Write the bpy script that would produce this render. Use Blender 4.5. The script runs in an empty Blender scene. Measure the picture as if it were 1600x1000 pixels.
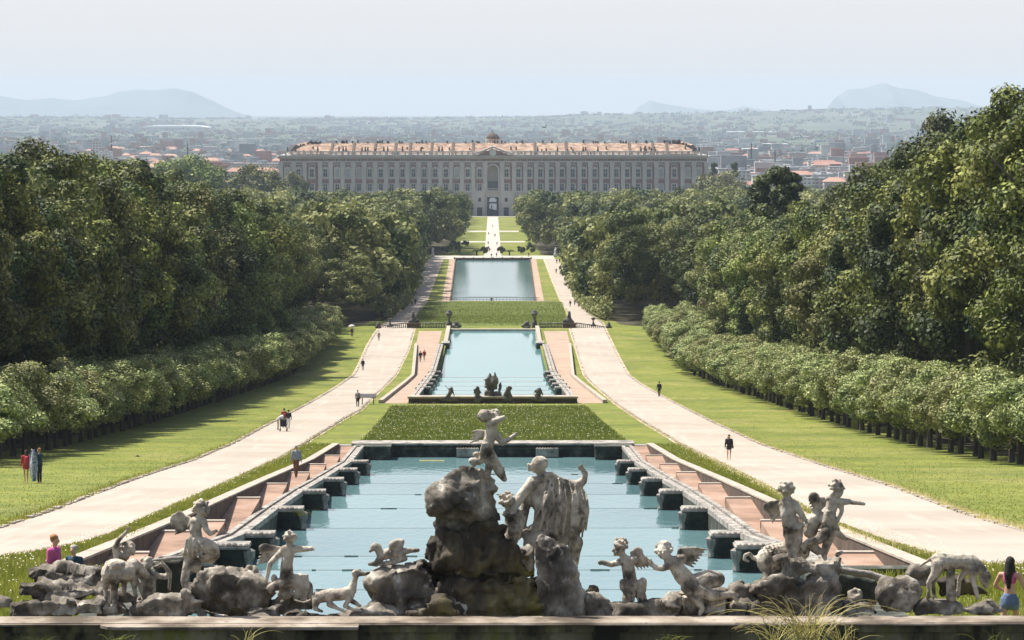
import bpy, bmesh, math, random
import numpy as np
from mathutils import Vector, Matrix, noise
R = math.radians
random.seed(7); rng = np.random.default_rng(7)
scn = bpy.context.scene
COL = scn.collection
# ------------------------------------------------------------------ camera, sky, sun, exposure
F = 5800.0; PITCH = math.atan(360/F); YAW = -math.atan(30/F); ZC = 75.0
cd = bpy.data.cameras.new('camera'); cam = bpy.data.objects.new('camera', cd); COL.objects.link(cam)
cd.sensor_width = 36; cd.lens = F/1600*36; cd.clip_start = 1; cd.clip_end = 60000
cam.location = (0, 0, ZC); cam.rotation_euler = (math.pi/2-PITCH, 0, YAW); scn.camera = cam
SUN_EL, SUN_AZ = R(60), R(-58)      # azimuth from +Y, negative = to the left
w = bpy.data.worlds.new('World'); scn.world = w; w.use_nodes = True
nt = w.node_tree; bg = nt.nodes['Background']; sky = nt.nodes.new('ShaderNodeTexSky')
sky.sky_type = 'NISHITA'; sky.sun_disc = False; sky.sun_elevation = SUN_EL; sky.sun_rotation = SUN_AZ
sky.air_density = 1.0; sky.dust_density = 2.5; sky.ozone_density = 1.2; sky.altitude = 100
hs = nt.nodes.new('ShaderNodeHueSaturation'); hs.inputs['Saturation'].default_value = 0.8
nt.links.new(sky.outputs[0], hs.inputs['Color'])
# summer veil : pale towards the horizon, clearer overhead
tcw = nt.nodes.new('ShaderNodeTexCoord'); sx_ = nt.nodes.new('ShaderNodeSeparateXYZ'); nt.links.new(tcw.outputs['Generated'], sx_.inputs[0])
vr = nt.nodes.new('ShaderNodeValToRGB'); nt.links.new(sx_.outputs['Z'], vr.inputs[0]); e_ = vr.color_ramp.elements
e_[0].position = 0.0; e_[0].color = (.80, .80, .80, 1); e_[1].position = .45; e_[1].color = (0, 0, 0, 1); q_ = e_.new(.03); q_.color = (.88, .88, .88, 1); q_ = e_.new(.14); q_.color = (.4, .4, .4, 1)
mw = nt.nodes.new('ShaderNodeMix'); mw.data_type = 'RGBA'; nt.links.new(vr.outputs[0], mw.inputs['Factor']); nt.links.new(hs.outputs[0], mw.inputs['A']); mw.inputs['B'].default_value = (5.45, 5.55, 5.8, 1)
nt.links.new(mw.outputs['Result'], bg.inputs[0]); bg.inputs[1].default_value = 0.10
sl = bpy.data.lights.new('sun', 'SUN'); sl.energy = 5.0; sl.angle = R(0.5); sl.color = (1, .95, .86)
so = bpy.data.objects.new('sun', sl); COL.objects.link(so)
sd = Vector((math.sin(SUN_AZ)*math.cos(SUN_EL), math.cos(SUN_AZ)*math.cos(SUN_EL), math.sin(SUN_EL)))
so.rotation_euler = sd.to_track_quat('Z', 'Y').to_euler(); so.location = (-100, 200, 400)
scn.view_settings.view_transform = 'Standard'; scn.view_settings.look = 'None'
scn.view_settings.exposure = 0.72; scn.view_settings.gamma = 1
scn.render.engine = 'CYCLES'
HAZE = 4.8e-5
cy = scn.cycles; cy.max_bounces = 6; cy.diffuse_bounces = 2; cy.glossy_bounces = 2; cy.transmission_bounces = 2
cy.volume_bounces = 0; cy.transparent_max_bounces = 8; cy.use_denoising = True; cy.caustics_reflective = False; cy.caustics_refractive = False

# ------------------------------------------------------------------ pixel -> world helpers
_cp, _sp, _cy, _sy = math.cos(PITCH), math.sin(PITCH), math.cos(YAW), math.sin(YAW)
def ray(px, py):
    x, y = (px-800)/F, -(py-500)/F
    yy, zz = _cp+y*_sp, -_sp+y*_cp
    X, Y = x*_cy-yy*_sy, x*_sy+yy*_cy
    return X/Y, zz/Y
def W(px, py, d):
    a, b = ray(px, py); return Vector((a*d, d, ZC+b*d))
PROF = [(-150, 9), (30, 11.2), (60, 11.6), (68.3, 11.6), (69, 11.2), (73, 11.1), (80, 11.4), (86, 11.85), (104, 13.3), (125, 15.0), (145, 16.6), (189, 20.0), (240, 24.0), (280, 26.8), (335, 30.1), (394, 33.4),
        (480, 38.0), (520, 40.0), (560, 40.5), (633, 40.9), (660, 41.6), (800, 48.6), (900, 53.0), (1000, 56.9), (1250, 57.1), (1300, 57.8), (1700, 65.5), (2145, 72.9), (2500, 76),
        (3200, 83), (4000, 90), (6000, 106), (8000, 120), (12000, 140), (18000, 172), (26000, 203), (30000, 215)]
PD = np.array([p[0] for p in PROF], float); PZ = np.array([p[1] for p in PROF], float)
def gz(d): return ZC-float(np.interp(d, PD, PZ))
def G(px, py):
    """ground point under a pixel"""
    a, b = ray(px, py); lo, hi = 40.0, 30000.0
    for _ in range(60):
        m = (lo+hi)/2
        if ZC+b*m > gz(m): lo = m
        else: hi = m
    return Vector((a*lo, lo, gz(lo)))
def PX(X, d): return 770+X*F/d

# ------------------------------------------------------------------ object helpers
def tag(o, label=None, cat=None, group=None, kind=None):
    if label: o['label'] = label
    if cat: o['category'] = cat
    if group: o['group'] = group
    if kind: o['kind'] = kind
    return o
def wloc(o):
    v = Vector((0, 0, 0))
    while o is not None: v += o.location; o = o.parent
    return v
def thing(name, label, cat, loc, group=None):
    o = bpy.data.objects.new(name, None); COL.objects.link(o); o.location = loc; o.empty_display_size = .5
    return tag(o, label, cat, group)
def to_mesh(name, src):
    if isinstance(src, bmesh.types.BMesh):
        me = bpy.data.meshes.new(name); src.to_mesh(me); src.free(); return me
    if isinstance(src, tuple): return fastmesh(name, *src)
    return src
def part(name, src, mat, parent, smooth=False):
    """src: mesh/bmesh in WORLD coordinates"""
    me = to_mesh(name, src); me.transform(Matrix.Translation(-wloc(parent)))
    if mat: me.materials.append(mat)
    if smooth: me.shade_smooth()
    o = bpy.data.objects.new(name, me); COL.objects.link(o); o.parent = parent
    return o
def single(name, src, mat, label=None, cat=None, group=None, kind=None, loc=None, smooth=False):
    me = to_mesh(name, src)
    if loc is not None: me.transform(Matrix.Translation(-Vector(loc)))
    if mat: me.materials.append(mat)
    if smooth: me.shade_smooth()
    o = bpy.data.objects.new(name, me); COL.objects.link(o)
    if loc is not None: o.location = loc
    return tag(o, label, cat, group, kind)
def struct(name, src, mat, kind='structure', smooth=False): return single(name, src, mat, kind=kind, smooth=smooth)
def fastmesh(name, V, Q):
    V = np.asarray(V, np.float32); Q = np.asarray(Q, np.int32); k = Q.shape[1]
    me = bpy.data.meshes.new(name); me.vertices.add(len(V)); me.vertices.foreach_set('co', V.ravel())
    me.loops.add(Q.size); me.loops.foreach_set('vertex_index', Q.ravel()); me.polygons.add(len(Q))
    me.polygons.foreach_set('loop_start', np.arange(0, Q.size, k, dtype=np.int32))
    me.update(calc_edges=True); me.validate(); return me
BOXF = [(0, 3, 2, 1), (4, 5, 6, 7), (0, 1, 5, 4), (1, 2, 6, 5), (2, 3, 7, 6), (3, 0, 4, 7)]
class MB:
    """collects simple solids, world coordinates"""
    def __init__(s): s.v = []; s.f = []
    def add(s, vs, fs):
        n = len(s.v); s.v += [tuple(v) for v in vs]; s.f += [tuple(i+n for i in f) for f in fs]; return s
    def box(s, x0, x1, y0, y1, z0, z1, z0b=None, z1b=None):
        """z0/z1 at y0, z0b/z1b at y1 (sloping boxes)"""
        if z0b is None: z0b = z0
        if z1b is None: z1b = z1
        return s.add([(x0, y0, z0), (x1, y0, z0), (x1, y1, z0b), (x0, y1, z0b), (x0, y0, z1), (x1, y0, z1), (x1, y1, z1b), (x0, y1, z1b)], BOXF)
    def hexa(s, a, b, w_, h):
        """bar from a to b"""
        a, b = Vector(a), Vector(b); d = (b-a).normalized(); up = Vector((0, 0, 1)) if abs(d.z) < .9 else Vector((1, 0, 0))
        n = d.cross(up).normalized()*w_/2; u = n.cross(d).normalized()*h/2
        return s.add([a-n-u, a+n-u, b+n-u, b-n-u, a-n+u, a+n+u, b+n+u, b-n+u], BOXF)
    def lathe(s, c, prof, n=8, ph=0.0):
        c = Vector(c); vs = []; fs = []
        for r, z in prof:
            for i in range(n):
                t = 2*math.pi*i/n+ph; vs.append((c.x+r*math.cos(t), c.y+r*math.sin(t), c.z+z))
        for k in range(len(prof)-1):
            for i in range(n):
                j = (i+1) % n; fs.append((k*n+i, k*n+j, (k+1)*n+j, (k+1)*n+i))
        fs.append(tuple(reversed(range(n)))); fs.append(tuple((len(prof)-1)*n+i for i in range(n)))
        return s.add(vs, fs)
    def tube(s, pts, rad, n=7):
        pts = [Vector(p) for p in pts]; rad = rad if isinstance(rad, (list, tuple)) else [rad]*len(pts)
        vs = []; fs = []
        for k, p in enumerate(pts):
            d = (pts[min(k+1, len(pts)-1)]-pts[max(k-1, 0)]).normalized(); u = d.orthogonal().normalized() if k == 0 else (u-d*u.dot(d)).normalized()
            v = d.cross(u)
            for i in range(n):
                t = 2*math.pi*i/n; vs.append(p+(u*math.cos(t)+v*math.sin(t))*rad[k])
        for k in range(len(pts)-1):
            for i in range(n):
                j = (i+1) % n; fs.append((k*n+i, k*n+j, (k+1)*n+j, (k+1)*n+i))
        fs.append(tuple(reversed(range(n)))); fs.append(tuple((len(pts)-1)*n+i for i in range(n)))
        return s.add(vs, fs)
    def mesh(s, name='m'):
        me = bpy.data.meshes.new(name); me.from_pydata(s.v, [], s.f); me.update(); return me
def copy_tree(o, parent=None):
    c = o.copy(); COL.objects.link(c); c.parent = parent
    for ch in o.children: copy_tree(ch, c)
    return c

# ------------------------------------------------------------------ materials
def mat(name, base, rough=.8, var=None, scale=1.0, detail=6, coord='Object', bump=0, bscale=None, spec=.3, stretch=None, extra=None, isl=0, objrand=0, sub=0):
    """var: list of (pos, colour) for a noise-driven ramp; extra: (colour, scale, lo, hi) second layer, stains and painted-in light"""
    m = bpy.data.materials.new(name); m.use_nodes = True; N = m.node_tree.nodes; L = m.node_tree.links
    b = N['Principled BSDF']; b.inputs['Roughness'].default_value = rough; b.inputs['Specular IOR Level'].default_value = spec
    b.inputs['Base Color'].default_value = (*base, 1)
    tc = N.new('ShaderNodeTexCoord'); mp = N.new('ShaderNodeMapping'); L.new(tc.outputs[coord], mp.inputs[0])
    if stretch: mp.inputs['Scale'].default_value = stretch
    out = None
    def noise_(sc, det, src=mp):
        n = N.new('ShaderNodeTexNoise'); n.inputs['Scale'].default_value = sc; n.inputs['Detail'].default_value = det; n.inputs['Roughness'].default_value = .62
        L.new(src.outputs[0], n.inputs['Vector']); return n
    if var:
        n = noise_(scale, detail); r = N.new('ShaderNodeValToRGB'); L.new(n.outputs['Fac'], r.inputs[0])
        el = r.color_ramp.elements
        el[0].position = var[0][0]; el[0].color = (*var[0][1], 1); el[1].position = var[-1][0]; el[1].color = (*var[-1][1], 1)
        for p, c in var[1:-1]: e = el.new(p); e.color = (*c, 1)
        out = r.outputs[0]
    for ex in (extra or []):
        c, sc, lo, hi = ex[:4]; src = mp
        if len(ex) > 4:
            src = N.new('ShaderNodeMapping'); src.inputs['Scale'].default_value = ex[4]; L.new(tc.outputs[coord], src.inputs[0])
        n = noise_(sc, 8, src); mr = N.new('ShaderNodeMapRange'); mr.inputs['From Min'].default_value = lo; mr.inputs['From Max'].default_value = hi
        L.new(n.outputs['Fac'], mr.inputs['Value']); mx = N.new('ShaderNodeMix'); mx.data_type = 'RGBA'
        L.new(mr.outputs[0], mx.inputs['Factor'])
        if out: L.new(out, mx.inputs['A'])
        else: mx.inputs['A'].default_value = (*base, 1)
        mx.inputs['B'].default_value = (*c, 1); out = mx.outputs['Result']
    if isl or objrand:
        hv = N.new('ShaderNodeHueSaturation')
        if out: L.new(out, hv.inputs['Color'])
        else: hv.inputs['Color'].default_value = (*base, 1)
        val = None
        if isl:
            g = N.new('ShaderNodeNewGeometry'); mr = N.new('ShaderNodeMapRange'); mr.inputs['To Min'].default_value = 1-isl; mr.inputs['To Max'].default_value = 1+isl
            L.new(g.outputs['Random Per Island'], mr.inputs['Value']); val = mr.outputs[0]
        if objrand:
            oi = N.new('ShaderNodeObjectInfo'); mr = N.new('ShaderNodeMapRange'); mr.inputs['To Min'].default_value = 1-objrand; mr.inputs['To Max'].default_value = 1+objrand
            L.new(oi.outputs['Random'], mr.inputs['Value'])
            if val:
                mu = N.new('ShaderNodeMath'); mu.operation = 'MULTIPLY'; L.new(val, mu.inputs[0]); L.new(mr.outputs[0], mu.inputs[1]); val = mu.outputs[0]
            else: val = mr.outputs[0]
            m2 = N.new('ShaderNodeMapRange'); m2.inputs['To Min'].default_value = .5-objrand*.09; m2.inputs['To Max'].default_value = .5+objrand*.07
            L.new(oi.outputs['Random'], m2.inputs['Value']); L.new(m2.outputs[0], hv.inputs['Hue'])
        L.new(val, hv.inputs['Value']); out = hv.outputs[0]
    if out: L.new(out, b.inputs['Base Color'])
    if bump:
        n = noise_(bscale or scale*4, 6); bp = N.new('ShaderNodeBump'); bp.inputs['Strength'].default_value = bump; bp.inputs['Distance'].default_value = .05
        L.new(n.outputs['Fac'], bp.inputs['Height']); L.new(bp.outputs[0], b.inputs['Normal'])
    if sub:   # thin leaves let light through
        tr = N.new('ShaderNodeBsdfTranslucent'); ms = N.new('ShaderNodeMixShader'); ms.inputs[0].default_value = sub
        if out: L.new(out, tr.inputs[0])
        L.new(b.outputs[0], ms.inputs[1]); L.new(tr.outputs[0], ms.inputs[2]); L.new(ms.outputs[0], N['Material Output'].inputs[0])
    return m
M = {}
M['lawn'] = mat('lawn', (.15, .2, .03), .95, [(.33, (.09, .115, .015)), (.5, (.15, .172, .022)), (.67, (.21, .212, .036))], .09, 10,
                extra=[((.27, .22, .085), .06, .53, .74), ((.08, .105, .013), 1.3, .46, .66), ((.30, .26, .12), .35, .62, .76), ((.20, .20, .045), .25, .55, .75, (1, .3, 1))], bump=.4, bscale=3)
M['meadow'] = mat('meadow_soil', (.07, .11, .02), .95, [(.3, (.07, .105, .018)), (.7, (.14, .17, .032))], .5, 8, extra=[((.17, .19, .05), 2.2, .5, .75)], bump=.4, bscale=3)
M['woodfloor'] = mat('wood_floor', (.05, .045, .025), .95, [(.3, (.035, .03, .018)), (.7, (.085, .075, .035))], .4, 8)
M['road'] = mat('road_gravel', (.5, .45, .4), .9, [(.25, (.28, .235, .19)), (.5, (.35, .30, .25)), (.75, (.41, .36, .305))], .10, 12,
                extra=[((.44, .385, .325), .5, .52, .80, (2.5, .12, 1)), ((.30, .255, .21), 1.6, .62, .85, (.6, .9, 1))], bump=.3, bscale=6)
M['pale'] = mat('pale_gravel', (.6, .55, .48), .9, [(.3, (.34, .31, .27)), (.7, (.46, .42, .37))], .15, 8)
M['verge'] = mat('road_verge', (.3, .22, .14), .95, [(.36, (.24, .15, .08)), (.5, (.42, .33, .22)), (.64, (.62, .55, .46))], .55, 9, bump=.5, bscale=4)
M['terra'] = mat('terracotta_path', (.45, .25, .16), .9, [(.35, (.20, .125, .09)), (.5, (.29, .185, .13)), (.65, (.36, .25, .185))], .4, 9, extra=[((.42, .36, .28), 1.2, .6, .8)], bump=.2, bscale=5)
M['sand'] = mat('pink_gravel', (.48, .34, .26), .9, [(.3, (.29, .20, .145)), (.7, (.40, .30, .23))], .3, 9)
M['plain'] = mat('plain_fields', (.12, .13, .08), .95, [(.3, (.03, .045, .028)), (.5, (.06, .08, .045)), (.7, (.15, .14, .11))], .0022, 12)
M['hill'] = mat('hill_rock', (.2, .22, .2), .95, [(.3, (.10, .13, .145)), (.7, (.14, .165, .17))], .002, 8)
M['stone'] = mat('weathered_statue_stone', (.5, .47, .42), .85, [(.34, (.045, .038, .03)), (.42, (.17, .145, .115)), (.49, (.38, .33, .265)), (.62, (.62, .56, .465))], 2.4, 10,
                 extra=[((.05, .045, .04), 7, .58, .70, (1, 1, .5)), ((.30, .25, .19), 2.2, .56, .76)], bump=.55, bscale=16)
M['stone_dark'] = mat('dark_statue_stone', (.2, .19, .18), .85, [(.33, (.045, .042, .04)), (.5, (.13, .12, .11)), (.7, (.30, .27, .24))], .9, 10, bump=.5, bscale=6)  # dark grey stone, mottled by noise
M['rock'] = mat('weathered_lit_rock', (.3, .26, .22), .92, [(.35, (.02, .017, .014)), (.44, (.105, .09, .072)), (.52, (.255, .225, .185)), (.60, (.60, .55, .47))], .9, 12,
                extra=[((.60, .57, .52), 3.4, .60, .72), ((.03, .025, .02), 1.3, .56, .70, (1, 1, .6)), ((.64, .59, .51), 1.7, .60, .70)], bump=.8, bscale=7)  # last pale layer puts sunlit patches into the rock colour
M['darkrock'] = mat('dark_mossy_rock', (.1, .08, .05), .75, [(.36, (.014, .011, .008)), (.5, (.06, .047, .03)), (.62, (.14, .115, .05)), (.74, (.34, .30, .22))], .7, 12, stretch=(1.6, 1.6, .55),
                   extra=[((.16, .14, .02), .9, .58, .72), ((.30, .29, .27), 3, .64, .74)], bump=.8, bscale=7)  # dark brown rock with yellowish and pale patches
M['ledge'] = mat('ledge_stone', (.5, .44, .38), .9, [(.38, (.09, .07, .05)), (.5, (.24, .195, .15)), (.64, (.37, .32, .265))], .8, 10, extra=[((.12, .10, .08), 5, .58, .7)], bump=.5, bscale=10)
M['ledge_face'] = mat('mossy_ledge_face', (.1, .1, .07), .9, [(.35, (.04, .036, .022)), (.5, (.15, .135, .075)), (.65, (.36, .33, .22))], 1.6, 10, stretch=(1, 1, .5), extra=[((.16, .17, .03), 1.6, .52, .68, (1, 1, .3)), ((.02, .018, .012), .8, .5, .62)], bump=.6, bscale=8)
M['pierdark'] = mat('algae_black_stone', (.05, .06, .05), .8, [(.33, (.016, .018, .014)), (.52, (.045, .05, .038)), (.70, (.15, .15, .12))], 1.3, 10, extra=[((.28, .29, .26), 3, .64, .74)], bump=.7, bscale=6)
M['piertop'] = mat('weathered_coping', (.35, .32, .28), .9, [(.35, (.13, .12, .105)), (.5, (.29, .265, .235)), (.68, (.48, .44, .39))], 1.2, 10, extra=[((.08, .075, .065), 4, .58, .72)], bump=.6, bscale=8)
M['parapet'] = mat('parapet_stone', (.4, .35, .29), .9, [(.3, (.26, .22, .18)), (.7, (.47, .41, .34))], .9, 9, bump=.3, bscale=8)
M['wallbrown'] = mat('brown_wall_and_shade', (.1, .07, .05), .9, [(.3, (.045, .032, .024)), (.7, (.14, .10, .075))], .8, 9, bump=.4)  # dark brown masonry; on the parapets it also paints in shade
M['marble'] = mat('white_marble', (.62, .62, .6), .6, [(.3, (.5, .5, .49)), (.7, (.7, .7, .68))], 2, 5)
M['palace_stone'] = mat('palace_stone', (.36, .35, .34), .9, [(.3, (.45, .415, .37)), (.7, (.61, .57, .51))], .06, 9, extra=[((.22, .215, .21), .12, .6, .8, (1, 1, .3))])
M['palace_brick'] = mat('palace_brick', (.27, .19, .165), .9, [(.3, (.24, .135, .105)), (.7, (.32, .195, .155))], .08, 9)
M['roof'] = mat('terracotta_roof', (.42, .26, .17), .9, [(.38, (.15, .09, .06)), (.5, (.27, .175, .12)), (.62, (.40, .29, .21))], .3, 12, extra=[((.30, .24, .19), .5, .6, .75)])
M['glass'] = mat('window_glass', (.05, .07, .09), .15, spec=.5)
M['blind'] = mat('pale_blind', (.38, .39, .39), .8, [(.4, (.34, .35, .35)), (.6, (.42, .43, .42))], .3, 3)
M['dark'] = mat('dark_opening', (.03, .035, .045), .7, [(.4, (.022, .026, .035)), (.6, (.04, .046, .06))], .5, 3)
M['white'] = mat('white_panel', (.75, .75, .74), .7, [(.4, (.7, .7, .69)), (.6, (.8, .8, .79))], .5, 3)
M['bark'] = mat('bark', (.06, .05, .04), .95, [(.3, (.035, .03, .025)), (.7, (.10, .085, .07))], 2, 8, stretch=(3, 3, .4), bump=.6, bscale=8)
LV = dict(isl=.6, objrand=.24, sub=.12, rough=.6, spec=.22)  # wide leaf tone range puts lit and shaded contrast into the colour
M['leaf_a'] = mat('oak_foliage', (.07, .09, .03), var=[(.38, (.035, .055, .012)), (.50, (.12, .15, .028)), (.62, (.25, .27, .065))], scale=.22, detail=5, **LV)  # yellow end of the ramp is a painted sun highlight
M['leaf_b'] = mat('olive_foliage', (.09, .10, .04), var=[(.38, (.05, .065, .02)), (.50, (.14, .155, .042)), (.62, (.27, .265, .09))], scale=.22, detail=5, **LV)
M['leaf_c'] = mat('dark_foliage', (.04, .06, .02), var=[(.38, (.018, .034, .01)), (.52, (.055, .078, .02)), (.66, (.12, .145, .04))], scale=.22, detail=5, **LV)
M['leaf_h'] = mat('clipped_foliage', (.12, .14, .06), var=[(.38, (.12, .15, .045)), (.52, (.26, .29, .105)), (.64, (.38, .39, .17))], scale=.5, detail=5, **LV)
M['leaf_far'] = mat('distant_wood_foliage', (.06, .08, .03), var=[(.40, (.04, .06, .018)), (.5, (.13, .15, .042)), (.60, (.26, .265, .09))], scale=.035, detail=9, isl=.3, rough=.6, spec=.2, sub=.2)
M['leaf_plain'] = mat('plain_foliage', (.04, .06, .03), var=[(.38, (.022, .038, .02)), (.62, (.06, .08, .038))], scale=.002, isl=.3)
M['blade'] = mat('grass_blades', (.18, .24, .04), var=[(.3, (.17, .20, .025)), (.7, (.34, .34, .07))], scale=.5, detail=4, isl=.3, sub=.35)
M['mblade'] = mat('meadow_blades', (.08, .13, .02), var=[(.3, (.10, .14, .022)), (.7, (.23, .25, .06))], scale=.15, detail=6, isl=.35, sub=.5)
M['dryblade'] = mat('dry_blades', (.5, .45, .2), var=[(.3, (.5, .48, .14)), (.7, (.78, .66, .36))], scale=1, detail=4, isl=.25, sub=.35)
M['seed'] = mat('seed_heads', (.35, .25, .12), var=[(.3, (.28, .19, .09)), (.7, (.5, .38, .2))], scale=3, isl=.3, sub=.2)
M['flower'] = mat('meadow_flowers', (.75, .7, .45), .8, [(.4, (.75, .66, .3)), (.6, (.8, .8, .74))], .9, 2)
M['iron'] = mat('dark_iron', (.03, .03, .03), .5, [(.4, (.02, .02, .02)), (.6, (.05, .05, .05))], 3, 3, spec=.5)
M['skin'] = mat('skin', (.55, .32, .22), .6, [(.4, (.5, .29, .2)), (.6, (.6, .36, .25))], 3, 3, sub=0)
for nm, c in dict(hair_brown=(.05, .03, .02), hair_red=(.30, .15, .06), hair_grey=(.38, .34, .29), hair_black=(.02, .016, .014), pink=(.55, .10, .28), navy=(.025, .06, .09), whitec=(.65, .65, .66),
                  greyc=(.3, .31, .34), blackc=(.03, .03, .035), redc=(.42, .05, .07), denim=(.13, .18, .30), khaki=(.33, .22, .13), bluec=(.08, .15, .33), cream=(.5, .46, .4), brownc=(.16, .09, .06), rust=(.22, .085, .05), palebl=(.38, .48, .6)).items():
    M[nm] = mat('cloth_'+nm if 'hair' not in nm else nm, c, .85, [(.35, tuple(x*.75 for x in c)), (.65, tuple(min(1, x*1.2) for x in c))], 7, 5, bump=.3, bscale=20)
def water_mat(name, deep, shallow, bump=.12, sc=.35, stretch=(1, .35, 1), rough=.07):
    m = bpy.data.materials.new(name); m.use_nodes = True; N = m.node_tree.nodes; L = m.node_tree.links; b = N['Principled BSDF']
    b.inputs['Roughness'].default_value = rough; b.inputs['IOR'].default_value = 1.33; b.inputs['Specular IOR Level'].default_value = .5
    tc = N.new('ShaderNodeTexCoord'); mp = N.new('ShaderNodeMapping'); mp.inputs['Scale'].default_value = stretch; L.new(tc.outputs['Object'], mp.inputs[0])
    n = N.new('ShaderNodeTexNoise'); n.inputs['Scale'].default_value = sc*.25; n.inputs['Detail'].default_value = 6; L.new(mp.outputs[0], n.inputs[0])
    r = N.new('ShaderNodeValToRGB'); r.color_ramp.elements[0].position = .35; r.color_ramp.elements[1].position = .65
    r.color_ramp.elements[0].color = (*deep, 1); r.color_ramp.elements[1].color = (*shallow, 1); L.new(n.outputs[0], r.inputs[0]); L.new(r.outputs[0], b.inputs['Base Color'])
    n2 = N.new('ShaderNodeTexNoise'); n2.inputs['Scale'].default_value = sc*6; n2.inputs['Detail'].default_value = 5; L.new(mp.outputs[0], n2.inputs[0])
    bp = N.new('ShaderNodeBump'); bp.inputs['Strength'].default_value = bump; bp.inputs['Distance'].default_value = .1; L.new(n2.outputs[0], bp.inputs['Height']); L.new(bp.outputs[0], b.inputs['Normal'])
    return m
M['water'] = water_mat('turquoise_water', (.085, .165, .18), (.13, .23, .24), .34)
M['water2'] = water_mat('pale_water', (.12, .26, .27), (.16, .31, .32), .08)
M['water3'] = water_mat('grey_water', (.07, .14, .15), (.11, .19, .19), .10, .25, (1, .25, 1), .1)
# ------------------------------------------------------------------ ground, roads, lawns
YN = sorted(set([float(d) for d in PD] + list(np.linspace(60, 700, 81)) + list(np.linspace(720, 2200, 50)) + list(np.linspace(2500, 30000, 30))))
def xi(poly, d):
    """poly: list of (d, X) sorted"""
    return float(np.interp(d, [p[0] for p in poly], [p[1] for p in poly]))
def pxpoly(pts):
    g = sorted([(v.y, v.x) for v in (G(*p) for p in pts)]); return g
def strip(L, Rr, y0, y1, h, rows=None):
    ys = sorted(set([y0, y1]+[y for y in YN if y0 < y < y1]+[p[0] for p in L if y0 < p[0] < y1]+[p[0] for p in Rr if y0 < p[0] < y1]))
    vs = []; fs = []
    for y in ys: vs += [(xi(L, y), y, gz(y)+h), (xi(Rr, y), y, gz(y)+h)]
    for k in range(len(ys)-1): fs.append((2*k, 2*k+1, 2*k+3, 2*k+2))
    return vs, fs
def strips(name, items, m):
    mb = MB()
    for it in items:
        v, f = strip(*it); mb.add(v, f)
    return struct(name, mb.mesh(name), m)
P1, P2, P3 = (69.75, 280.0), (396.0, 633.0), (1000.0, 1250.0)
HOLE = [(P1[0], 8.3), (96, 8.3), (96.01, 11.9), (P1[1], 11.9)], [(P2[0], 7.9), (P2[1], 7.4)], [(P3[0], 11.4), (P3[1], 12.5)]
def build_ground():
    mb = MB(); xo = [(-150, 300), (200, 300), (2145, 900), (30000, 9000)]
    yy = sorted(set([y for y in YN if y <= 2200]+[*P1, *P2, *P3, 96.0, 96.01]))
    for a, b in zip(yy, yy[1:]):
        m = (a+b)/2; hole = None
        for (p, hh) in zip((P1, P2, P3), HOLE):
            if p[0] < m < p[1]: hole = hh
        oa, ob = xi(xo, a), xi(xo, b)
        if hole:
            ha, hb = xi(hole, a), xi(hole, b)
            mb.add([(-oa, a, gz(a)), (-ha, a, gz(a)), (-hb, b, gz(b)), (-ob, b, gz(b))], [(0, 1, 2, 3)])
            mb.add([(ha, a, gz(a)), (oa, a, gz(a)), (ob, b, gz(b)), (hb, b, gz(b))], [(0, 1, 2, 3)])
        else: mb.add([(-oa, a, gz(a)), (oa, a, gz(a)), (ob, b, gz(b)), (-ob, b, gz(b))], [(0, 1, 2, 3)])
    struct('lawn_ground', mb.mesh(), M['lawn'])
    mb = MB()
    yy = [y for y in YN if y > 2200]; yy = [2200.0]+yy
    for a, b in zip(yy, yy[1:]):
        oa, ob = xi(xo, a), xi(xo, b)
        mb.add([(-oa, a, gz(a)), (oa, a, gz(a)), (ob, b, gz(b)), (-ob, b, gz(b))], [(0, 1, 2, 3)])
    struct('distant_plain', mb.mesh(), M['plain'])
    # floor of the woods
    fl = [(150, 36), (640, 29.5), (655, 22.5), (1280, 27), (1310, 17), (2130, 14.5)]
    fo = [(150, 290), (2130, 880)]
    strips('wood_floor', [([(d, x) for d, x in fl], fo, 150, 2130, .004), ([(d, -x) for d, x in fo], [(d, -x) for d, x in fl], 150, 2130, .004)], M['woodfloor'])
build_ground()
# road edges traced on the ground, in metres once projected
RL = pxpoly([(850, 404), (863, 437), (878, 471), (888, 487), (893, 516), (901, 541), (920, 592), (966, 632), (1053, 686), (1119, 720), (1212, 768), (1308, 821), (1380, 848), (1446, 867), (1526, 885), (1600, 893), (1700, 906), (1860, 930)])
RR = pxpoly([(870, 404), (897, 460), (931, 498), (945, 517), (966, 561), (1002, 602), (1068, 638), (1140, 673), (1257, 719), (1289, 730), (1396, 763), (1504, 804), (1600, 832), (1760, 880), (1900, 905), (2050, 932)])
LR = pxpoly([(692, 404), (666, 469), (650, 490), (645, 516), (636, 547), (616, 586), (586, 615), (560, 641), (532, 656), (480, 688), (420, 724), (352, 756), (280, 788), (221, 815), (169, 841), (125, 854), (60, 866), (0, 875), (-120, 896), (-320, 931)])
LL = pxpoly([(671, 404), (640, 464), (602, 507), (588, 520), (576, 540), (560, 576), (516, 612), (420, 664), (340, 704), (240, 740), (152, 772), (80, 800), (0, 826), (-160, 862), (-330, 895), (-520, 932)])
rmin = max(RL[0][0], RR[0][0]); lmin = max(LL[0][0], LR[0][0])
def off(p, o): return [(d, x+o) for d, x in p]
dmax = 1252.0
strips('road_verge', [(off(RL, -.42), off(RR, .45), rmin, dmax, .008), (off(LL, -.45), off(LR, .42), lmin, dmax, .008)], M['verge'])
strips('gravel_road', [(RL, RR, rmin, dmax, .012), (LL, LR, lmin, dmax, .012)], M['road'])
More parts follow.
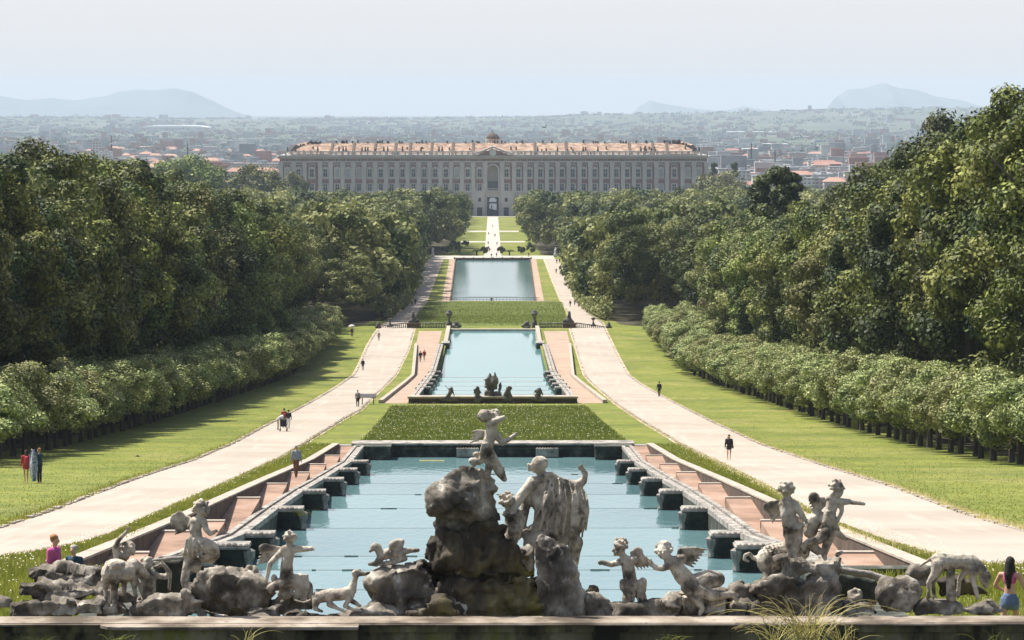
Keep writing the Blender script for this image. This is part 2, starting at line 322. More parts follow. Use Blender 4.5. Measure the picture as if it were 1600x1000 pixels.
# where the roads run off the frame near the fountain
# raised kerb stones, irregular
def kerb_run(poly, y0, y1, name):
    mb = MB(); y = y0; r = random.Random(3)
    while y < y1:
        l = r.uniform(.5, 1.1)*(1 if y < 400 else 1.6)
        if r.random() < .80:
            x0, x1 = xi(poly, y), xi(poly, y+l); w_ = r.uniform(.10, .17); h = r.uniform(.03, .10)
            mb.hexa((x0, y, gz(y)+h/2-.01), (x1, y+l, gz(y+l)+h/2-.01), w_*2, h+.05)
        y += l*1.05
    return mb
kb = MB()
for poly, o in ((RL, -.12), (RR, .12), (LL, -.12), (LR, .12)):
    q = kerb_run(off(poly, o), max(poly[0][0], 90), 900, 'k'); kb.add(q.v, q.f)
struct('kerb_stones', kb.mesh(), M['parapet'])
# garden axis beyond the last pool
C = lambda x: [(0, x), (3000, x)]
strips('esplanade', [(C(-21), C(21), 1252.5, 1290, .008)], M['pale'])
strips('garden_path', [(C(-3.0), C(3.0), 1290, 2143, .012), (C(-13), C(-3.05), 1500, 1525, .008), (C(3.05), C(13), 1500, 1525, .008), (C(-12), C(-3.05), 1720, 1745, .008), (C(3.05), C(12), 1720, 1745, .008), (C(-13), C(13), 2120, 2143, .008)], M['pale'])
# meadow panels
def quad_sheet(pts, h):
    g = [G(*p) for p in pts]; L = sorted([(g[0].y, g[0].x), (g[3].y, g[3].x)]); Rr = sorted([(g[1].y, g[1].x), (g[2].y, g[2].x)])
    y0 = max(L[0][0], Rr[0][0]); y1 = min(L[1][0], Rr[1][0]); return L, Rr, y0, y1, h
MEA = quad_sheet([(566, 690), (978, 690), (915, 636), (612, 636)], .004); MEB = quad_sheet([(640, 509), (888, 509), (880, 472), (660, 472)], .004)
MEA = (MEA[0], MEA[1], 282.5, MEA[3], .004)
strips('meadow', [MEA, MEB], M['meadow'])
# side walks of the lower pools
strips('pink_side_walk', [([(d, x) for d, x in ((396, 9.2), (633, 8.6))], [(396, 12.0), (520, 10.9), (560, 12.0), (600, 12.4), (633, 12.6)], 396, 628, .008), ([(396, -12.0), (520, -10.9), (560, -12.0), (633, -12.6)], [(396, -9.2), (633, -8.6)], 396, 628, .008),
        ([(1000, 11.5), (1250, 12.6)], [(1000, 13.8), (1250, 14.6)], 990, 1252, .008), ([(1000, -13.8), (1250, -14.6)], [(1000, -11.5), (1250, -12.6)], 990, 1252, .008)], M['sand'])
# ------------------------------------------------------------------ water and pool masonry
mwat = MB(); lipm = MB()
# front cascade : (lip distance, water drop up to that lip)
ST = [(86, 12.9), (98, 14.1), (113, 15.3), (130, 16.9), (145, 18.3), (167, 19.8), (189, 21.4), (212, 23.2), (233, 24.8), (254, 26.4), (280, 27.75)]
y0 = P1[0]; lips = []
for k, (d, dr) in enumerate(ST):
    z = ZC-dr; mwat.add([(-9.8, y0, z), (9.8, y0, z), (9.8, d, z), (-9.8, d, z)], [(0, 1, 2, 3)])
    if k < len(ST)-1:
        zn = ZC-ST[k+1][1]; lips.append((d, z, zn)); single('weir', MB().box(-9.75, 9.75, d, d+.07, zn-.5, z+.004).mesh(), M['pierdark'], 'low dark stone weir, %s of those stepping down the front pool' % ['nearest', 'second', 'third', 'fourth', 'fifth', 'sixth', 'seventh', 'eighth', 'ninth', 'farthest'][k], 'weir', 'weirs of the front pool', loc=(0, d, zn))
    y0 = d+.07
struct('water', mwat.mesh('water'), M['water'])
# block piers, side beams, terraces and parapets
def pier(sx, d, zt, zw, name, label, xin=8.55, xout=10.0, dep=1.3, grp='stone blocks beside the front cascade'):
    t = thing(name, label, 'stone block', (sx*(xin+xout)/2, d, zw-.6), grp)
    xa, xb = sorted((sx*xin, sx*xout)); k = (xout-xin)/1.43
    b = MB(); b.box(xa+.12*k, xb-.05, d-dep/2+.1, d+dep/2-.1, zw-1, zt-.14*k); b.box(xa+.05*k, xb-.03, d-dep/2+.04, d+dep/2-.04, zw+.0, zw+.15*k)
    me = b.mesh(); part('block', me, M['pierdark'], t)
    c = MB(); c.box(xa-.05, xb, d-dep/2-.05, d+dep/2+.05, zt-.14*k, zt-.06*k); c.box(xa, xb-.01, d-dep/2, d+dep/2, zt-.06*k, zt)
    n = 7
    for i in range(n):   # scalloped stones along the rim
        x = xa+(xb-xa)*(i+.5)/n; r = .10*k*random.uniform(.8, 1.25); c.lathe((x, d-dep/2+.12, zt-.03), [(r, 0), (r*.95, r*.5), (r*.5, r*.9)], 6, random.random())
    part('coping', c.mesh(), M['piertop'], t)
    s = MB(); xs = xa+.02 if sx > 0 else xb-.02; xs = sx*xin+sx*.0
    s.lathe((xs, d-dep/2+.15, zt-.75*k), [(.05, -.25*k), (.16*k, -.15*k), (.12*k, .1*k), (.2*k, .3*k), (.22*k, .55*k), (.1*k, .62*k)], 7)
    part('scroll', s.mesh(), M['piertop'], t)
    return t
BL = [(d, z) for d, z, _ in lips if d >= 113]
side = {1: 'right', -1: 'left'}
ordn = ['nearest', 'second', 'third', 'fourth', 'fifth', 'sixth', 'seventh', 'eighth', 'ninth']
for sx in (-1, 1):
    for i, (d, zw) in enumerate([(l[0], l[1]) for l in lips if l[0] >= 113]):
        pier(sx, d, zw+.96, zw, 'stone_pier', 'mossy black stone block jutting into the front pool, %s of the %s side' % (ordn[i], side[sx]))
    # sloping beams
    for kk, (a, b) in enumerate(zip([78]+[l[0] for l in lips], [l[0] for l in lips]+[280])):
        pass
    zt = lambda d: float(np.interp(d, [78]+[l[0] for l in lips]+[280], [ZC-12.4+1.0]+[l[1]+.95 for l in lips]+[ZC-27.75+.95]))
    t = thing('side_wall', 'grooved stone side wall sloping down the %s edge of the front pool' % side[sx], 'pool wall', (sx*10, 180, gz(180)-2))
    wv = MB(); co = MB()
    ds = [96]+[l[0] for l in lips if l[0] > 97]+[280]
    for a, b in zip(ds, ds[1:]):
        x0, x1 = sorted((sx*9.7, sx*10.5)); za, zb = zt(a), zt(b)
        wv.box(x0, x1, a, b, za-2.6, za-.2, zb-3.2, zb-.2)
        for j in range(3):
            u0, u1 = sorted((sx*(9.68+j*.28), sx*(9.68+j*.28+.23))); co.box(u0, u1, a+.05, b-.05, za-.25, za-[.02, .10, .02][j], zb-.25, zb-[.02, .10, .02][j])
    part('wall_body', wv.mesh(), M['pierdark'], t); part('grooved_coping', co.mesh(), M['piertop'], t)
    YP = [96]+[y for y in YN if 96 < y < 280]+[280]
    tr = MB(); pr = MB(); eds = []; pc = MB()
    for a, b in zip(ds, ds[1:]):
        za, zb = zt(a)-.30, zt(b)-.30; x0, x1 = sorted((sx*10.5, sx*11.65)); mid = min(gz(b)-.12, zb+.75)
        tr.box(x0, x1, a+.3, b, zb-1.5, mid+.05, zb-1.5, mid)           # nearly level tread
        tr.box(x0, x1, a, a+.3, zb-1.5, mid+.02)
        eds.append(MB().box(x0, x1, b-.35, b+.004, mid-.3, mid+.06))
        pass
    for a, b in zip(YP, YP[1:]):
        za, zb = zt(a)-.30, zt(b)-.30; u0, u1 = sorted((sx*11.65, sx*12.1)); pr.box(u0, u1, a, b, za-3, gz(a)+.02, zb-3, gz(b)+.02); u0, u1 = sorted((sx*11.62, sx*12.14)); pc.box(u0, u1, a, b, gz(a)+.02, gz(a)+.09, gz(b)+.02, gz(b)+.09)
    tt = thing('terraced_walk', 'terracotta walk stepping down beside the %s edge of the front pool' % side[sx], 'path', (sx*11.3, 180, gz(180)-2))
    part('tread', tr.mesh(), M['terra'], tt); [part('stone_nosing', e_.mesh(), M['parapet'], tt) for e_ in eds]
    pt = thing('parapet', 'low sloping stone parapet between grass and terracotta walk, %s side' % side[sx], 'parapet', (sx*12.4, 180, gz(180)-2)); part('wall_body', pr.mesh(), M['wallbrown'], pt); part('coping', pc.mesh(), M['parapet'], pt)  # wall body browned to put the inner face's shade into the colour
for sx in (-1, 1):
    yy_ = [69.75]+[y for y in YN if 69.75 < y < 96]+[96.3]; bw = MB(); cw_ = MB(); u0, u1 = sorted((sx*7.9, sx*8.5)); v0, v1 = sorted((sx*7.8, sx*8.75))
    for a, b in zip(yy_, yy_[1:]): bw.box(u0, u1, a, b, gz(a)-3.5, gz(a)+.1, gz(b)-3.5, gz(b)+.1); cw_.box(v0, v1, a, b, gz(a)+.1, gz(a)+.24, gz(b)+.1, gz(b)+.24)
    u0, u1 = sorted((sx*8.5, sx*12.0)); bw.box(u0, u1, 95.9, 96.3, gz(96)-3.5, gz(96)+.1); cw_.box(u0, u1, 95.7, 96.4, gz(96)+.1, gz(96)+.24)
    nt_ = thing('edge_wall', 'dark mossy wall with weathered coping at the near %s edge of the front pool' % side[sx], 'pool wall', (sx*8.2, 83, gz(83)-2)); part('wall_body', bw.mesh(), M['pierdark'], nt_); part('coping', cw_.mesh(), M['pierdark'], nt_)
# far end wall of the front pool
zwf = ZC-27.75; zc = ZC-26.75
t = thing('end_wall', 'dark moulded wall closing the far end of the front pool', 'pool wall', (0, 280.5, zwf-1))
b = MB(); b.box(-10.6, 10.6, 280, 281.6, zwf-1.5, zc-.42); part('wall_body', b.mesh(), M['pierdark'], t)
b = MB(); b.box(-10.3, 10.3, 279.8, 282, zc-.42, zc-.28); b.box(-10.6, 10.6, 279.93, 281.95, zc-.28, zc-.10); part('moulding', b.mesh(), M['pierdark'], t)
b = MB(); b.box(-10.7, 10.7, 279.7, 282.2, zc-.10, zc+.04); part('coping', b.mesh(), M['piertop'], t)
for x in (-1.9, 4.1):
    b = MB(); b.box(x-.85, x+.85, 279.2, 279.7, zc-.95, zc-.32)
    for i in range(8): b.lathe((x-.75+i*.21, 279.25, zc-.36), [(.10, 0), (.09, .07), (.03, .12)], 6)
    part('spout_bracket', b.mesh(), M['piertop'], t)
for sx in (-1, 1):
    x0, x1 = sorted((sx*7.7, sx*10.4)); b = MB(); b.box(x0, x1, 277.6, 279.9, zwf-1, zc-.15); b.box(x0-.06, x1+.06, 277.5, 279.9, zc-.15, zc+.02); part('corner_block', b.mesh(), M['pierdark'], t)
# wooden plank floating
single('floating_plank', MB().box(-5.5, -3.6, 276.5, 276.8, zwf-.03, zwf+.06).mesh(), M['dryblade'], 'yellowish plank floating before the far end wall of the front pool', 'plank', loc=(-4.6, 276.6, zwf))
# thin dark float lines lie on the weirs : strings of weed
wd = MB(); r = random.Random(5)
for d, z, zn in lips:
    for i in range(r.randrange(2, 9)):
        x = r.uniform(-9, 9); l = r.uniform(.1, .7); wd.box(x, x+l, d-.09, d-.02, z-.02, z+.035)
struct('pond_weed', wd.mesh(), M['pierdark'], 'stuff')
# middle pool
S2 = [(398, 33.45), (426, 35.0), (444, 36.0), (464, 37.1), (486, 38.3), (509, 39.5), (633, 41.2)]
m2 = MB(); y0 = P2[0]; l2 = MB(); lips2 = []
for k, (d, dr) in enumerate(S2):
    z = ZC-dr; hw = 8.2; m2.add([(-hw, y0, z), (hw, y0, z), (hw, d, z), (-hw, d, z)], [(0, 1, 2, 3)])
    if k < len(S2)-1: single('weir', MB().box(-7.9, 7.9, d, d+.4, ZC-S2[k+1][1]-.5, z+.02).mesh(), M['parapet'], 'pale stone weir, %s of those at the near end of the middle pool' % ['nearest', 'second', 'third', 'fourth', 'fifth', 'farthest'][k], 'weir', 'weirs of the middle pool', loc=(0, d, z-1)); lips2.append((d, z))
    y0 = d+.4
struct('middle_pool_water', m2.mesh(), M['water2'])
for sx in (-1, 1):
    for i, (d, zw) in enumerate(lips2[1:]):
        pier(sx, d, zw+.85, zw, 'stone_pier', 'dark stone block beside the middle pool, %s of the %s side' % (ordn[i], side[sx]), 7.15, 8.9, 1.6, 'stone blocks beside the middle pool')
    pier(sx, 592, ZC-41.2+.95, ZC-41.2, 'stone_pier', 'single dark block at the narrow far end of the middle pool, %s side' % side[sx], 6.9, 8.2, 5, 'stone blocks beside the middle pool')
    ds = [396]+[x[0] for x in lips2]+[590]; zs = [ZC-32.7]+[x[1]+.8 for x in lips2]+[ZC-41.2+.8]
    wv = MB(); co = MB(); pp = MB()
    for a, b, za, zb in zip(ds, ds[1:], zs, zs[1:]):
        x0, x1 = sorted((sx*7.9, sx*8.7)); wv.box(x0, x1, a, b, za-2.5, za-.1, zb-2.5, zb-.1)
        for j in range(2):
            u0, u1 = sorted((sx*(7.88+j*.45), sx*(7.88+j*.45+.36))); co.box(u0, u1, a, b, za-.15, za, zb-.15, zb)
    for a, b in zip(ds, ds[1:]):
        u0, u1 = xi([(396, 12.0), (520, 10.9), (560, 12.0), (633, 12.6)], a), xi([(396, 12.0), (520, 10.9), (560, 12.0), (633, 12.6)], b)
        pp.hexa((sx*u0, a, gz(a)+.12), (sx*u1, b, gz(b)+.12), .45, .5)
    t = thing('side_wall', 'pale stone side wall along the %s edge of the middle pool' % side[sx], 'pool wall', (sx*8.3, 500, gz(500)-2))
    part('wall_body', wv.mesh(), M['wallbrown'], t); part('coping', co.mesh(), M['piertop'], t)
    single('parapet', pp.mesh(), M['parapet'], 'low kerb wall between grass and pink walk, %s side of the middle pool' % side[sx], 'parapet', loc=(sx*12, 480, gz(480)))
    # narrow far neck walls
    b = MB(); x0, x1 = sorted((sx*7.25, sx*7.9)); b.box(x0, x1, 592, 634, ZC-43, ZC-40.3); single('neck_wall', b.mesh(), M['parapet'], 'pale straight wall flanking the narrow far end of the middle pool, %s side' % side[sx], 'pool wall', loc=(sx*7.6, 613, ZC-43))
b = MB(); b.box(-9.0, 9.0, 394.6, 396, ZC-35, ZC-32.85); bb = MB(); bb.box(-9.1, 9.1, 394.4, 396.1, ZC-32.85, ZC-32.65)
t = thing('near_wall', 'reddish brown wall under the statues at the near end of the middle pool', 'pool wall', (0, 395, ZC-34)); part('wall_body', b.mesh(), M['wallbrown'], t); part('coping', bb.mesh(), M['parapet'], t)
b = MB(); b.box(-7.5, 7.5, 633, 634.5, ZC-43, ZC-40.85); single('end_wall', b.mesh(), M['parapet'], 'pale edge closing the far end of the middle pool below the second meadow', 'pool wall', loc=(0, 633, ZC-43))
# far pool
z3 = ZC-57.35
struct('far_pool_water', MB().add([(-11.4, 1000, z3), (11.4, 1000, z3), (12.5, 1250, z3), (-12.5, 1250, z3)], [(0, 1, 2, 3)]).mesh(), M['water3'])
b = MB()
for sx in (-1, 1):
    b.add([(sx*11.4, 1000, z3-.5), (sx*12.5, 1250, z3-.5), (sx*12.5, 1250, ZC-57.0), (sx*11.4, 1000, ZC-56.8)], [(0, 1, 2, 3)])
    b.hexa((sx*11.5, 1000, ZC-56.85), (sx*12.6, 1250, ZC-57.02), .35, .25)
b.box(-12.5, 12.5, 1250, 1251, z3-1, ZC-56.9)
single('pool_rim', b.mesh(), M['wallbrown'], 'dark rim wall round three sides of the far pool', 'pool wall', loc=(0, 1125, z3))
# iron railing over the near end of far pool
t = thing('railing', 'thin dark iron railing across the near end of the far pool', 'railing', (0, 998, gz(998)))
b = MB()
for x in np.arange(-12.5, 12.6, .9):
    b.box(x-.04, x+.04, 997.9, 998.1, gz(998), gz(998)+.9)
part('post', b.mesh(), M['iron'], t)['kind'] = 'stuff'
b = MB(); b.box(-12.6, 12.6, 997.93, 998.07, gz(998)+.85, gz(998)+.95); b.box(-7, 7, 997.93, 998.07, gz(998)+1.05, gz(998)+1.13); b.box(-12.6, 12.6, 997.95, 998.05, gz(998)+.4, gz(998)+.46); part('rail', b.mesh(), M['iron'], t)
b = MB(); b.box(-16, 16, 993, 994, gz(994)-.3, gz(994)+.16); struct('pale_kerb', b.mesh(), M['parapet'])
b = MB(); b.box(-13, 13, 1251.2, 1251.5, gz(1251), gz(1251)+.5)
for x in np.linspace(-13, 13, 9): b.box(x-.15, x+.15, 1251.1, 1251.6, gz(1251), gz(1251)+.75)
single('low_fence', b.mesh(), M['iron'], 'low dark barrier along the far edge of the far pool', 'fence', loc=(0, 1251.3, gz(1251)))
# ------------------------------------------------------------------ hills and plain
def ridge(name, pts, d, depth, m):
    vs = []; fs = []; nx = 160; ny = 12
    x0, x1 = pts[0][0], pts[-1][0]
    for j in range(ny+1):
        v = j/ny*2-1; prof = (1-abs(v))**.6
        for i in range(nx+1):
            px = x0+(x1-x0)*i/nx; py = float(np.interp(px, [p[0] for p in pts], [p[1] for p in pts]))
            top = W(px, py, d); dd = d+v*depth; base = ZC-float(np.interp(dd, PD, PZ))-3
            n = noise.noise(Vector((px*.02, v*3, d*.001)))*.12+1+noise.noise(Vector((px*.15, v*5, 3.)))*.04
            vs.append((top.x*(1+v*.0), dd, base+max(0, (top.z-base))*min(1.0, prof*n if abs(v) > .01 else 1)))
    for j in range(ny):
        for i in range(nx): a = j*(nx+1)+i; fs.append((a, a+1, a+nx+2, a+nx+1))
    me = bpy.data.meshes.new(name); me.from_pydata(vs, [], fs); me.update()
    return struct(name, me, m, smooth=True)
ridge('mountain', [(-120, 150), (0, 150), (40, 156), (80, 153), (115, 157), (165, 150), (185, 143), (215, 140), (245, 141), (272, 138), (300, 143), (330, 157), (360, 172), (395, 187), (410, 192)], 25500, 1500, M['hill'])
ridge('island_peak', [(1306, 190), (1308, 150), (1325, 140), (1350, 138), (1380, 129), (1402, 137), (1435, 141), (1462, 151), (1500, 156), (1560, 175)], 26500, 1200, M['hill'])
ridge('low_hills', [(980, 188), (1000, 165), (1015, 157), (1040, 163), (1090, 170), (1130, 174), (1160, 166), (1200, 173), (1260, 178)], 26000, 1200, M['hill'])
ridge('city_ridge', [(-100, 184), (200, 185), (400, 188), (560, 188), (700, 186), (850, 184), (930, 180), (1100, 177), (1220, 174), (1320, 171), (1500, 168), (1700, 168)], 17500, 4500, M['plain'])
# ------------------------------------------------------------------ palace
def build_palace():
    D = 2145.0; Z0 = gz(D); S = D/F
    X = lambda px: (px-770)*S
    Z = lambda py: W(770, py, D).z
    xl, xr = X(437), X(1105); depth = 190
    P = thing('palace', 'long grey and brick palace with terracotta roof and central pediment closing the axis', 'palace', (0, D, Z0))
    zs, zp, zc, zb = Z(301), Z(254), Z(244), Z(236.5)
    zf = Z0-2
    b = MB(); b.box(xl, xr, D, D+depth, zf, zs); 
    for a_, c_ in ((437, 478), (1063, 1105)): b.box(X(a_), X(c_), D-1.6, D+.5, zf, zs-.02)
    b.box(X(737), X(757.2), D-1.2, D+.5, zf, zs-.01); b.box(X(783), X(803), D-1.2, D+.5, zf, zs-.01)
    part('ground_storey', b.mesh(), M['palace_stone'], P)
    b = MB(); b.box(xl, X(761.5), D+.3, D+depth, zs, zp); b.box(X(778.5), xr, D+.3, D+depth, zs, zp); b.box(X(761.5), X(778.5), D+4, D+depth, zs, zp)
    b.box(X(761.5), X(778.5), D+.3, D+4, Z(259), zp)
    part('brick_wall', b.mesh(), M['palace_brick'], P)
    b = MB(); b.box(xl-.6, xr+.6, D-.9, D+2, zs, zs+1.0); part('string_course', b.mesh(), M['palace_stone'], P)
    b = MB(); b.box(xl, xr, D-.1, D+depth, zp, Z(251.6)); part('architrave', b.mesh(), M['palace_stone'], P)
    b = MB(); b.box(xl+.2, xr-.2, D+.2, D+depth, Z(251.6), Z(248.2)); part('frieze', b.mesh(), M['palace_brick'], P)
    b = MB(); b.box(xl-.3, xr+.3, D-.3, D+depth, Z(248.2), Z(246.4)); b.box(xl-1, xr+1, D-1.2, D+depth+1, Z(246.4), Z(244.8)); b.box(xl-1.8, xr+1.8, D-2.2, D+depth+1, Z(244.8), zc); part('cornice', b.mesh(), M['palace_stone'], P)
    b = MB()
    n = 68; 
    for i in range(n+1):
        x = xl+(xr-xl)*i/n; b.box(x-.55, x+.55, D-1.2, D-.2, zc, zb+.25)
    b.box(xl, xr, D-1.1, D-.35, zb-.5, zb+.1); b.box(xl, xr, D-1.1, D-.35, zc, zc+.5)
    for i in range(330):
        x = xl+(xr-xl)*(i+.5)/330; b.box(x-.16, x+.16, D-.95, D-.55, zc+.4, zb-.4)
    part('roof_balustrade', b.mesh(), M['palace_stone'], P)
    # roofs
    zr = Z(223.2)-.5; y0, y1 = D+5, D+28
    xa, xb = X(480), X(1066); e0, e1 = X(447), X(1096)
    b = MB(); b.add([(e0, y0, zc+1), (e1, y0, zc+1), (xb, y1, zr), (xa, y1, zr), (e0, y1+23, zc+1), (e1, y1+23, zc+1)], [(0, 1, 2, 3), (3, 2, 5, 4), (0, 3, 4), (1, 5, 2), (0, 4, 5, 1)])
    for sx, xx in ((-1, e0), (1, e1)):
        xq = (xa-8 if sx < 0 else xb+8)
        b.add([(xx, y0+20, zc+1), (xx, D+depth-4, zc+1), (xq, D+depth-20, zr-1), (xq, y1, zr-1), (xq-sx*20, y0+40, zc+1)], [(0, 1, 2, 3), (3, 2, 4)])
    rf = part('roof', b.mesh(), M['roof'], P)
    r = random.Random(11); ch = MB(); dk = MB()
    for px in (517, 551, 585, 617, 640, 674, 707, 739, 836, 885, 985, 1022, 1044):
        x = X(px); k = 0
        dk = MB(); dk.add([(x-.7, y0+1, zc+1.6), (x+.7, y0+1, zc+1.6), (x+.7, y1+.2, zr+.9), (x-.7, y1+.2, zr+.9), (x-.7, y0+1, zc+.6), (x+.7, y0+1, zc+.6), (x+.7, y1+.2, zr-.2), (x-.7, y1+.2, zr-.2)], [(3, 2, 1, 0), (0, 1, 5, 4), (1, 2, 6, 5), (2, 3, 7, 6), (3, 0, 4, 7), (4, 5, 6, 7)]); part('roof_divider', dk.mesh(), M['wallbrown'], rf)
    for i in range(60):
        x = r.uniform(xa, xb); h = r.uniform(.8, 1.8); ch.box(x-.5, x+.5, y1-.6, y1+.6, zr-.5, zr+h)
    for i in range(34):
        x = r.uniform(xa-6, xb+4); t_ = r.uniform(0, .5); z_ = zc+1+(zr-zc-1)*t_; y_ = y0+(y1-y0)*t_; ch.box(x-.45, x+.45, y_-.5, y_+.5, z_-.5, z_+r.uniform(1, 2.2))
    for xx, sg in ((xa, 1), (xb, -1)):
        for i in range(22):
            t_ = r.uniform(-.5, .75); tt_ = max(0, t_); x = xx-sg*t_*12; zq = zr-(zr-zc-1)*tt_; ch.box(x-.5, x+.5, y1-2-tt_*12, y1-1-tt_*12, zq-3, zq+r.uniform(.5, 1.8))
    part('chimneys', ch.mesh(), M['wallbrown'], rf)['kind'] = 'stuff'
    # pilasters
    pl = [85, 172, 250, 358, 432, 514, 588, 663, 740, 815, 891, 965, 1042, 1117, 1192, 1267, 1342, 1420, 1503]
    pls = [420+x/4.444 for x in pl]; pls = pls+[1540-p for p in pls]
    for p in pls:
        x = X(p)+(0 if p < 770 else 1.0); b = MB(); b.box(x-1.15, x+1.15, D-.7, D+.4, zs+1.0, zp); b.box(x-1.4, x+1.4, D-.85, D+.4, zp-2.2, zp-.05); b.box(x-1.35, x+1.35, D-.85, D+.4, zs+1.0, zs+2.0)
        part('pilaster', b.mesh(), M['palace_stone'], P)
    wn = [130, 207, 300, 393, 476, 552, 627, 702, 778, 853, 929, 1005, 1080, 1156, 1230, 1306, 1381, 1464]
    wns = [420+x/4.444 for x in wn]; blind = {0, 4, 5, 6, 15}; blr = {0, 1, 3}
    allw = [(p, i in blind, False) for i, p in enumerate(wns)]+[(1541-p, i in blr, i in (1, 2, 3)) for i, p in enumerate(wns)]
    def window(p, zt, zb_, bl, arch):
        x = X(p); w_ = 1.1; t = MB()
        t.box(x-w_-.75, x-w_, D-.15, D+.31, zb_-.6, zt); t.box(x+w_, x+w_+.75, D-.15, D+.31, zb_-.6, zt); t.box(x-w_, x+w_, D-.12, D+.31, zt-.5, zt)
        t.box(x-w_-.95, x+w_+.95, D-.4, D+.31, zb_-1.0, zb_-.5)
        if arch: t.box(x-w_-.95, x+w_+.95, D-.45, D+.3, zt, zt+.45); t.add([(x-w_-.9, D-.3, zt+.45), (x+w_+.9, D-.3, zt+.45), (x, D-.3, zt+1.35), (x-w_-.9, D+.3, zt+.45), (x+w_+.9, D+.3, zt+.45), (x, D+.3, zt+1.35)], [(0, 1, 2), (0, 2, 5, 3), (1, 4, 5, 2)])
        t.box(x-.09, x+.09, D-.05, D+.1, zb_-.5, zt-.5); zm = (zt+zb_)/2; t.box(x-w_, x-.09, D-.04, D+.1, zm-.11, zm+.11); t.box(x+.09, x+w_, D-.04, D+.1, zm-.11, zm+.11)
        f = part('window', t.mesh(), M['palace_stone'], P)
        g = MB().box(x-w_, x+w_, D+.1, D+.29, zb_-.5, zt-.5); part('pane', g.mesh(), M['blind' if bl else 'glass'], f)
    for p, bl, nar in allw:
        window(p, Z(263.5), Z(275), bl, True); window(p, Z(286.5), Z(296.5), bl and nar, False)
    for p, bl, nar in allw:
        x = X(p); b = MB(); b.box(x-2.2, x+2.2, D+.12, D+.31, Z(280.2), Z(277.6)); b.box(x-1.9, x-1.55, D+.15, D+.31, Z(277.6), Z(256)); b.box(x+1.55, x+1.9, D+.15, D+.31, Z(277.6), Z(256)); b.box(x-1.9, x+1.9, D+.15, D+.31, Z(257.5), Z(256)); part('window_panel', b.mesh(), M['palace_stone'], P)
    b = MB(); g = MB()
    for p, bl, nar in allw:
        x = X(p); g.box(x-.75, x+.75, D-.02, D+.19, Z(251.3), Z(248.5)); b.box(x-1.1, x-.75, D-.05, D+.19, Z(251.5), Z(248.3)); b.box(x+.75, x+1.1, D-.05, D+.19, Z(251.5), Z(248.3)); b.box(x-.12, x+.12, D-.1, D-.03, Z(251.3), Z(248.5))
    a_ = part('attic_window_frames', b.mesh(), M['palace_stone'], P); a_['kind'] = 'stuff'; part('panes', g.mesh(), M['glass'], a_)['kind'] = 'stuff'
    # pediment
    xa, xb = X(738.5), X(802.5); za = Z(243.5); zt = Z(229.5)
    b = MB(); b.add([(xa+2, D-1.5, za+.3), (xb-2, D-1.5, za+.3), (0, D-1.5, zt-1.2), (xa+2, D+4, za+.3), (xb-2, D+4, za+.3), (0, D+4, zt-1.2)], [(0, 1, 2), (5, 4, 3), (0, 2, 5, 3), (1, 4, 5, 2), (0, 3, 4, 1)])
    pd = part('pediment', b.mesh(), M['palace_brick'], P)
    b = MB()
    for s, xx in ((1, xa), (-1, xb)): b.add([(xx, D-2.6, za+.1), (xx, D+5, za+.1), (0, D+5, zt-.6), (0, D-2.6, zt-.6), (xx, D-2.6, za+1.1), (xx, D+5, za+1.1), (0, D+5, zt+.5), (0, D-2.6, zt+.5)], BOXF)
    part('raking_cornice', b.mesh(), M['palace_stone'], pd)
    b = MB(); vs = []; n = 16
    for j in (0, 1):
        for i in range(n): t_ = 2*math.pi*i/n; vs.append((math.cos(t_)*2, D-1.9+j*.5, Z(238.5)+math.sin(t_)*2))
    b.add(vs, [tuple(reversed(range(n))), tuple(range(n, 2*n))]+[(i, (i+1) % n, n+(i+1) % n, n+i) for i in range(n)]); part('clock_roundel', b.mesh(), M['marble'], pd)
    # great arch
    b = MB(); n = 12; cxz = Z(266.5); r0, r1 = 3.1, 4.0
    for i in range(n):
        a0, a1 = math.pi*i/n, math.pi*(i+1)/n
        q = [(r0, a0), (r1, a0), (r1, a1), (r0, a1)]
        b.add([(rr*math.cos(a), D-.5, cxz+rr*math.sin(a)) for rr, a in q]+[(rr*math.cos(a), D+.6, cxz+rr*math.sin(a)) for rr, a in q], [(0, 1, 2, 3), (7, 6, 5, 4), (0, 3, 7, 4), (1, 5, 6, 2)])
    b.box(-4.0, -3.1, D-.5, D+.5, zs+1, cxz); b.box(3.1, 4.0, D-.5, D+.5, zs+1, cxz); ar = part('great_arch', b.mesh(), M['palace_stone'], P)
    b = MB()
    for i in range(n):
        a0, a1 = math.pi*i/n, math.pi*(i+1)/n
        xx0, xx1 = sorted((3.1*math.cos(a0), 3.1*math.cos(a1)))
    b.box(-3.1, 3.1, D+3.7, D+3.95, Z(284), Z(257)); part('arch_niche', b.mesh(), M['palace_stone'], ar)
    b = MB(); b.box(-3.1, 3.1, D+.8, D+1.0, zs+1, Z(285)); part('arch_window', b.mesh(), M['glass'], ar)
    b = MB(); b.box(-3.8, 3.8, D-1.5, D-.9, zs+.9, zs+1.3); 
    for i in range(12): b.box(-3.6+i*.6, -3.45+i*.6, D-1.4, D-1.25, zs+1.3, zs+2.4)
    b.box(-3.8, 3.8, D-1.45, D-1.2, zs+2.4, zs+2.6); part('balcony', b.mesh(), M['palace_stone'], ar)
    # gate and doors
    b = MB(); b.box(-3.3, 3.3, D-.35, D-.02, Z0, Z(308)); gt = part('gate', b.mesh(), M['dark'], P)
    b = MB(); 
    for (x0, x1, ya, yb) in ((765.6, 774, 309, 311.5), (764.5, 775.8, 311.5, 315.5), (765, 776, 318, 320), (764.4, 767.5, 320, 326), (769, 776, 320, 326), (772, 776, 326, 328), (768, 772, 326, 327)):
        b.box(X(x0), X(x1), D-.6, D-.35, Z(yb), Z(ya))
    part('painted_far_light', b.mesh(), M['white'], gt)  # white slabs on the gate imitate light from the passage's far end
